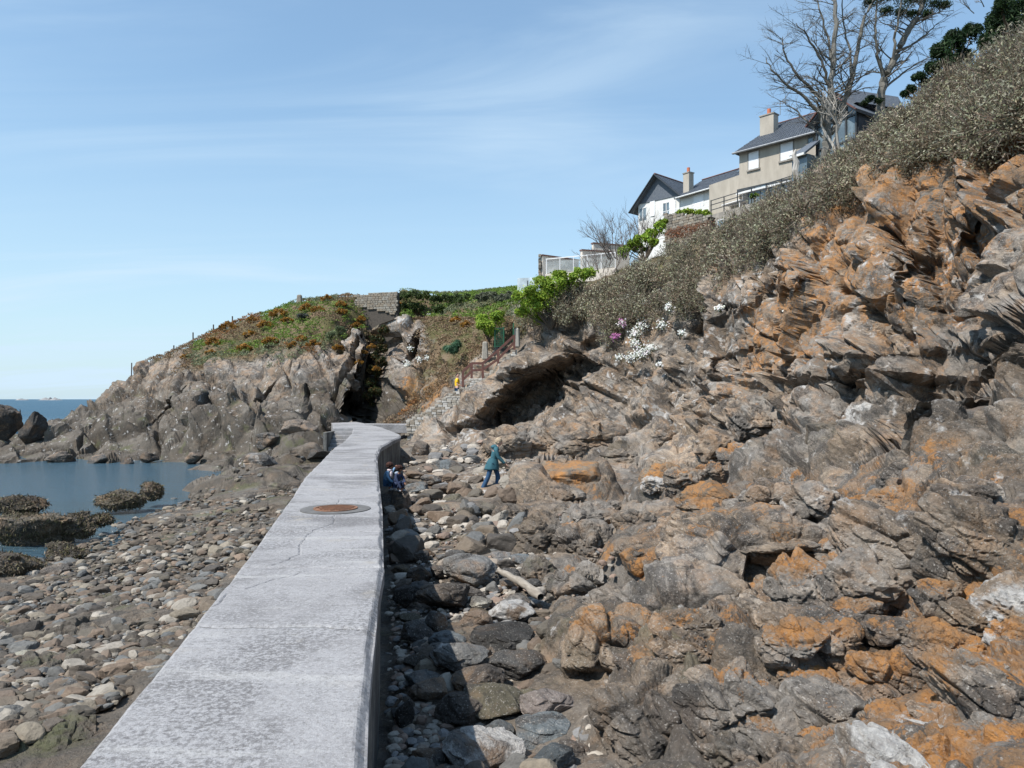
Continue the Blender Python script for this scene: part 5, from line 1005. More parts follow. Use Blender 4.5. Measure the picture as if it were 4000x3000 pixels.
# ------------------------------------------------------------------ trees behind the scrub
BARK = [(.135, .125, .105), (.165, .155, .135), (.10, .09, .075)]
def tree(label, Y, limbs, dens, foliage=None, seed=1, shade=1.0):
    r_ = random.Random(seed); base = P3(*limbs[0][0][0][0:2], Y); t = tag(empty('bare_cypress', tuple(base)), label, 'tree'); trunk = []; tw = []
    col = lambda n, k=1.0: np.tile(np.array(BARK[r_.randrange(3)]) * k, (n, 1))
    def twig(p, d, L, r, dep):
        q = [p]; dd = Vector(d); m = 4
        for k in range(m):
            dd = (dd + Vector((r_.gauss(0, .13), r_.gauss(0, .13), r_.gauss(-.02, .10)))).normalized(); q.append(q[-1] + dd * L / m)
        V, F = tube_np([list(x) for x in q], np.linspace(r, r * .4, m + 1), 4 if dep > 1 else 3); (trunk if r > .05 else tw).append((V, F, col(len(V), .9)))
        if dep:
            nb = int(dens * L) + 2
            for k in range(nb):
                f = r_.uniform(.25, 1); i = min(int(f * m), m - 1); a = q[i].lerp(q[i + 1], f * m - i)
                nd = (dd + Vector((r_.gauss(0, .6), r_.gauss(0, .45), r_.gauss(.1, .38)))).normalized(); twig(a, nd, L * r_.uniform(.32, .55), r * .5, dep - 1)
    for li, (pts, r0, r1, br) in enumerate(limbs):
        pw = [Vector(P3(u, v, Y + dy)) - Vector(base) for u, v, dy in pts]
        # resample with a spline-like blend
        q = []
        for i in range(len(pw) - 1):
            for k in range(5): q.append(pw[i].lerp(pw[i + 1], k / 5) + Vector((r_.gauss(0, .03), r_.gauss(0, .03), 0)))
        q.append(pw[-1]); V, F = tube_np([list(x) for x in q], np.linspace(r0, r1, len(q)), 8, .02, li); trunk.append((V, F, col(len(V))))
        for k in range(br):
            f = r_.uniform(.22, 1) * (len(q) - 1); i = min(int(f), len(q) - 2); a = q[i].lerp(q[i + 1], f - i); d = (q[i + 1] - q[i]).normalized()
            side = r_.choice((-1, 1)); nd = (d * .45 + Vector((side * r_.uniform(.5, 1.1), r_.uniform(-.6, .6), r_.uniform(-.05, .5)))).normalized()
            twig(a, nd, r_.uniform(.7, 1.6), max(.016, (r0 + (r1 - r0) * f / len(q)) * .28), 2)
    foliage_mesh('trunk', trunk, t, M_TWIG); foliage_mesh('twigs', tw, t, M_TWIG)
    if foliage:
        cs = [np.array(P3(u, v, Y + dy)) - base for u, v, r, dy in foliage]; rs = [r / CF * Y for u, v, r, dy in foliage]
        foliage_mesh('crown', lobes(cs, rs, 420, .20, .05, DKGREEN + [(.04, .06, .02)], .6, .3, (.2, 1.05), .55), t)
    return t
TREE1 = [([(1783, 345, 0), (1786, 300, 0), (1788, 250, 0), (1795, 200, 0), (1800, 130, .2), (1805, 70, .2), (1800, -20, .3), (1795, -120, .3)], .24, .07, 34),
 ([(1790, 300, 0), (1815, 240, .3), (1835, 190, .4), (1850, 120, .5), (1862, 60, .6), (1885, 0, .6), (1900, -80, .6)], .17, .05, 30),
 ([(1788, 290, 0), (1770, 245, -.4), (1735, 205, -.6), (1700, 185, -.8), (1665, 150, -1), (1655, 125, -1)], .12, .02, 22),
 ([(1790, 240, 0), (1760, 200, -.5), (1720, 160, -.8), (1690, 110, -.9), (1690, 80, -1)], .10, .02, 22), ([(1795, 200, 0), (1775, 130, -.3), (1745, 80, -.5), (1720, 50, -.5)], .09, .02, 20),
 ([(1800, 150, 0), (1790, 80, .3), (1770, 20, .2), (1760, -40, .2)], .08, .02, 16), ([(1783, 300, 0), (1750, 270, .5), (1715, 235, .7), (1680, 215, .8)], .07, .015, 12), ([(1840, 180, .4), (1835, 110, .6), (1820, 40, .7), (1815, -30, .7)], .08, .02, 16)]
TREE2 = [([(1898, 262, 0), (1902, 215, 0), (1910, 170, 0), (1935, 120, .2), (1960, 70, .3), (1985, 30, .3), (2005, -30, .4), (2020, -90, .4)], .26, .10, 26),
 ([(1908, 165, 0), (1895, 120, -.3), (1890, 70, -.4), (1895, 10, -.4), (1900, -60, -.4)], .11, .03, 22), ([(1940, 110, .2), (1965, 100, .5), (2000, 75, .8), (2025, 50, .9)], .09, .02, 14), ([(1905, 195, 0), (1935, 170, .4), (1975, 140, .6), (2020, 118, .8)], .08, .015, 14), ([(1930, 130, 0), (1935, 70, -.3), (1945, 20, -.4), (1950, -30, -.4)], .09, .03, 14)]
tree('tall leafless cypress with forking grey limbs in front of the grey house', 40, TREE1, 3.6, None, 3)
tree('leaning grey cypress with a dark flat crown, right of the leafless one', 43, TREE2, 3.4, [(1900, -5, 30, 0), (1930, -12, 30, 0), (1960, 5, 28, .3), (1990, -5, 34, .3), (2020, 8, 26, .3), (2040, 12, 16, .4), (1945, 28, 18, 0), (1915, 25, 18, -.3), (1880, 5, 20, -.3), (1860, -15, 26, -.3), (1880, 213, 11, -.5), (1898, 218, 11, -.6), (1868, 222, 9, -.6), (2000, 30, 14, .3), (1970, 30, 16, .3)], 5)
twig_bush('dead_tree', 'twisted whitish dead trunk leaning against the leafless cypress', 'tree', (1812, 330), 39, .5, 3.2, 2, [(.36, .33, .29)], .09, lean=-.2)
V, F = tube_np([P3(1722, 395, 37), P3(1718, 370, 37), P3(1722, 350, 37), P3(1714, 335, 37), P3(1718, 322, 37)], [.16, .17, .15, .09, .03], 8, .07, 4)
tag(foliage_mesh('dead_stump', [(V, F, np.tile([.42, .39, .35], (len(V), 1)))], None, M_TWIG), 'jagged pale dead stump rising from the scrub in front of the grey house', 'stump')
twig_bush('hanging_branch', 'thin bare branches with cones reaching down from the top edge of the sky', 'branch', (2130, 20), 28, .9, 1.2, 2, BARK, .02, lean=-.6)
print('trees', round(time.time() - T0, 1))
# ------------------------------------------------------------------ houses
M_SLATE = flat_mat('roof_slate', (.085, .10, .125), (.125, .14, .16), sc=9, rough=.55, bumps=.3, bsc=12)
M_RENDER = flat_mat('grey_beige_render', (.36, .32, .265), (.43, .385, .32), sc=2.0, rough=.92, bumps=.3, bsc=60, stretch=(1, 1, .35))
M_WHITE = flat_mat('white_render', (.70, .69, .66), (.63, .62, .59), sc=1.2, rough=.85, bumps=.1, bsc=50)
M_CREAM = flat_mat('cream_render', (.66, .60, .52), (.60, .54, .47), sc=1.2, rough=.88, bumps=.1, bsc=50)
M_PVC = flat_mat('white_shutter', (.82, .82, .82), (.78, .78, .78), sc=2, rough=.45)
M_DARK = flat_mat('dark_metal', (.035, .04, .045), (.05, .055, .06), rough=.5)
M_TERRA = flat_mat('terracotta', (.55, .17, .08), (.42, .13, .07), sc=8, rough=.8)
M_RIDGE = flat_mat('ridge_tile', (.20, .10, .085), (.14, .08, .07), sc=8, rough=.85)
M_GUT = flat_mat('zinc', (.30, .31, .32), (.22, .23, .24), sc=5, rough=.5, metal=.3)
M_CONC = flat_mat('terrace_concrete', (.34, .31, .27), (.22, .20, .175), sc=2.5, rough=.9, bumps=.3, bsc=40, stretch=(1, 1, .4))
M_GLASS = glass_mat('window_glass', (.16, .21, .24), .05); M_GLASSL = glass_mat('balcony_glass', (.55, .58, .56), .1, .3)
M_WOOD = flat_mat('brown_painted_wood', (.15, .065, .048), (.11, .048, .038), sc=6, rough=.6)
M_FRAMEW = flat_mat('white_frame', (.75, .75, .73), rough=.5)
class Frame:
    """a vertical facade plane through two image columns at given distances; s runs along it, n outwards (towards the viewer), z up"""
    def __init__(f, u1, Y1, u2, Y2):
        f.a = Vector(((u1 - CX) / CF * Y1, Y1, 0)); b = Vector(((u2 - CX) / CF * Y2, Y2, 0)); f.e = (b - f.a).normalized(); f.n = Vector((f.e.y, -f.e.x, 0)); f.L = (b - f.a).length; f.rz = math.atan2(f.e.y, f.e.x)
        f.M = Matrix(((f.e.x, f.n.x, 0, f.a.x), (f.e.y, f.n.y, 0, f.a.y), (0, 0, 1, 0), (0, 0, 0, 1)))
    def sz(f, u, v):
        k = (u - CX) / CF; # ray x = k*y ; point a + s e
        s = (k * f.a.y - f.a.x) / (f.e.x - k * f.e.y); y = f.a.y + s * f.e.y
        return s, CZ + (HV - v) / CF * y
    def p(f, s, n, z): return f.M @ Vector((s, n, z))
def obj_at(mb, fr, name, mat, parent, **k):
    """mb holds world coordinates; put the object under parent with its base there"""
    inv = Vector(parent.location) if parent else Vector((0, 0, 0)); mb.v = [tuple(Vector(v) - inv) for v in mb.v]
    return mb.build(name, mat, parent, **k)
def fbox(fr, s0, s1, n0, n1, z0, z1, mb=None):
    mb = mb or MB(); P = [fr.p(s, n, z) for z in (z0, z1) for s, n in ((s0, n0), (s1, n0), (s1, n1), (s0, n1))]
    return mb.add(P, [(0, 3, 2, 1), (4, 5, 6, 7), (0, 1, 5, 4), (1, 2, 6, 5), (2, 3, 7, 6), (3, 0, 4, 7)])
def fpoly(fr, pts, n0, n1, mb=None):
    mb = mb or MB(); k = len(pts); P = [fr.p(s, n0, z) for s, z in pts] + [fr.p(s, n1, z) for s, z in pts]
    return mb.add(P, [tuple(range(k)), tuple(range(k, 2 * k))[::-1]] + [(i, (i + 1) % k, k + (i + 1) % k, k + i) for i in range(k)])
def slab3(a, b, c, d, th, mb=None):
    mb = mb or MB(); a, b, c, d = map(Vector, (a, b, c, d)); n = (b - a).cross(d - a).normalized() * th
    if n.z > 0: n = -n
    P = [a, b, c, d, a + n, b + n, c + n, d + n]
    return mb.add(P, [(0, 1, 2, 3), (7, 6, 5, 4), (0, 4, 5, 1), (1, 5, 6, 2), (2, 6, 7, 3), (3, 7, 4, 0)])
def strips(a, b, c, d, rows, cols, parent, mat, name='slate', th=.02):
    """slates laid in courses from the eave a-b up to the ridge d-c, one joined part"""
    a, b, c, d = map(Vector, (a, b, c, d)); mb = MB(); r_ = random.Random(1); n = (b - a).cross(d - a).normalized()
    if n.z < 0: n = -n
    for i in range(rows):
        for j in range(cols):
            o = .5 if i % 2 else 0
            u0, u1 = max(0, (j - o) / cols), min(1, (j + 1 - o) / cols); v0, v1 = i / rows, min(1, (i + 1.15) / rows)
            if u1 <= u0: continue
            g = .004
            f = lambda u, v: (a.lerp(b, u)).lerp(d.lerp(c, u), v)
            h = th * r_.uniform(.7, 1.3)
            q = [f(u0 + g, v0), f(u1 - g, v0), f(u1 - g, v1), f(u0 + g, v1)]
            mb.add([q[0] + n * (h + .015), q[1] + n * (h + .015), q[2] + n * .012, q[3] + n * .012, q[0] + n * .003, q[1] + n * .003], [(0, 1, 2, 3), (4, 5, 1, 0)])
    return tag(obj_at(mb, None, name, mat, parent), kind='stuff')
def window(fr, u0, u1, v0, v1, parent, fill=None, frame=None, rec=.10, sill=True, bars=0, lab=None):
    (s0, z1a), (s1, z0a) = fr.sz(u0, v0), fr.sz(u1, v1); z1 = z1a; z0 = fr.sz(u0, v1)[1]
    frame = frame or M_CONC
    w = fbox(fr, s0 - .07, s1 + .07, -.02, .035, z1, z1 + .09); fbox(fr, s0 - .07, s0, -.02, .03, z0, z1, w); fbox(fr, s1, s1 + .07, -.02, .03, z0, z1, w)
    o = obj_at(w, fr, 'window', frame, parent)
    if lab: o['label'] = lab
    inv = Vector(parent.location)
    f2 = fbox(fr, s0, s1, -.03, .006, z0, z1); f2.v = [tuple(Vector(v) - inv) for v in f2.v]; f2.build('roller_shutter' if fill is M_PVC else 'pane', fill or M_GLASS, o)
    if fill is M_PVC:
        m = MB(); k = int((z1 - z0) / .09)
        for i in range(1, k): fbox(fr, s0 + .01, s1 - .01, .007, .016, z0 + (z1 - z0) * i / k - .012, z0 + (z1 - z0) * i / k + .012, m)
        m.v = [tuple(Vector(v) - inv) for v in m.v]; tag(m.build('shutter_slats', M_PVC, o), kind='stuff')
    for i in range(bars):
        m = fbox(fr, s0 + (s1 - s0) * (i + 1) / (bars + 1) - .03, s0 + (s1 - s0) * (i + 1) / (bars + 1) + .03, .007, .03, z0, z1); m.v = [tuple(Vector(v) - inv) for v in m.v]; m.build('glazing_bar', M_DARK if frame is M_DARK else M_FRAMEW, o)
    if sill:
        m = fbox(fr, s0 - .12, s1 + .12, -.02, .10, z0 - .10, z0); m.v = [tuple(Vector(v) - inv) for v in m.v]; m.build('sill', M_CONC, o)
    return o
def chimney(parent, base, w, d, h, rz, mat=M_RENDER, pots=1, name='chimney'):
    inv = Vector(parent.location); b = Vector(base) - inv
    m = MB().box(b + Vector((0, 0, h / 2 - .6)), (w, d, h + 1.2), rz); c = m.build(name, mat, parent)
    MB().box(b + Vector((0, 0, h + .04)), (w + .10, d + .10, .08), rz).build('cap', M_CONC, c)
    for i in range(pots):
        q = b + Vector(((i - (pots - 1) / 2) * .35 * math.cos(rz), (i - (pots - 1) / 2) * .35 * math.sin(rz), h + .08)); k = MB()
        k.bar(q, q + Vector((0, 0, .42)), .26, sides=12); k.build('pot', M_TERRA, c)
    return c
# --- grey house with two white roller shutters
F1 = Frame(1597, 52, 1762, 48.1)
gh = tag(empty('grey_house', tuple(F1.p(0, 0, 12.5))), 'grey beige rendered house with a slate roof and two closed white roller shutters', 'house')
sL = 0.0; sR = F1.sz(1768, 300)[0] + 1.5; zE = F1.sz(1597, 330)[1]; zB = F1.sz(1597, 412)[1]; D1 = 7.0
obj_at(fbox(F1, sL, sR, -D1, 0, zB, zE), F1, 'wall', M_RENDER, gh)
obj_at(fbox(F1, sL + .02, sR, -D1, -.35, 11.2, zB - .003), F1, 'ground_floor_wall', M_CONC, gh)
obj_at(fbox(F1, sL - .05, sR, .0, .22, zB - .12, zB + .05), F1, 'string_course', M_DARK, gh)
sRt, zRt = F1.sz(1652, 268); zR = zE + 2.35; nR = -2.9
eL, eR, rR_, rL = F1.p(sL - .3, .35, zE - .05), F1.p(sR, .35, zE - .05), F1.p(sR, nR, zR), F1.p(sL + 1.1, nR, zR)
bL, bR = F1.p(sL - .3, 2 * nR - .35, zE - .05), F1.p(sR, 2 * nR - .35, zE - .05)
rf = obj_at(slab3(eL, eR, rR_, rL, .10), F1, 'roof', M_SLATE, gh); obj_at(slab3(bR, bL, rL, rR_, .10), F1, 'roof', M_SLATE, gh); obj_at(MB().add([eL, rL, bL], [(0, 1, 2)]), F1, 'roof_hip', M_SLATE, gh)
strips(eL, eR, rR_, rL, 16, 40, gh, M_SLATE)
def ridge(a, b, parent, n=22, nm='ridge_tile'):
    inv = Vector(parent.location); a = Vector(a) - inv; b = Vector(b) - inv
    for i in range(n): MB().bar(a.lerp(b, i / n), a.lerp(b, (i + .96) / n), .20, .13, sides=7).build(nm, M_RIDGE, parent)
ridge(rL, rR_, gh)
obj_at(MB().bar(F1.p(sL - .3, .40, zE - .08), F1.p(sR, .40, zE - .08), .13, sides=8), F1, 'gutter', M_GUT, gh)
window(F1, 1617, 1639, 331, 368, gh, M_PVC, lab='left window with its white roller shutter down')
window(F1, 1686, 1713, 312, 349, gh, M_PVC, lab='right window with its white roller shutter down')
window(F1, 1746, 1756, 298, 310, gh)
# ground floor glazing behind the terrace
Fg = Frame(1600, 51.6, 1762, 47.7)
window(Fg, 1618, 1655, 407, 445, gh, M_GLASS, M_DARK, bars=2, sill=False); window(Fg, 1660, 1690, 399, 440, gh, M_GLASS, M_DARK, bars=1, sill=False); window(Fg, 1694, 1720, 391, 432, gh, M_GLASS, M_DARK, bars=1, sill=False)
chimney(gh, F1.p(sL + 1.25, nR + 1.2, zR - .75), 1.0, .65, .95, F1.rz)
# aerial on the chimney
q = F1.p(sL + 1.9, nR + .9, zR + .2); m = MB().bar(q, q + Vector((0, 0, .9)), .035); m.bar(q + Vector((-.5, .1, .75)), q + Vector((.5, -.1, .8)), .03)
for i in range(5): m.bar(q + Vector((-.4 + i * .2, -.16, .77)), q + Vector((-.4 + i * .2, .16, .77)), .02)
tag(obj_at(m, None, 'aerial', M_GUT, gh))
# awning box
obj_at(MB().bar(F1.p(.05, .45, zB - .32), F1.p(4.2, .45, zB - .25), .16, .12), F1, 'awning_box', M_FRAMEW, gh)
# --- glazed gable at the right of the grey house
F2 = Frame(1764, 46.5, 1850, 44.3)
gx2 = tag(empty('glazed_house', tuple(F2.p(0, 0, 13))), 'slate roofed house with a tall glazed gable behind the bare cypress', 'house')
sa, za = F2.sz(1808, 206); sl_, zl = F2.sz(1762, 260); sr_, zr = F2.sz(1850, 238); zl = min(zl, zr); zr = zl + .05
obj_at(fpoly(F2, [(sl_ + .1, 14), (sr_ - .05, 14), (sr_ - .05, zr - .1), (sa, za - .25), (sl_ + .1, zl - .1)], -.15, -.05), F2, 'glazing', M_GLASS, gx2)
for s in np.linspace(sl_ + .08, sr_ - .02, 5):
    t = (s - sl_) / (sa - sl_) if s < sa else (sr_ - s) / (sr_ - sa); obj_at(fbox(F2, s - .05, s + .05, -.07, .04, 14, zl + (za - zl) * max(0, t) - .2), F2, 'mullion', M_DARK, gx2)
for z in (15.2, 16.6, 18.0): obj_at(fbox(F2, sl_ + .1, sr_, -.06, .03, z, z + .09), F2, 'transom', M_DARK, gx2)
dd = -7
for (s0, z0) in ((sl_ - .3, zl - .15), (sr_ + .35, zr - .15)):
    q = (F2.p(s0, .5, z0), F2.p(s0, dd, z0), F2.p(sa, dd, za), F2.p(sa, .5, za)); obj_at(slab3(*q, .16), F2, 'roof', M_SLATE, gx2)
obj_at(MB().bar(F2.p(sl_ - .3, .53, zl - .2), F2.p(sa, .53, za - .04), .20, .07), F2, 'barge_board', M_WOOD, gx2); obj_at(MB().bar(F2.p(sa, .53, za - .04), F2.p(sr_ + .35, .53, zr - .2), .20, .07), F2, 'barge_board', M_WOOD, gx2)
ridge(F2.p(sa, .5, za + .03), F2.p(sa, dd, za + .03), gx2, 16)
obj_at(fbox(F2, sr_ - .04, sr_ + .06, dd, -.1, 13, zr - .2), F2, 'side_wall', M_DARK, gx2)
# low lean-to with a slate roof at its left foot
a_, b_ = F2.sz(1735, 330), F2.sz(1770, 318); m = slab3(F2.p(a_[0] - .1, 1.4, a_[1] - .5), F2.p(b_[0], 1.4, a_[1] - .5), F2.p(b_[0], -.2, a_[1] + .6), F2.p(a_[0] + .5, -.2, a_[1] + .6), .12); obj_at(m, F2, 'lean_to_roof', M_SLATE, gx2)
obj_at(fbox(F2, a_[0] + .1, b_[0], -.1, 1.2, a_[1] - 2.6, a_[1] - .55), F2, 'lean_to_glazing', M_GLASS, gx2); obj_at(fbox(F2, a_[0] - .1, b_[0], 1.35, 1.5, a_[1] - .66, a_[1] - .52), F2, 'lean_to_gutter', M_FRAMEW, gx2)
# --- house at the far right: slate roof and chimney seen over the scrub
F3 = Frame(1880, 46, 2040, 41)
rh = tag(empty('slate_roof_house', tuple(F3.p(0, 0, 14))), 'rear house showing only its slate roof and a brick chimney above the scrub', 'house')
zt = F3.sz(1930, 212)[1]; s0, s1 = F3.sz(1870, 210)[0], F3.sz(2050, 200)[0]
q = (F3.p(s0, 1.2, zt - 2.6), F3.p(s1, 1.2, zt - 2.6), F3.p(s1, -2.2, zt), F3.p(s0 + .6, -2.2, zt)); obj_at(slab3(*q, .12), F3, 'roof', M_SLATE, rh); strips(*q, 14, 40, rh, M_SLATE)
obj_at(slab3(F3.p(s1, -5.6, zt - 2.6), F3.p(s0, -5.6, zt - 2.6), F3.p(s0 + .6, -2.2, zt), F3.p(s1, -2.2, zt), .12), F3, 'roof', M_SLATE, rh)
obj_at(fbox(F3, s0 + .3, s1, -5, .8, 13, zt - 2.6), F3, 'wall', M_RENDER, rh); ridge(F3.p(s0 + .6, -2.2, zt + .04), F3.p(s1, -2.2, zt + .04), rh, 24)
sc_, zc_ = F3.sz(1988, 185); chimney(rh, F3.p(sc_, -1.8, zt - .3), .8, .6, 1.25, F3.rz, M_TERRA)
sd_, zd_ = F3.sz(1873, 205); q = F3.p(sd_, 1.4, zd_)
obj_at(MB().add([F3.p(sd_ - .1, 1.6, zd_ - .95), F3.p(sd_ + .9, 1.6, zd_ - .95), F3.p(sd_ + .35, 1.6, zd_), F3.p(sd_ - .1, -2, zd_ - .95), F3.p(sd_ + .9, -2, zd_ - .95), F3.p(sd_ + .35, -2, zd_)], [(0, 1, 2), (5, 4, 3), (0, 2, 5, 3), (2, 1, 4, 5)]), F3, 'dormer', M_SLATE, rh)
# --- white house with the slate hung gable
F4 = Frame(1377, 66, 1470, 62.8)
wh = tag(empty('white_house', tuple(F4.p(0, 0, 12))), 'white house with a dark slate hung gable and white louvred shutters', 'house')
gs, gz = F4.sz(1420.6, 378); ls, lz = F4.sz(1381, 438); rs_, rz_ = F4.sz(1469, 420); bz = (lz + rz_) / 2; D4 = -6
obj_at(fbox(F4, ls - .1, rs_, D4, 0, 11.5, bz - .1), F4, 'wall', M_WHITE, wh)
obj_at(fpoly(F4, [(ls - .15, bz - .1), (rs_ + .1, bz - .1), (gs, gz - .1)], -.1, .06), F4, 'gable_cladding', M_SLATE, wh)
for (s0, z0) in ((ls - .75, bz - .75), (rs_ + .35, bz - .25)):
    q = (F4.p(s0, .45, z0), F4.p(s0, D4, z0), F4.p(gs, D4, gz), F4.p(gs, .45, gz)); obj_at(slab3(*q, .12), F4, 'roof', M_SLATE, wh); obj_at(MB().bar(F4.p(s0, .47, z0 - .05), F4.p(gs, .47, gz - .04), .22, .06), F4, 'barge_board', M_DARK, wh)
strips(F4.p(rs_ + .35, .45, bz - .25), F4.p(rs_ + .35, D4, bz - .25), F4.p(gs, D4, gz), F4.p(gs, .45, gz), 14, 22, wh, M_SLATE)
ridge(F4.p(gs, .45, gz + .03), F4.p(gs, D4, gz + .03), wh, 14)
window(F4, 1433, 1446, 440, 468, wh, M_GLASS, M_FRAMEW, bars=1, sill=False, lab='french window between the open white shutters')
for (a, b) in ((1447, 1460), (1405, 1415)):
    s0, z1 = F4.sz(a, 436); s1, z0 = F4.sz(b, 466); o = obj_at(fbox(F4, s0, s1, .01, .06, z0, z1), F4, 'shutter', M_PVC, wh)
window(F4, 1382, 1396, 452, 478, wh, M_GLASS, M_FRAMEW, bars=1, sill=False)
# main wing going right
F5 = Frame(1469, 62.5, 1600, 57.5)
s0, zt5 = F5.sz(1469, 421); s1, _ = F5.sz(1604, 390); zt5 = F5.sz(1530, 408)[1]
obj_at(fbox(F5, 0.02, s1, -6, 0, 11.5, zt5), F5, 'wing_wall', M_WHITE, wh)
zr5 = F5.sz(1540, 377)[1] + .9; q = (F5.p(-.3, .4, zt5 - .1), F5.p(s1, .4, zt5 - .1), F5.p(s1, -3, zr5), F5.p(-.3, -3, zr5)); obj_at(slab3(*q, .12), F5, 'roof', M_SLATE, wh); strips(*q, 14, 30, wh, M_SLATE)
obj_at(slab3(F5.p(s1, -6.4, zt5 - .1), F5.p(-.3, -6.4, zt5 - .1), F5.p(-.3, -3, zr5), F5.p(s1, -3, zr5), .12), F5, 'roof', M_SLATE, wh)
ridge(F5.p(-.3, -3, zr5 + .04), F5.p(s1, -3, zr5 + .04), wh, 22); obj_at(MB().bar(F5.p(-.1, .45, zt5 - .14), F5.p(s1, .45, zt5 - .14), .12, sides=8), F5, 'gutter', M_FRAMEW, wh)
window(F5, 1498, 1519, 424, 450, wh, M_PVC, M_FRAMEW, sill=False, lab='wide window of the wing with its white shutter closed')
s_, z_ = F5.sz(1556, 375); obj_at(MB().add([F5.p(s_, -1.9, zt5 + 1.35), F5.p(s_ + 1.2, -1.9, zt5 + 1.35), F5.p(s_ + 1.2, -2.5, zt5 + 1.75), F5.p(s_, -2.5, zt5 + 1.75)], [(0, 1, 2, 3)]), F5, 'roof_light', M_GLASS, wh)
chimney(wh, F5.p(.35, -.6, zt5 + .35), .62, .55, 1.55, F5.rz, M_RENDER)
# concrete side wall between the white and the grey house
F6 = Frame(1531, 55, 1600, 52.2)
q = [F6.sz(1532, 400), F6.sz(1597, 378), F6.sz(1600, 455), F6.sz(1532, 455)]; z0 = q[2][1] - 1.2
tag(obj_at(fpoly(F6, [(q[0][0], z0), (q[1][0], z0), (q[1][0], q[1][1]), (q[0][0], q[0][1])], -.25, 0), F6, 'side_wall', M_RENDER, None), 'sloping grey rendered wall between the white house and the grey house', 'wall')
# terrace of the grey house with railing and table
F7 = Frame(1533, 52.5, 1722, 46.2)
za = F7.sz(1533, 470)[1]; zb = F7.sz(1533, 455)[1] + .25
tr = tag(empty('terrace', tuple(F7.p(0, 0, za))), 'stained concrete terrace with a dark metal railing in front of the grey house', 'terrace')
obj_at(fbox(F7, 0, F7.L, -4, 0, za - .55, za + .15), F7, 'floor_slab', M_CONC, tr); obj_at(fbox(F7, .3, F7.L, -3.9, -.6, za - 3.6, za - .553), F7, 'wall_below', M_CREAM, tr)
window(F7, 1551, 1563, 478, 496, tr, M_GLASS, M_FRAMEW, sill=False)
hp = F7.sz(1533, 437)[1]
n = 7
for i in range(n): s = .05 + (F7.L - .1) * i / (n - 1); obj_at(MB().bar(F7.p(s, -.08, za + .15), F7.p(s, -.08, za + 1.15), .06), F7, 'post', M_DARK, tr)
for z in (1.15, .85, .5): obj_at(MB().bar(F7.p(0, -.08, za + z), F7.p(F7.L, -.08, za + z), .045), F7, 'rail', M_DARK, tr)
s_, _ = F7.sz(1560, 440); tb = tag(empty('garden_table', tuple(F7.p(s_, -1.2, za + .15))), 'white garden table on the terrace of the grey house', 'table')
b = MB().box((0, 0, .72), (1.7, .85, .05), F7.rz); b.build('table_top', M_PVC, tb)
for x in (-.7, .7):
    for y in (-.32, .32): p_ = Matrix.Rotation(F7.rz, 3, 'Z') @ Vector((x, y, 0)); MB().bar(p_, p_ + Vector((0, 0, .7)), .05).build('leg', M_PVC, tb)
# white railing of the white house garden
F8 = Frame(1425, 60, 1532, 56.5)
rl = tag(empty('white_railing', tuple(F8.p(0, 0, F8.sz(1440, 475)[1]))), 'thin white railing in front of the white house', 'railing')
z8 = F8.sz(1440, 470)[1]
for i in range(7): obj_at(MB().bar(F8.p(F8.L * i / 6, 0, z8 - .6), F8.p(F8.L * i / 6, 0, z8 + .5), .04), F8, 'post', M_PVC, rl)
for z in (.5, .15): obj_at(MB().bar(F8.p(0, 0, z8 + z), F8.p(F8.L, 0, z8 + z), .04), F8, 'rail', M_PVC, rl)
# --- masonry helper: every stone a part
M_MORT = flat_mat('pale_mortar', (.42, .40, .36), (.36, .34, .30), sc=8, rough=.95, bumps=.3, bsc=60)
M_MORTD = flat_mat('earth_joint', (.07, .06, .05), (.10, .085, .07), sc=8, rough=.95)
M_WST = [flat_mat('wall_stone', c, tuple(k * .75 for k in c), sc=5, rough=.9, bumps=.6, bsc=22, bd=.02) for c in ((.27, .235, .19), (.34, .31, .26), (.20, .18, .15), (.30, .25, .19))]
M_SST = [flat_mat('stair_stone', c, tuple(k * .8 for k in c), sc=5, rough=.9, bumps=.5, bsc=22, bd=.02) for c in ((.52, .48, .42), (.40, .36, .30), (.33, .28, .22), (.58, .55, .50))]
def unit_stones(n, seed):
    out = []
    for i in range(n):
        r_ = random.Random(seed + i); m = MB().box((0, 0, 0), (1, 1, 1)); me = bpy.data.meshes.new('stone'); me.from_pydata([tuple(Vector(v) + Vector([r_.uniform(-.07, .07) for _ in range(3)])) for v in m.v], [], m.f)
        bm = bmesh.new(); bm.from_mesh(me); bmesh.ops.recalc_face_normals(bm, faces=bm.faces); bmesh.ops.bevel(bm, geom=bm.edges[:], offset=.10, segments=1, affect='EDGES'); bm.to_mesh(me); bm.free(); out.append(me)
    return out
def stone_set(mats, seed): 
    s = []
    for i, me in enumerate(unit_stones(6, seed)):
        for m in mats: k = me.copy(); k.materials.append(m); s.append(k)
    return s
SS_W = stone_set(M_WST, 10); SS_S = stone_set(M_SST, 40)
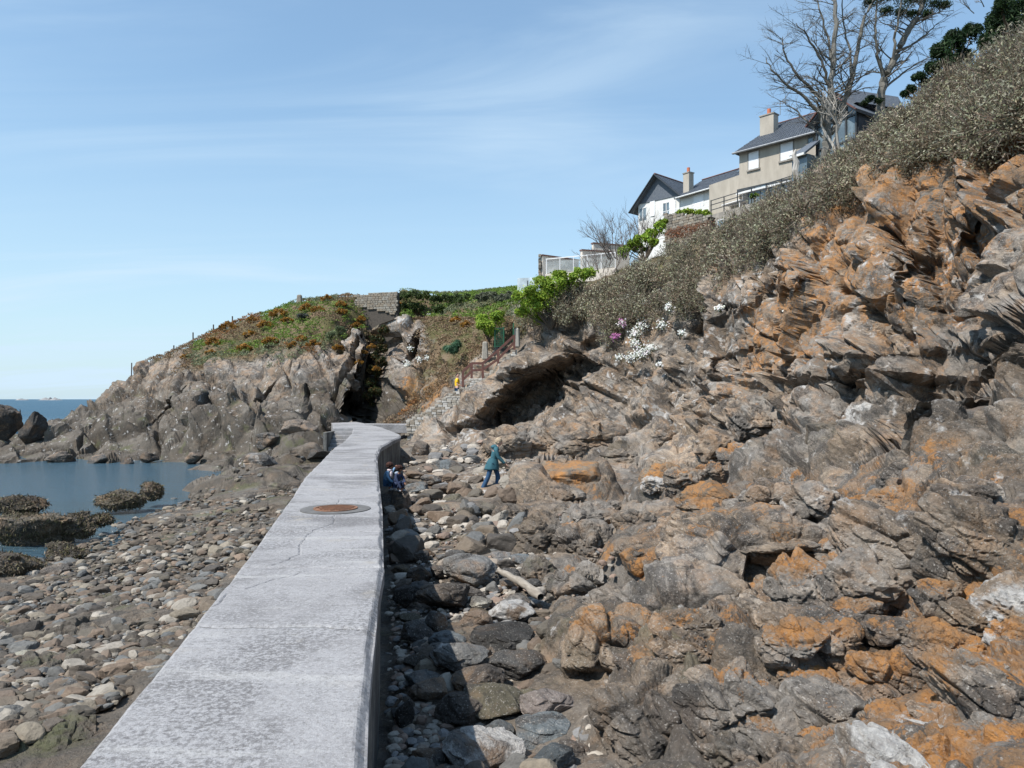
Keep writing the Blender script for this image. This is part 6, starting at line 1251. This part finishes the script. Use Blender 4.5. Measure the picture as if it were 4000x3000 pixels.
def masonry(parent, org, e, n, L, zlo, zhi, hs, ws, meshes, seed, cap=290, depth=.16, limit=None):
    """courses of stones on the plane org + s e, from zlo(s) to zhi(s)"""
    r_ = random.Random(seed); rz = math.atan2(e[1], e[0]); inv = Vector(parent.location); cnt = 0
    z = min(zlo(s) for s in np.linspace(0, L, 20)); top = max(zhi(s) for s in np.linspace(0, L, 60))
    while z < top and cnt < cap:
        h = r_.uniform(*hs); s = -r_.uniform(0, .2)
        while s < L and cnt < cap:
            w = r_.uniform(*ws); sm = s + w / 2
            if 0 <= sm <= L and zlo(min(max(sm, 0), L)) <= z + h * .5 <= zhi(min(max(sm, 0), L)):
                q = Vector(org) + Vector(e) * sm + Vector(n) * r_.uniform(0, .025); q.z = z + h / 2
                put('stone', meshes[r_.randrange(len(meshes))], parent, tuple(q - inv), (0, r_.uniform(-.04, .04), rz), (w * .93, depth, h * .92)); cnt += 1
            s += w
        z += h
    return cnt
# dry stone garden wall below the white house
F9 = Frame(1438, 50, 1535, 47)
gw = tag(empty('garden_wall', tuple(F9.p(0, 0, F9.sz(1438, 520)[1]))), 'dry stone garden wall with a bright green shrub along its top', 'wall')
zt9 = lambda s: F9.sz(1438 + 97 * s / F9.L, 465 + 5 * s / F9.L - 4)[1]; zl9 = lambda s: zt9(s) - 2.0 + .5 * s / F9.L
obj_at(fpoly(F9, [(0, zl9(0) - .8), (F9.L, zl9(F9.L) - .8), (F9.L, zt9(F9.L) - .06), (0, zt9(0) - .06)], -.45, -.02), F9, 'core', M_MORTD, gw)
masonry(gw, F9.p(0, 0, 0), F9.e, F9.n, F9.L, zl9, zt9, (.12, .2), (.2, .42), SS_W, 3)
# reddish dry bracken bank right of that wall
h_ = [P3(u, v, 46) for u, v in ((1450, 508), (1470, 503), (1490, 498), (1510, 494), (1530, 489), (1465, 512), (1500, 504))]
pt = lobes([h for h in h_], [.42] * len(h_), 240, .13, .05, [(.26, .11, .06), (.20, .10, .06), (.30, .16, .09)], .7, .4)
tag(foliage_mesh('dry_bracken', pt), 'rusty red dry plants at the foot of the dry stone garden wall', 'plants')
# old wall on the headland top
F10 = Frame(768, 65.5, 858, 64.5)
hw = tag(empty('headland_wall', tuple(F10.p(0, 0, F10.sz(800, 655)[1]))), 'ruined pale stone wall on top of the headland left of the dark ivy', 'wall')
zt10 = lambda s: F10.sz(768 + 90 * s / F10.L, 639 - 9 * min(1, s / F10.L * 1.6))[1]; zl10 = lambda s: zt10(s) - .9 - 1.2 * s / F10.L
obj_at(fpoly(F10, [(0, zl10(0) - 1.5), (F10.L, zl10(F10.L) - 3.0), (F10.L, zt10(F10.L) - .05), (0, zt10(0) - .05)], -.5, -.02), F10, 'core', M_MORTD, hw)
masonry(hw, F10.p(0, 0, 0), F10.e, F10.n, F10.L, zl10, zt10, (.13, .2), (.2, .4), [m for i, m in enumerate(SS_W) if i % 4 != 2], 5)
# --- white terraces
def block(name, lab, cat, u0, Y0, u1, Y1, v_top, v_bot, depth, mat, v_top2=None, cap=True, stone_end=False):
    F = Frame(u0, Y0, u1, Y1); z0 = F.sz(u0, v_bot)[1]; zt = F.sz(u0, v_top)[1]; zt2 = F.sz(u1, v_top2)[1] if v_top2 else zt
    t = tag(empty(name, tuple(F.p(0, 0, z0))), lab, cat)
    obj_at(fpoly(F, [(0, z0), (F.L, z0), (F.L, zt2), (0, zt)], -depth, 0), F, 'wall', mat, t)
    if cap: obj_at(MB().bar(F.p(-.05, -depth / 2, zt + .04), F.p(F.L + .05, -depth / 2, zt2 + .04), depth + .12, .09), F, 'coping', M_RIDGE, t)
    return F, t, z0, zt
Fa, ta, z0a, zta = block('terrace_wall', 'tall cream wall with a stone end at the left of the white terrace', 'wall', 1172, 56, 1250, 57.5, 552, 612, .3, M_CREAM, 563)
masonry(ta, Fa.p(-.13, -.15, 0), (0, 1, 0), (-1, 0, 0), .32, lambda s: z0a, lambda s: zta, (.2, .3), (.3, .34), SS_W, 9, depth=.2)
block('terrace_wall', 'cream wall stepping up in the middle of the white terrace', 'wall', 1258, 55.5, 1320, 56.5, 541, 600, .3, M_CREAM, 545)
block('terrace_wall', 'highest cream wall of the terrace behind the leafless tamarisk', 'wall', 1282, 57, 1360, 58, 526, 590, .3, M_CREAM, 532)
Fb, tb_, z0b, ztb = block('terrace_parapet', 'low white parapet carrying the glass railing of the terrace', 'wall', 1178, 53.5, 1330, 52, 592, 612, 2.5, M_CREAM, 578, cap=False)
gr = tag(empty('glass_railing', tuple(Fb.p(0, 0, ztb))), 'white framed glass railing on the low parapet of the terrace', 'railing')
zb1 = Fb.sz(1330, 578)[1]
zz = lambda s: ztb + (zb1 - ztb) * s / Fb.L
for i in range(6):
    s = .05 + (Fb.L - .1) * i / 5; obj_at(MB().bar(Fb.p(s, -.1, zz(s) - .05), Fb.p(s, -.1, zz(s) + 1.05), .055), Fb, 'post', M_PVC, gr)
    if i < 5: s2 = .05 + (Fb.L - .1) * (i + 1) / 5; obj_at(fpoly(Fb, [(s + .05, zz(s) + .08), (s2 - .05, zz(s2) + .08), (s2 - .05, zz(s2) + .85), (s + .05, zz(s) + .85)], -.11, -.09), Fb, 'glass_panel', M_GLASSL, gr)
obj_at(MB().bar(Fb.p(0, -.1, ztb + 1.05), Fb.p(Fb.L, -.1, zb1 + 1.05), .06), Fb, 'handrail', M_PVC, gr)
F11 = Frame(1117, 54, 1170, 53.5); z0, z1 = F11.sz(1117, 632)[1], F11.sz(1117, 601)[1]
gp = tag(empty('glass_screen', tuple(F11.p(0, 0, z0))), 'pale translucent glass windbreak left of the terrace against the sky', 'windbreak')
M_PALEG = glass_mat('frosted_glass', (.62, .70, .74), .2)
for i in range(2): obj_at(fbox(F11, F11.L * i / 2 + .02, F11.L * (i + 1) / 2 - .02, -.01, .01, z0, z1), F11, 'glass_panel', M_PALEG, gp)
obj_at(MB().bar(F11.p(.85, .3, z0 - .3), F11.p(.85, .3, z0 + .75), .07), F11, 'post', M_DARK, gp)
# --- stone stairs with flank wall, landing and brown handrail
YS = 45.3
sx = lambda u: (u - CX) / CF * YS
szv = lambda v: CZ + (HV - v) / CF * YS
prof = [(880, 906), (915, 890), (950, 868), (978, 846), (1000, 838), (1019, 820), (1046, 814), (1062, 800), (1085, 780), (1108, 758), (1116, 752)]
PX = [sx(u) for u, v in prof]; PZ = [szv(v) for u, v in prof]
ztop = lambda x: float(np.interp(x, PX, PZ))
st = tag(empty('stone_stairs', (PX[0], YS, PZ[0])), 'pale mortared stone stairs climbing right from the ledge up the cliff to the green gate', 'stairs')
x = PX[0]; cnt = 0
inv = Vector(st.location)
xs = list(np.arange(PX[0], PX[-1] - .1, .27))
for x in xs:
    z = ztop(x + .13) - .5; b = MB().box(Vector((x + .15, YS + .62, z - .35)) - inv, (.33, 1.15, .7)); b.build('step', M_MORT, st)
def zstep(x): return ztop(PX[0] + (int((x - PX[0]) / .27) + .5) * .27)
b = MB()
for x in xs:
    hh = 2.4 if x < sx(940) else 1.1
    b.box(Vector((x + .135, YS + .02, zstep(x + .1) - .02 - hh / 2)) - inv, (.27, .14, hh))
b.build('flank_wall', M_MORT, st)
masonry(st, (PX[0], YS - .06, 0), (1, 0, 0), (0, -1, 0), PX[-1] - PX[0], lambda s: ztop(PX[0] + s) - (.95 if PX[0] + s < sx(980) else 1.05), lambda s: zstep(PX[0] + s) - .02, (.10, .17), (.18, .34), SS_S, 21, cap=295, depth=.12)
rail = tag(empty('handrail', (sx(1000), YS, szv(837))), 'reddish brown wooden handrail along the stone stairs', 'railing')
inv = Vector(rail.location)
pp = [(1000, 802, 837), (1019, 784, 818), (1043, 784, 815), (1076, 756, 798), (1111, 724, 757)]
for u, vt, vb in pp: MB().bar(Vector((sx(u), YS - .05, szv(vb) - .15)) - inv, Vector((sx(u), YS - .05, szv(vt))) - inv, .13).build('post', M_WOOD, rail)
for (a, b_) in zip(pp, pp[1:]):
    for k in (0, .45 if a[0] > 1010 else .5):
        va = a[1] + (a[2] - a[1]) * k; vb = b_[1] + (b_[2] - b_[1]) * k
        if a[0] == 1043 and k: pass
        MB().bar(Vector((sx(a[0]), YS - .06, szv(va + 1))) - inv, Vector((sx(b_[0]), YS - .06, szv(vb + 1))) - inv, .10, .14).build('rail', M_WOOD, rail)
pp2 = [(1019, 790, 800), (1060, 770, 795), (1098, 738, 760)]
M_GREENP = flat_mat('green_metal', (.02, .12, .06), (.02, .09, .05), rough=.5)
gt = tag(empty('metal_gate', tuple(P3(1069, 750, 46.6))), 'green metal mesh gate at the top of the stone stairs under a green shrub', 'gate'); inv = Vector(gt.location)
for u in (1069, 1088): MB().bar(Vector(P3(u, 706, 46.6)) - inv, Vector(P3(u, 751, 46.6)) - inv, .07).build('post', M_GREENP, gt)
for v in (709, 748): MB().bar(Vector(P3(1069, v, 46.6)) - inv, Vector(P3(1088, v, 46.6)) - inv, .05).build('frame_bar', M_GREENP, gt)
b = MB()
for i in range(1, 8): u = 1069 + 19 * i / 8; b.bar(Vector(P3(u, 709, 46.6)) - inv, Vector(P3(u, 748, 46.6)) - inv, .018)
for i in range(1, 9): v = 709 + 39 * i / 9; b.bar(Vector(P3(1069, v, 46.6)) - inv, Vector(P3(1088, v, 46.6)) - inv, .012)
b.build('mesh_panel', M_GREENP, gt)
tag(MB().bar((0, 0, 0), (0, 0, 1.3), .08).build('gate_post', M_GREENP, loc=tuple(P3(1109, 745, 46))), 'green metal post against the white pillar at the head of the stairs', 'post')
pl_ = MB().box((0, 0, .75), (.38, .4, 1.2), taper=.8); tag(pl_.build('stone_pillar', M_MORT, bevel=.09, loc=tuple(P3(1117, 757, 46.2))), 'whitewashed stone pillar ending the brown handrail', 'pillar')
tag(MB().box((0, 0, .35), (.4, .4, 1.1), taper=.75).build('stone_pillar', M_WST[1], bevel=.06, loc=tuple(P3(1048, 770, 46.6))), 'small rough stone pillar left of the green gate', 'pillar')
# posts on the headland skyline
M_POST = flat_mat('weathered_post', (.09, .07, .06), (.06, .05, .045), sc=8, rough=.9)
PL = ['leftmost of the four thin posts on the headland skyline', 'second from the left of the four thin posts on the headland skyline', 'third from the left of the four thin posts on the headland skyline', 'rightmost of the four thin posts on the headland skyline']
for (u, v0, v1), lab in zip([(375.5, 746, 764), (417, 718, 742), (461, 701, 722), (502, 683, 704)], PL):
    h = hit(u, v1 - 2)
    Y = 68 if h is None else h[1] + .6
    a = P3(u, v0, Y); b_ = P3(u, v1, Y); tag(MB().bar((0, 0, 0), (0, 0, a[2] - b_[2] + .3), .12, sides=6).build('fence_post', M_POST, loc=(b_[0], b_[1], b_[2] - .3)), lab, 'post', 'posts on the headland skyline')
h = hit(647, 652)
tag(MB().box((0, 0, .3), (.5, .4, .9), taper=.8).build('cairn', M_WST[0], bevel=.08, loc=tuple(P3(647, 655, 68))), 'small upright stone block on the headland skyline', 'stone')
tag(MB().bar((0, 0, 0), (.02, 0, 1.1), .10, sides=6).build('stake', M_POST, loc=tuple(P3(284, 812, 64.5))), 'dark stake at the seaward end of the headland', 'stake')
print('buildings', round(time.time() - T0, 1))
# ------------------------------------------------------------------ people
def skin_mat(name, a): return flat_mat(name, a, tuple(x * .9 for x in a), sc=20, rough=.6)
M_SKINB = skin_mat('brown_skin', (.26, .13, .08)); M_SKINP = skin_mat('light_skin', (.55, .34, .26))
M_TEAL = flat_mat('teal_coat_cloth', (.035, .12, .15), (.028, .095, .12), sc=6, rough=.85, bumps=.5, bsc=14, bd=.03)
M_JEAN = flat_mat('blue_denim', (.03, .085, .17), (.022, .06, .13), sc=9, rough=.9, bumps=.4, bsc=18, bd=.02)
M_YEL = flat_mat('yellow_cotton', (.80, .50, .02), (.72, .43, .02), sc=8, rough=.85, bumps=.4, bsc=12, bd=.03)
M_NAVY = flat_mat('navy_cloth', (.03, .045, .10), (.022, .035, .08), sc=8, rough=.85, bumps=.5, bsc=22, bd=.02)
M_LBLUE = flat_mat('light_blue_cloth', (.22, .38, .55), (.17, .31, .47), sc=8, rough=.85, bumps=.5, bsc=22, bd=.02)
M_SCARF = flat_mat('pale_patterned_scarf', (.68, .58, .56), (.42, .38, .46), sc=30, rough=.9)
M_HAIRC = flat_mat('curly_dark_brown_hair', (.075, .028, .018), (.035, .016, .012), sc=18, rough=.9, bumps=1.0, bsc=40, bd=.03)
M_HAIRB = flat_mat('short_blond_hair', (.46, .36, .25), (.36, .28, .19), sc=20, rough=.8, bumps=.8, bsc=50, bd=.02)
M_HAIRD = flat_mat('dark_hair', (.03, .02, .015), (.05, .03, .02), sc=20, rough=.8)
M_SHOE = flat_mat('pale_shoe', (.55, .55, .57), (.4, .4, .42), sc=10, rough=.7)
M_EYE = flat_mat('eye_dark', (.01, .01, .01), rough=.3)
def skin(name, joints, edges_, mat, parent, levels=1, root=0):
    """joints: list of (x,y,z,r); a Skin modifier grows one continuous surface over the joints"""
    me = bpy.data.meshes.new(name); me.from_pydata([j[:3] for j in joints], edges_, []); me.materials.append(mat)
    o = put(name, me, parent); md = o.modifiers.new('skin', 'SKIN'); md.use_smooth_shade = True
    sv = me.skin_vertices[0].data
    for i, j in enumerate(joints):
        r = j[3]; sv[i].radius = (r, j[4]) if len(j) > 4 else (r, r)
    sv[root].use_root = True
    s = o.modifiers.new('sub', 'SUBSURF'); s.levels = s.render_levels = levels + 1
    return o
def ell(name, c, r, mat, parent, k=3, rot=None, rough=0.0, seed=1):
    V, F = ico(k); P = V * (1 + rough * vnoise(V * 4 + seed, seed))[:, None] * np.array(r)
    if rot: P = P @ np.array(Matrix.Rotation(rot, 3, 'Z')).T
    return mesh_np(name, P + np.array(c), F, mat, parent, smooth=True)
def head(body_parent, c, r, face, hair, skinm, hairstyle):
    """face: unit xy direction looked at; nose, ears, eyes, mouth sit on the head"""
    f = Vector((face[0], face[1], 0)).normalized(); s = Vector((-f.y, f.x, 0)); up = Vector((0, 0, 1)); c = Vector(c)
    h = ell('head', c, (r * .78, r * .78, r), skinm, body_parent, 4)
    b = MB()
    for k in (-1, 1): ell('ear', c + s * k * r * .78 - up * .05 * r, (r * .12, r * .12, r * .22), skinm, h, 2)
    ell('nose', c + f * r * .80 - up * .08 * r, (r * .13, r * .13, r * .2), skinm, h, 2)
    for k in (-1, 1): ell('eye', c + f * r * .70 + s * k * r * .28 + up * .06 * r, (r * .09, r * .09, r * .07), M_EYE, h, 2)
    ell('mouth', c + f * r * .70 - up * .42 * r, (r * .2, r * .2, r * .05), M_PINK, h, 2)
    return h
M_PINK = flat_mat('lips', (.45, .18, .15), rough=.5)
def hand(parent, w, d, skinm, size=.085, side=1):
    """palm plus five separate slightly curled fingers; w wrist position, d direction of the fingers"""
    w = Vector(w); d = Vector(d).normalized(); n = Vector((0, 0, 1)); x = d.cross(n).normalized(); n = x.cross(d).normalized(); J = [(*w, .020), (*(w + d * size * .5), .026)]; E = [(0, 1)]
    for i, L in enumerate((.82, .98, .9, .7)):
        o = (i - 1.5) * size * .24; a = w + d * size * .55 + x * o; b = a + d * size * L * .5 - n * .004; c = b + d * size * L * .35 - n * size * .22
        k = len(J); J += [(*a, .010), (*b, .008), (*c, .007)]; E += [(1, k), (k, k + 1), (k + 1, k + 2)]
    a = w + d * size * .25 + x * side * size * .32; b = a + (d * .7 + x * side * .7) * size * .5; k = len(J); J += [(*a, .011), (*b, .009)]; E += [(0, k), (k, k + 1)]
    return skin('hand', J, E, skinm, parent, 0)
# woman in the teal coat, walking to the right over the rocks
base = P3(1062, 1061, 24.6)
w = tag(empty('person', tuple(base)), 'woman with short blond hair in a teal hooded coat and jeans stepping over the rocks', 'person')
w.scale = (1.0, 1.0, 1.0)
# local: x right (her forward), y away, z up ; she is about 1.62 m tall leaning forward
J = [(0.02, 0, .88, .12, .10), (.05, 0, 1.05, .11, .09), (.10, 0, 1.22, .13, .10), (.15, 0, 1.36, .09, .08), (.20, 0, 1.45, .045), (.22, 0, 1.50, .05),
     (-.02, -.08, .84, .085), (-.10, -.09, .48, .062), (-.29, -.10, .10, .045), (-.24, -.10, .04, .035), (-.12, -.10, .03, .03),
     (.08, .08, .84, .085), (.20, .09, .50, .062), (.19, .09, .13, .045), (.22, .09, .06, .035), (.34, .09, .04, .03),
     (.15, -.16, 1.34, .055), (.22, -.19, 1.10, .043), (.38, -.17, .93, .033), (.46, -.15, .87, .024),
     (.15, .16, 1.34, .055), (.20, .20, 1.10, .043), (.34, .18, .96, .033), (.42, .15, .90, .024)]
E = [(0, 1), (1, 2), (2, 3), (3, 4), (4, 5), (0, 6), (6, 7), (7, 8), (8, 9), (9, 10), (0, 11), (11, 12), (12, 13), (13, 14), (14, 15), (3, 16), (16, 17), (17, 18), (18, 19), (3, 20), (20, 21), (21, 22), (22, 23)]
body = skin('body', J, E, M_SKINP, w)
hd = head(w, (.25, 0, 1.57), .115, (1, -.15), None, M_SKINP, 0)
ell('hair', (.225, .0, 1.605), (.118, .108, .118), M_HAIRB, w, 4, rough=.12, seed=3)
hand(w, (.46, -.15, .87), (.8, 0, -.5), M_SKINP); hand(w, (.42, .15, .90), (.8, 0, -.5), M_SKINP, side=-1)
skin('trousers', [(0.02, 0, .88, .135, .12), (-.02, -.08, .82, .10), (-.10, -.09, .48, .078), (-.25, -.10, .16, .085), (-.28, -.10, .08, .085), (.08, .08, .82, .10), (.20, .09, .50, .078), (.19, .09, .18, .088), (.20, .09, .08, .088)], [(0, 1), (1, 2), (2, 3), (3, 4), (0, 5), (5, 6), (6, 7), (7, 8)], M_JEAN, w)
def loft(name, rings, mat, parent, n=28, wob=0.0, seed=0):
    """rings: (cx, cy, z, rx, ry)"""
    a = np.linspace(0, 2 * np.pi, n, endpoint=False); V = []
    for i, (cx, cy, z, rx, ry) in enumerate(rings):
        k = 1 + wob * (i / len(rings)) * np.sin(a * 7 + seed + i * .3); V.append(np.stack([cx + rx * k * np.cos(a), cy + ry * k * np.sin(a), np.full(n, z)], 1))
    V = np.concatenate(V); I = np.arange(len(V)).reshape(-1, n); F = np.stack([I[:-1], np.roll(I[:-1], -1, 1), np.roll(I[1:], -1, 1), I[1:]], 2).reshape(-1, 4)
    return mesh_np(name, V, F, mat, parent, smooth=True)
coat = skin('coat', [(.13, 0, 1.28, .155, .13), (.16, 0, 1.41, .10, .09), (.18, 0, 1.46, .07), (.07, 0, 1.08, .14, .12), (.04, 0, .94, .17, .14),
    (.14, -.17, 1.34, .075), (.215, -.20, 1.10, .062), (.39, -.18, .93, .05), (.43, -.17, .90, .046), (.14, .17, 1.34, .075), (.20, .21, 1.10, .062), (.34, .18, .97, .05), (.38, .17, .93, .046)],
    [(3, 0), (0, 1), (1, 2), (3, 4), (1, 5), (5, 6), (6, 7), (7, 8), (1, 9), (9, 10), (10, 11), (11, 12)], M_TEAL, w, root=3)
loft('coat_skirt', [(.055, 0, 1.06, .135, .125), (.035, 0, .95, .185, .17), (.015, 0, .85, .215, .195), (0, 0, .74, .235, .21), (0, 0, .69, .243, .215), (0, 0, .70, .20, .18)], M_TEAL, w, wob=.06)
ell('hood', (.09, 0, 1.42), (.12, .13, .075), M_TEAL, w, 3, rough=.1)
for (x, y) in ((-.24, -.10), (.27, .09)): ell('shoe', (x, y, .045), (.14, .05, .05), M_SHOE, w, 3)
# man in the yellow shirt on the stairs
x0, z0 = sx(986), 3.1 - 1.80
mn = tag(empty('person', (x0, YS + .62, z0)), 'dark haired man in a yellow t-shirt and blue trousers standing on the stone stairs', 'person')
J = [(0, 0, .95, .14, .11), (0, 0, 1.15, .13, .10), (0, 0, 1.35, .15, .11), (0, 0, 1.48, .10, .08), (0, 0, 1.56, .055), (0, 0, 1.60, .055), (0, -.10, .90, .09), (.02, -.10, .5, .065), (0, -.10, .08, .045), (.14, -.10, .04, .035), (0, .10, .90, .09), (-.02, .10, .5, .065), (-.02, .10, .08, .045), (.12, .10, .04, .035),
     (0, -.20, 1.44, .06), (.03, -.25, 1.17, .048), (.26, -.24, 1.10, .035), (.33, -.22, 1.11, .026), (0, .20, 1.44, .06), (.03, .25, 1.17, .048), (.26, .20, 1.12, .035), (.33, .16, 1.13, .026)]
E = [(0, 1), (1, 2), (2, 3), (3, 4), (4, 5), (0, 6), (6, 7), (7, 8), (8, 9), (0, 10), (10, 11), (11, 12), (12, 13), (3, 14), (14, 15), (15, 16), (16, 17), (3, 18), (18, 19), (19, 20), (20, 21)]
skin('body', J, E, M_SKINP, mn); head(mn, (.03, 0, 1.70), .12, (.75, -.66), None, M_SKINP, 0); ell('hair', (.005, .02, 1.745), (.105, .105, .10), M_HAIRD, mn, 3, rough=.05)
skin('t_shirt', [(0, 0, .98, .165, .14), (0, 0, 1.18, .155, .13), (0, 0, 1.37, .175, .14), (0, 0, 1.50, .10, .09), (0, -.21, 1.44, .085), (.02, -.25, 1.26, .075), (0, .21, 1.44, .085), (.02, .25, 1.26, .075)], [(0, 1), (1, 2), (2, 3), (3, 4), (4, 5), (3, 6), (6, 7)], M_YEL, mn)
skin('trousers', [(0, 0, .93, .155, .13), (0, -.10, .86, .105), (.02, -.10, .5, .085), (0, -.10, .12, .075), (0, .10, .86, .105), (-.02, .10, .5, .085), (-.02, .10, .12, .075)], [(0, 1), (1, 2), (2, 3), (0, 4), (4, 5), (5, 6)], M_JEAN, mn)
hand(mn, (.33, -.22, 1.11), (1, .1, .1), M_SKINP); hand(mn, (.33, .16, 1.13), (1, 0, .1), M_SKINP, side=-1)
for y in (-.1, .1): ell('shoe', (.06, y, .04), (.13, .05, .045), M_SHOE, mn, 3)
# two crouching children beside the wall
def child(name, loc, rz, label, jacket, hair, arm, k=1.0):
    t = tag(empty(name, loc, rz), label, 'person'); t.scale = (k, k, k)
    # local x forward; crouching: hips low, knees up in front, back curved
    J = [(-.12, 0, .22, .10, .10), (-.12, 0, .36, .09, .09), (-.07, 0, .50, .095, .09), (-.01, 0, .60, .07, .06), (.02, 0, .66, .035), (.03, 0, .70, .04),
         (-.06, -.09, .24, .07), (.16, -.11, .34, .052), (.06, -.11, .08, .038), (.10, -.11, .03, .03), (.18, -.11, .025, .025), (-.06, .09, .24, .07), (.16, .11, .34, .052), (.06, .11, .08, .038), (.10, .11, .03, .03), (.18, .11, .025, .025),
         (-.02, -.13, .57, .042), *[(*a, r) for a, r in zip(arm[0], (.034, .026, .02))], (-.02, .13, .57, .042), *[(*a, r) for a, r in zip(arm[1], (.034, .026, .02))]]
    E = [(0, 1), (1, 2), (2, 3), (3, 4), (4, 5), (0, 6), (6, 7), (7, 8), (8, 9), (9, 10), (0, 11), (11, 12), (12, 13), (13, 14), (14, 15), (3, 16), (16, 17), (17, 18), (18, 19), (3, 20), (20, 21), (21, 22), (22, 23)]
    skin('body', J, E, M_SKINB, t); head(t, (.05, 0, .79), .095, (1, 0), None, M_SKINB, 0)
    ell('hair', (.015, 0, .835), (.125, .128, .108), hair, t, 4, rough=.16, seed=4)
    A = [(*a, r) for a, r in zip(arm[0], (.05, .04, .034))]; B = [(*a, r) for a, r in zip(arm[1], (.05, .04, .034))]
    A[2] = tuple(np.array(A[1][:3]) + (np.array(A[2][:3]) - np.array(A[1][:3])) * .85) + (.034,); B[2] = tuple(np.array(B[1][:3]) + (np.array(B[2][:3]) - np.array(B[1][:3])) * .85) + (.034,)
    skin('jacket', [(-.12, 0, .28, .135, .14), (-.11, 0, .40, .12, .12), (-.07, 0, .52, .12, .115), (-.01, 0, .62, .08, .075), (-.02, -.14, .57, .058), *A, (-.02, .14, .57, .058), *B], [(0, 1), (1, 2), (2, 3), (3, 4), (4, 5), (5, 6), (6, 7), (3, 8), (8, 9), (9, 10), (10, 11)], jacket, t)
    skin('trousers', [(-.12, 0, .22, .12, .12), (-.05, -.09, .24, .085), (.16, -.11, .34, .066), (.06, -.11, .10, .05), (-.05, .09, .24, .085), (.16, .11, .34, .066), (.06, .11, .10, .05)], [(0, 1), (1, 2), (2, 3), (0, 4), (4, 5), (5, 6)], M_JEAN if jacket is not M_NAVY else M_NAVY, t)
    for s, q in ((-1, arm[0]), (1, arm[1])): hand(t, q[2], tuple(np.array(q[2]) - np.array(q[1])), M_SKINB, .06, s)
    for y in (-.11, .11): ell('shoe', (.12, y, .03), (.09, .036, .035), M_SHOE, t, 3)
    return t
YC = 22.0
p1 = P3(862, 1061, YC - .15); p2 = P3(841, 1058, YC + .15)
child('person', tuple(p1), math.radians(-38), 'crouching child with dark curly hair in a navy jacket with a grey hood', M_NAVY, M_HAIRC, [[(.05, -.17, .42), (.20, -.15, .20), (.26, -.14, .10)], [(.06, .17, .44), (.18, .10, .34), (.24, .06, .30)]], .80)
c2 = child('person', tuple(p2), math.radians(-20), 'crouching child in light blue with a pale scarf touching the walkway wall', M_LBLUE, M_HAIRC, [[(.05, -.17, .42), (.16, -.15, .30), (.22, -.12, .26)], [(-.06, .20, .50), (-.02, .30, .62), (.02, .38, .74)]], .86)
ell('scarf', (.03, 0, .66), (.10, .10, .055), M_SCARF, c2, 3, rough=.12); ell('scarf_end', (.10, -.04, .52), (.045, .06, .13), M_SCARF, c2, 3, rough=.1)
o1 = [o for o in bpy.data.objects if o.get('label', '').startswith('crouching child with')][0]
M_HOOD = flat_mat('grey_blue_lining', (.35, .42, .52), (.25, .31, .40), rough=.9); ell('hood', (-.075, 0, .64), (.085, .115, .06), M_HOOD, o1, 3, rough=.08)
for (x, y, sx_, sy, lab) in ((p1[0] + .02, p1[1], .33, .35, 'flat brown rock the child in navy crouches on'), (p2[0], p2[1], .3, .33, 'dark rock under the child in light blue beside the wall')):
    z = min(p1[2], p2[2]) if 'navy' in lab else p2[2]; g = ground(x, y); P, F = rock_shape(5, int(x * 77) % 50, 12); hgt = (z - g) / 2 + .35
    P = P * [sx_, sy, hgt]; P[:, 2] = np.minimum(P[:, 2], hgt * .82); tag(mesh_np('boulder', P, F, MR['brown' if 'navy' in lab else 'dark'], loc=(x, y, z - hgt * .82)), lab, 'boulder')
q = Vector(base); g = ground(q.x, q.y)
P, F = rock_shape(5, 12, 12); hgt = max(.3, q.z - g + .3); P = P * [.75, .5, hgt]; P[:, 2] = np.minimum(P[:, 2], hgt * .6); P[:, 2] += .015 * fbm(P * 6, 3, 3)
tag(mesh_np('boulder', P, F, MR['pale'], loc=(q.x + .02, q.y, q.z - hgt * .6 + .01)), 'pale flat topped rock under the feet of the woman in the teal coat', 'boulder')
print('people', round(time.time() - T0, 1), 'tris', sum(len(o.data.polygons) * (1 if len(o.data.polygons) and len(o.data.polygons[0].vertices) == 3 else 2) for o in bpy.data.objects if o.type == 'MESH'))
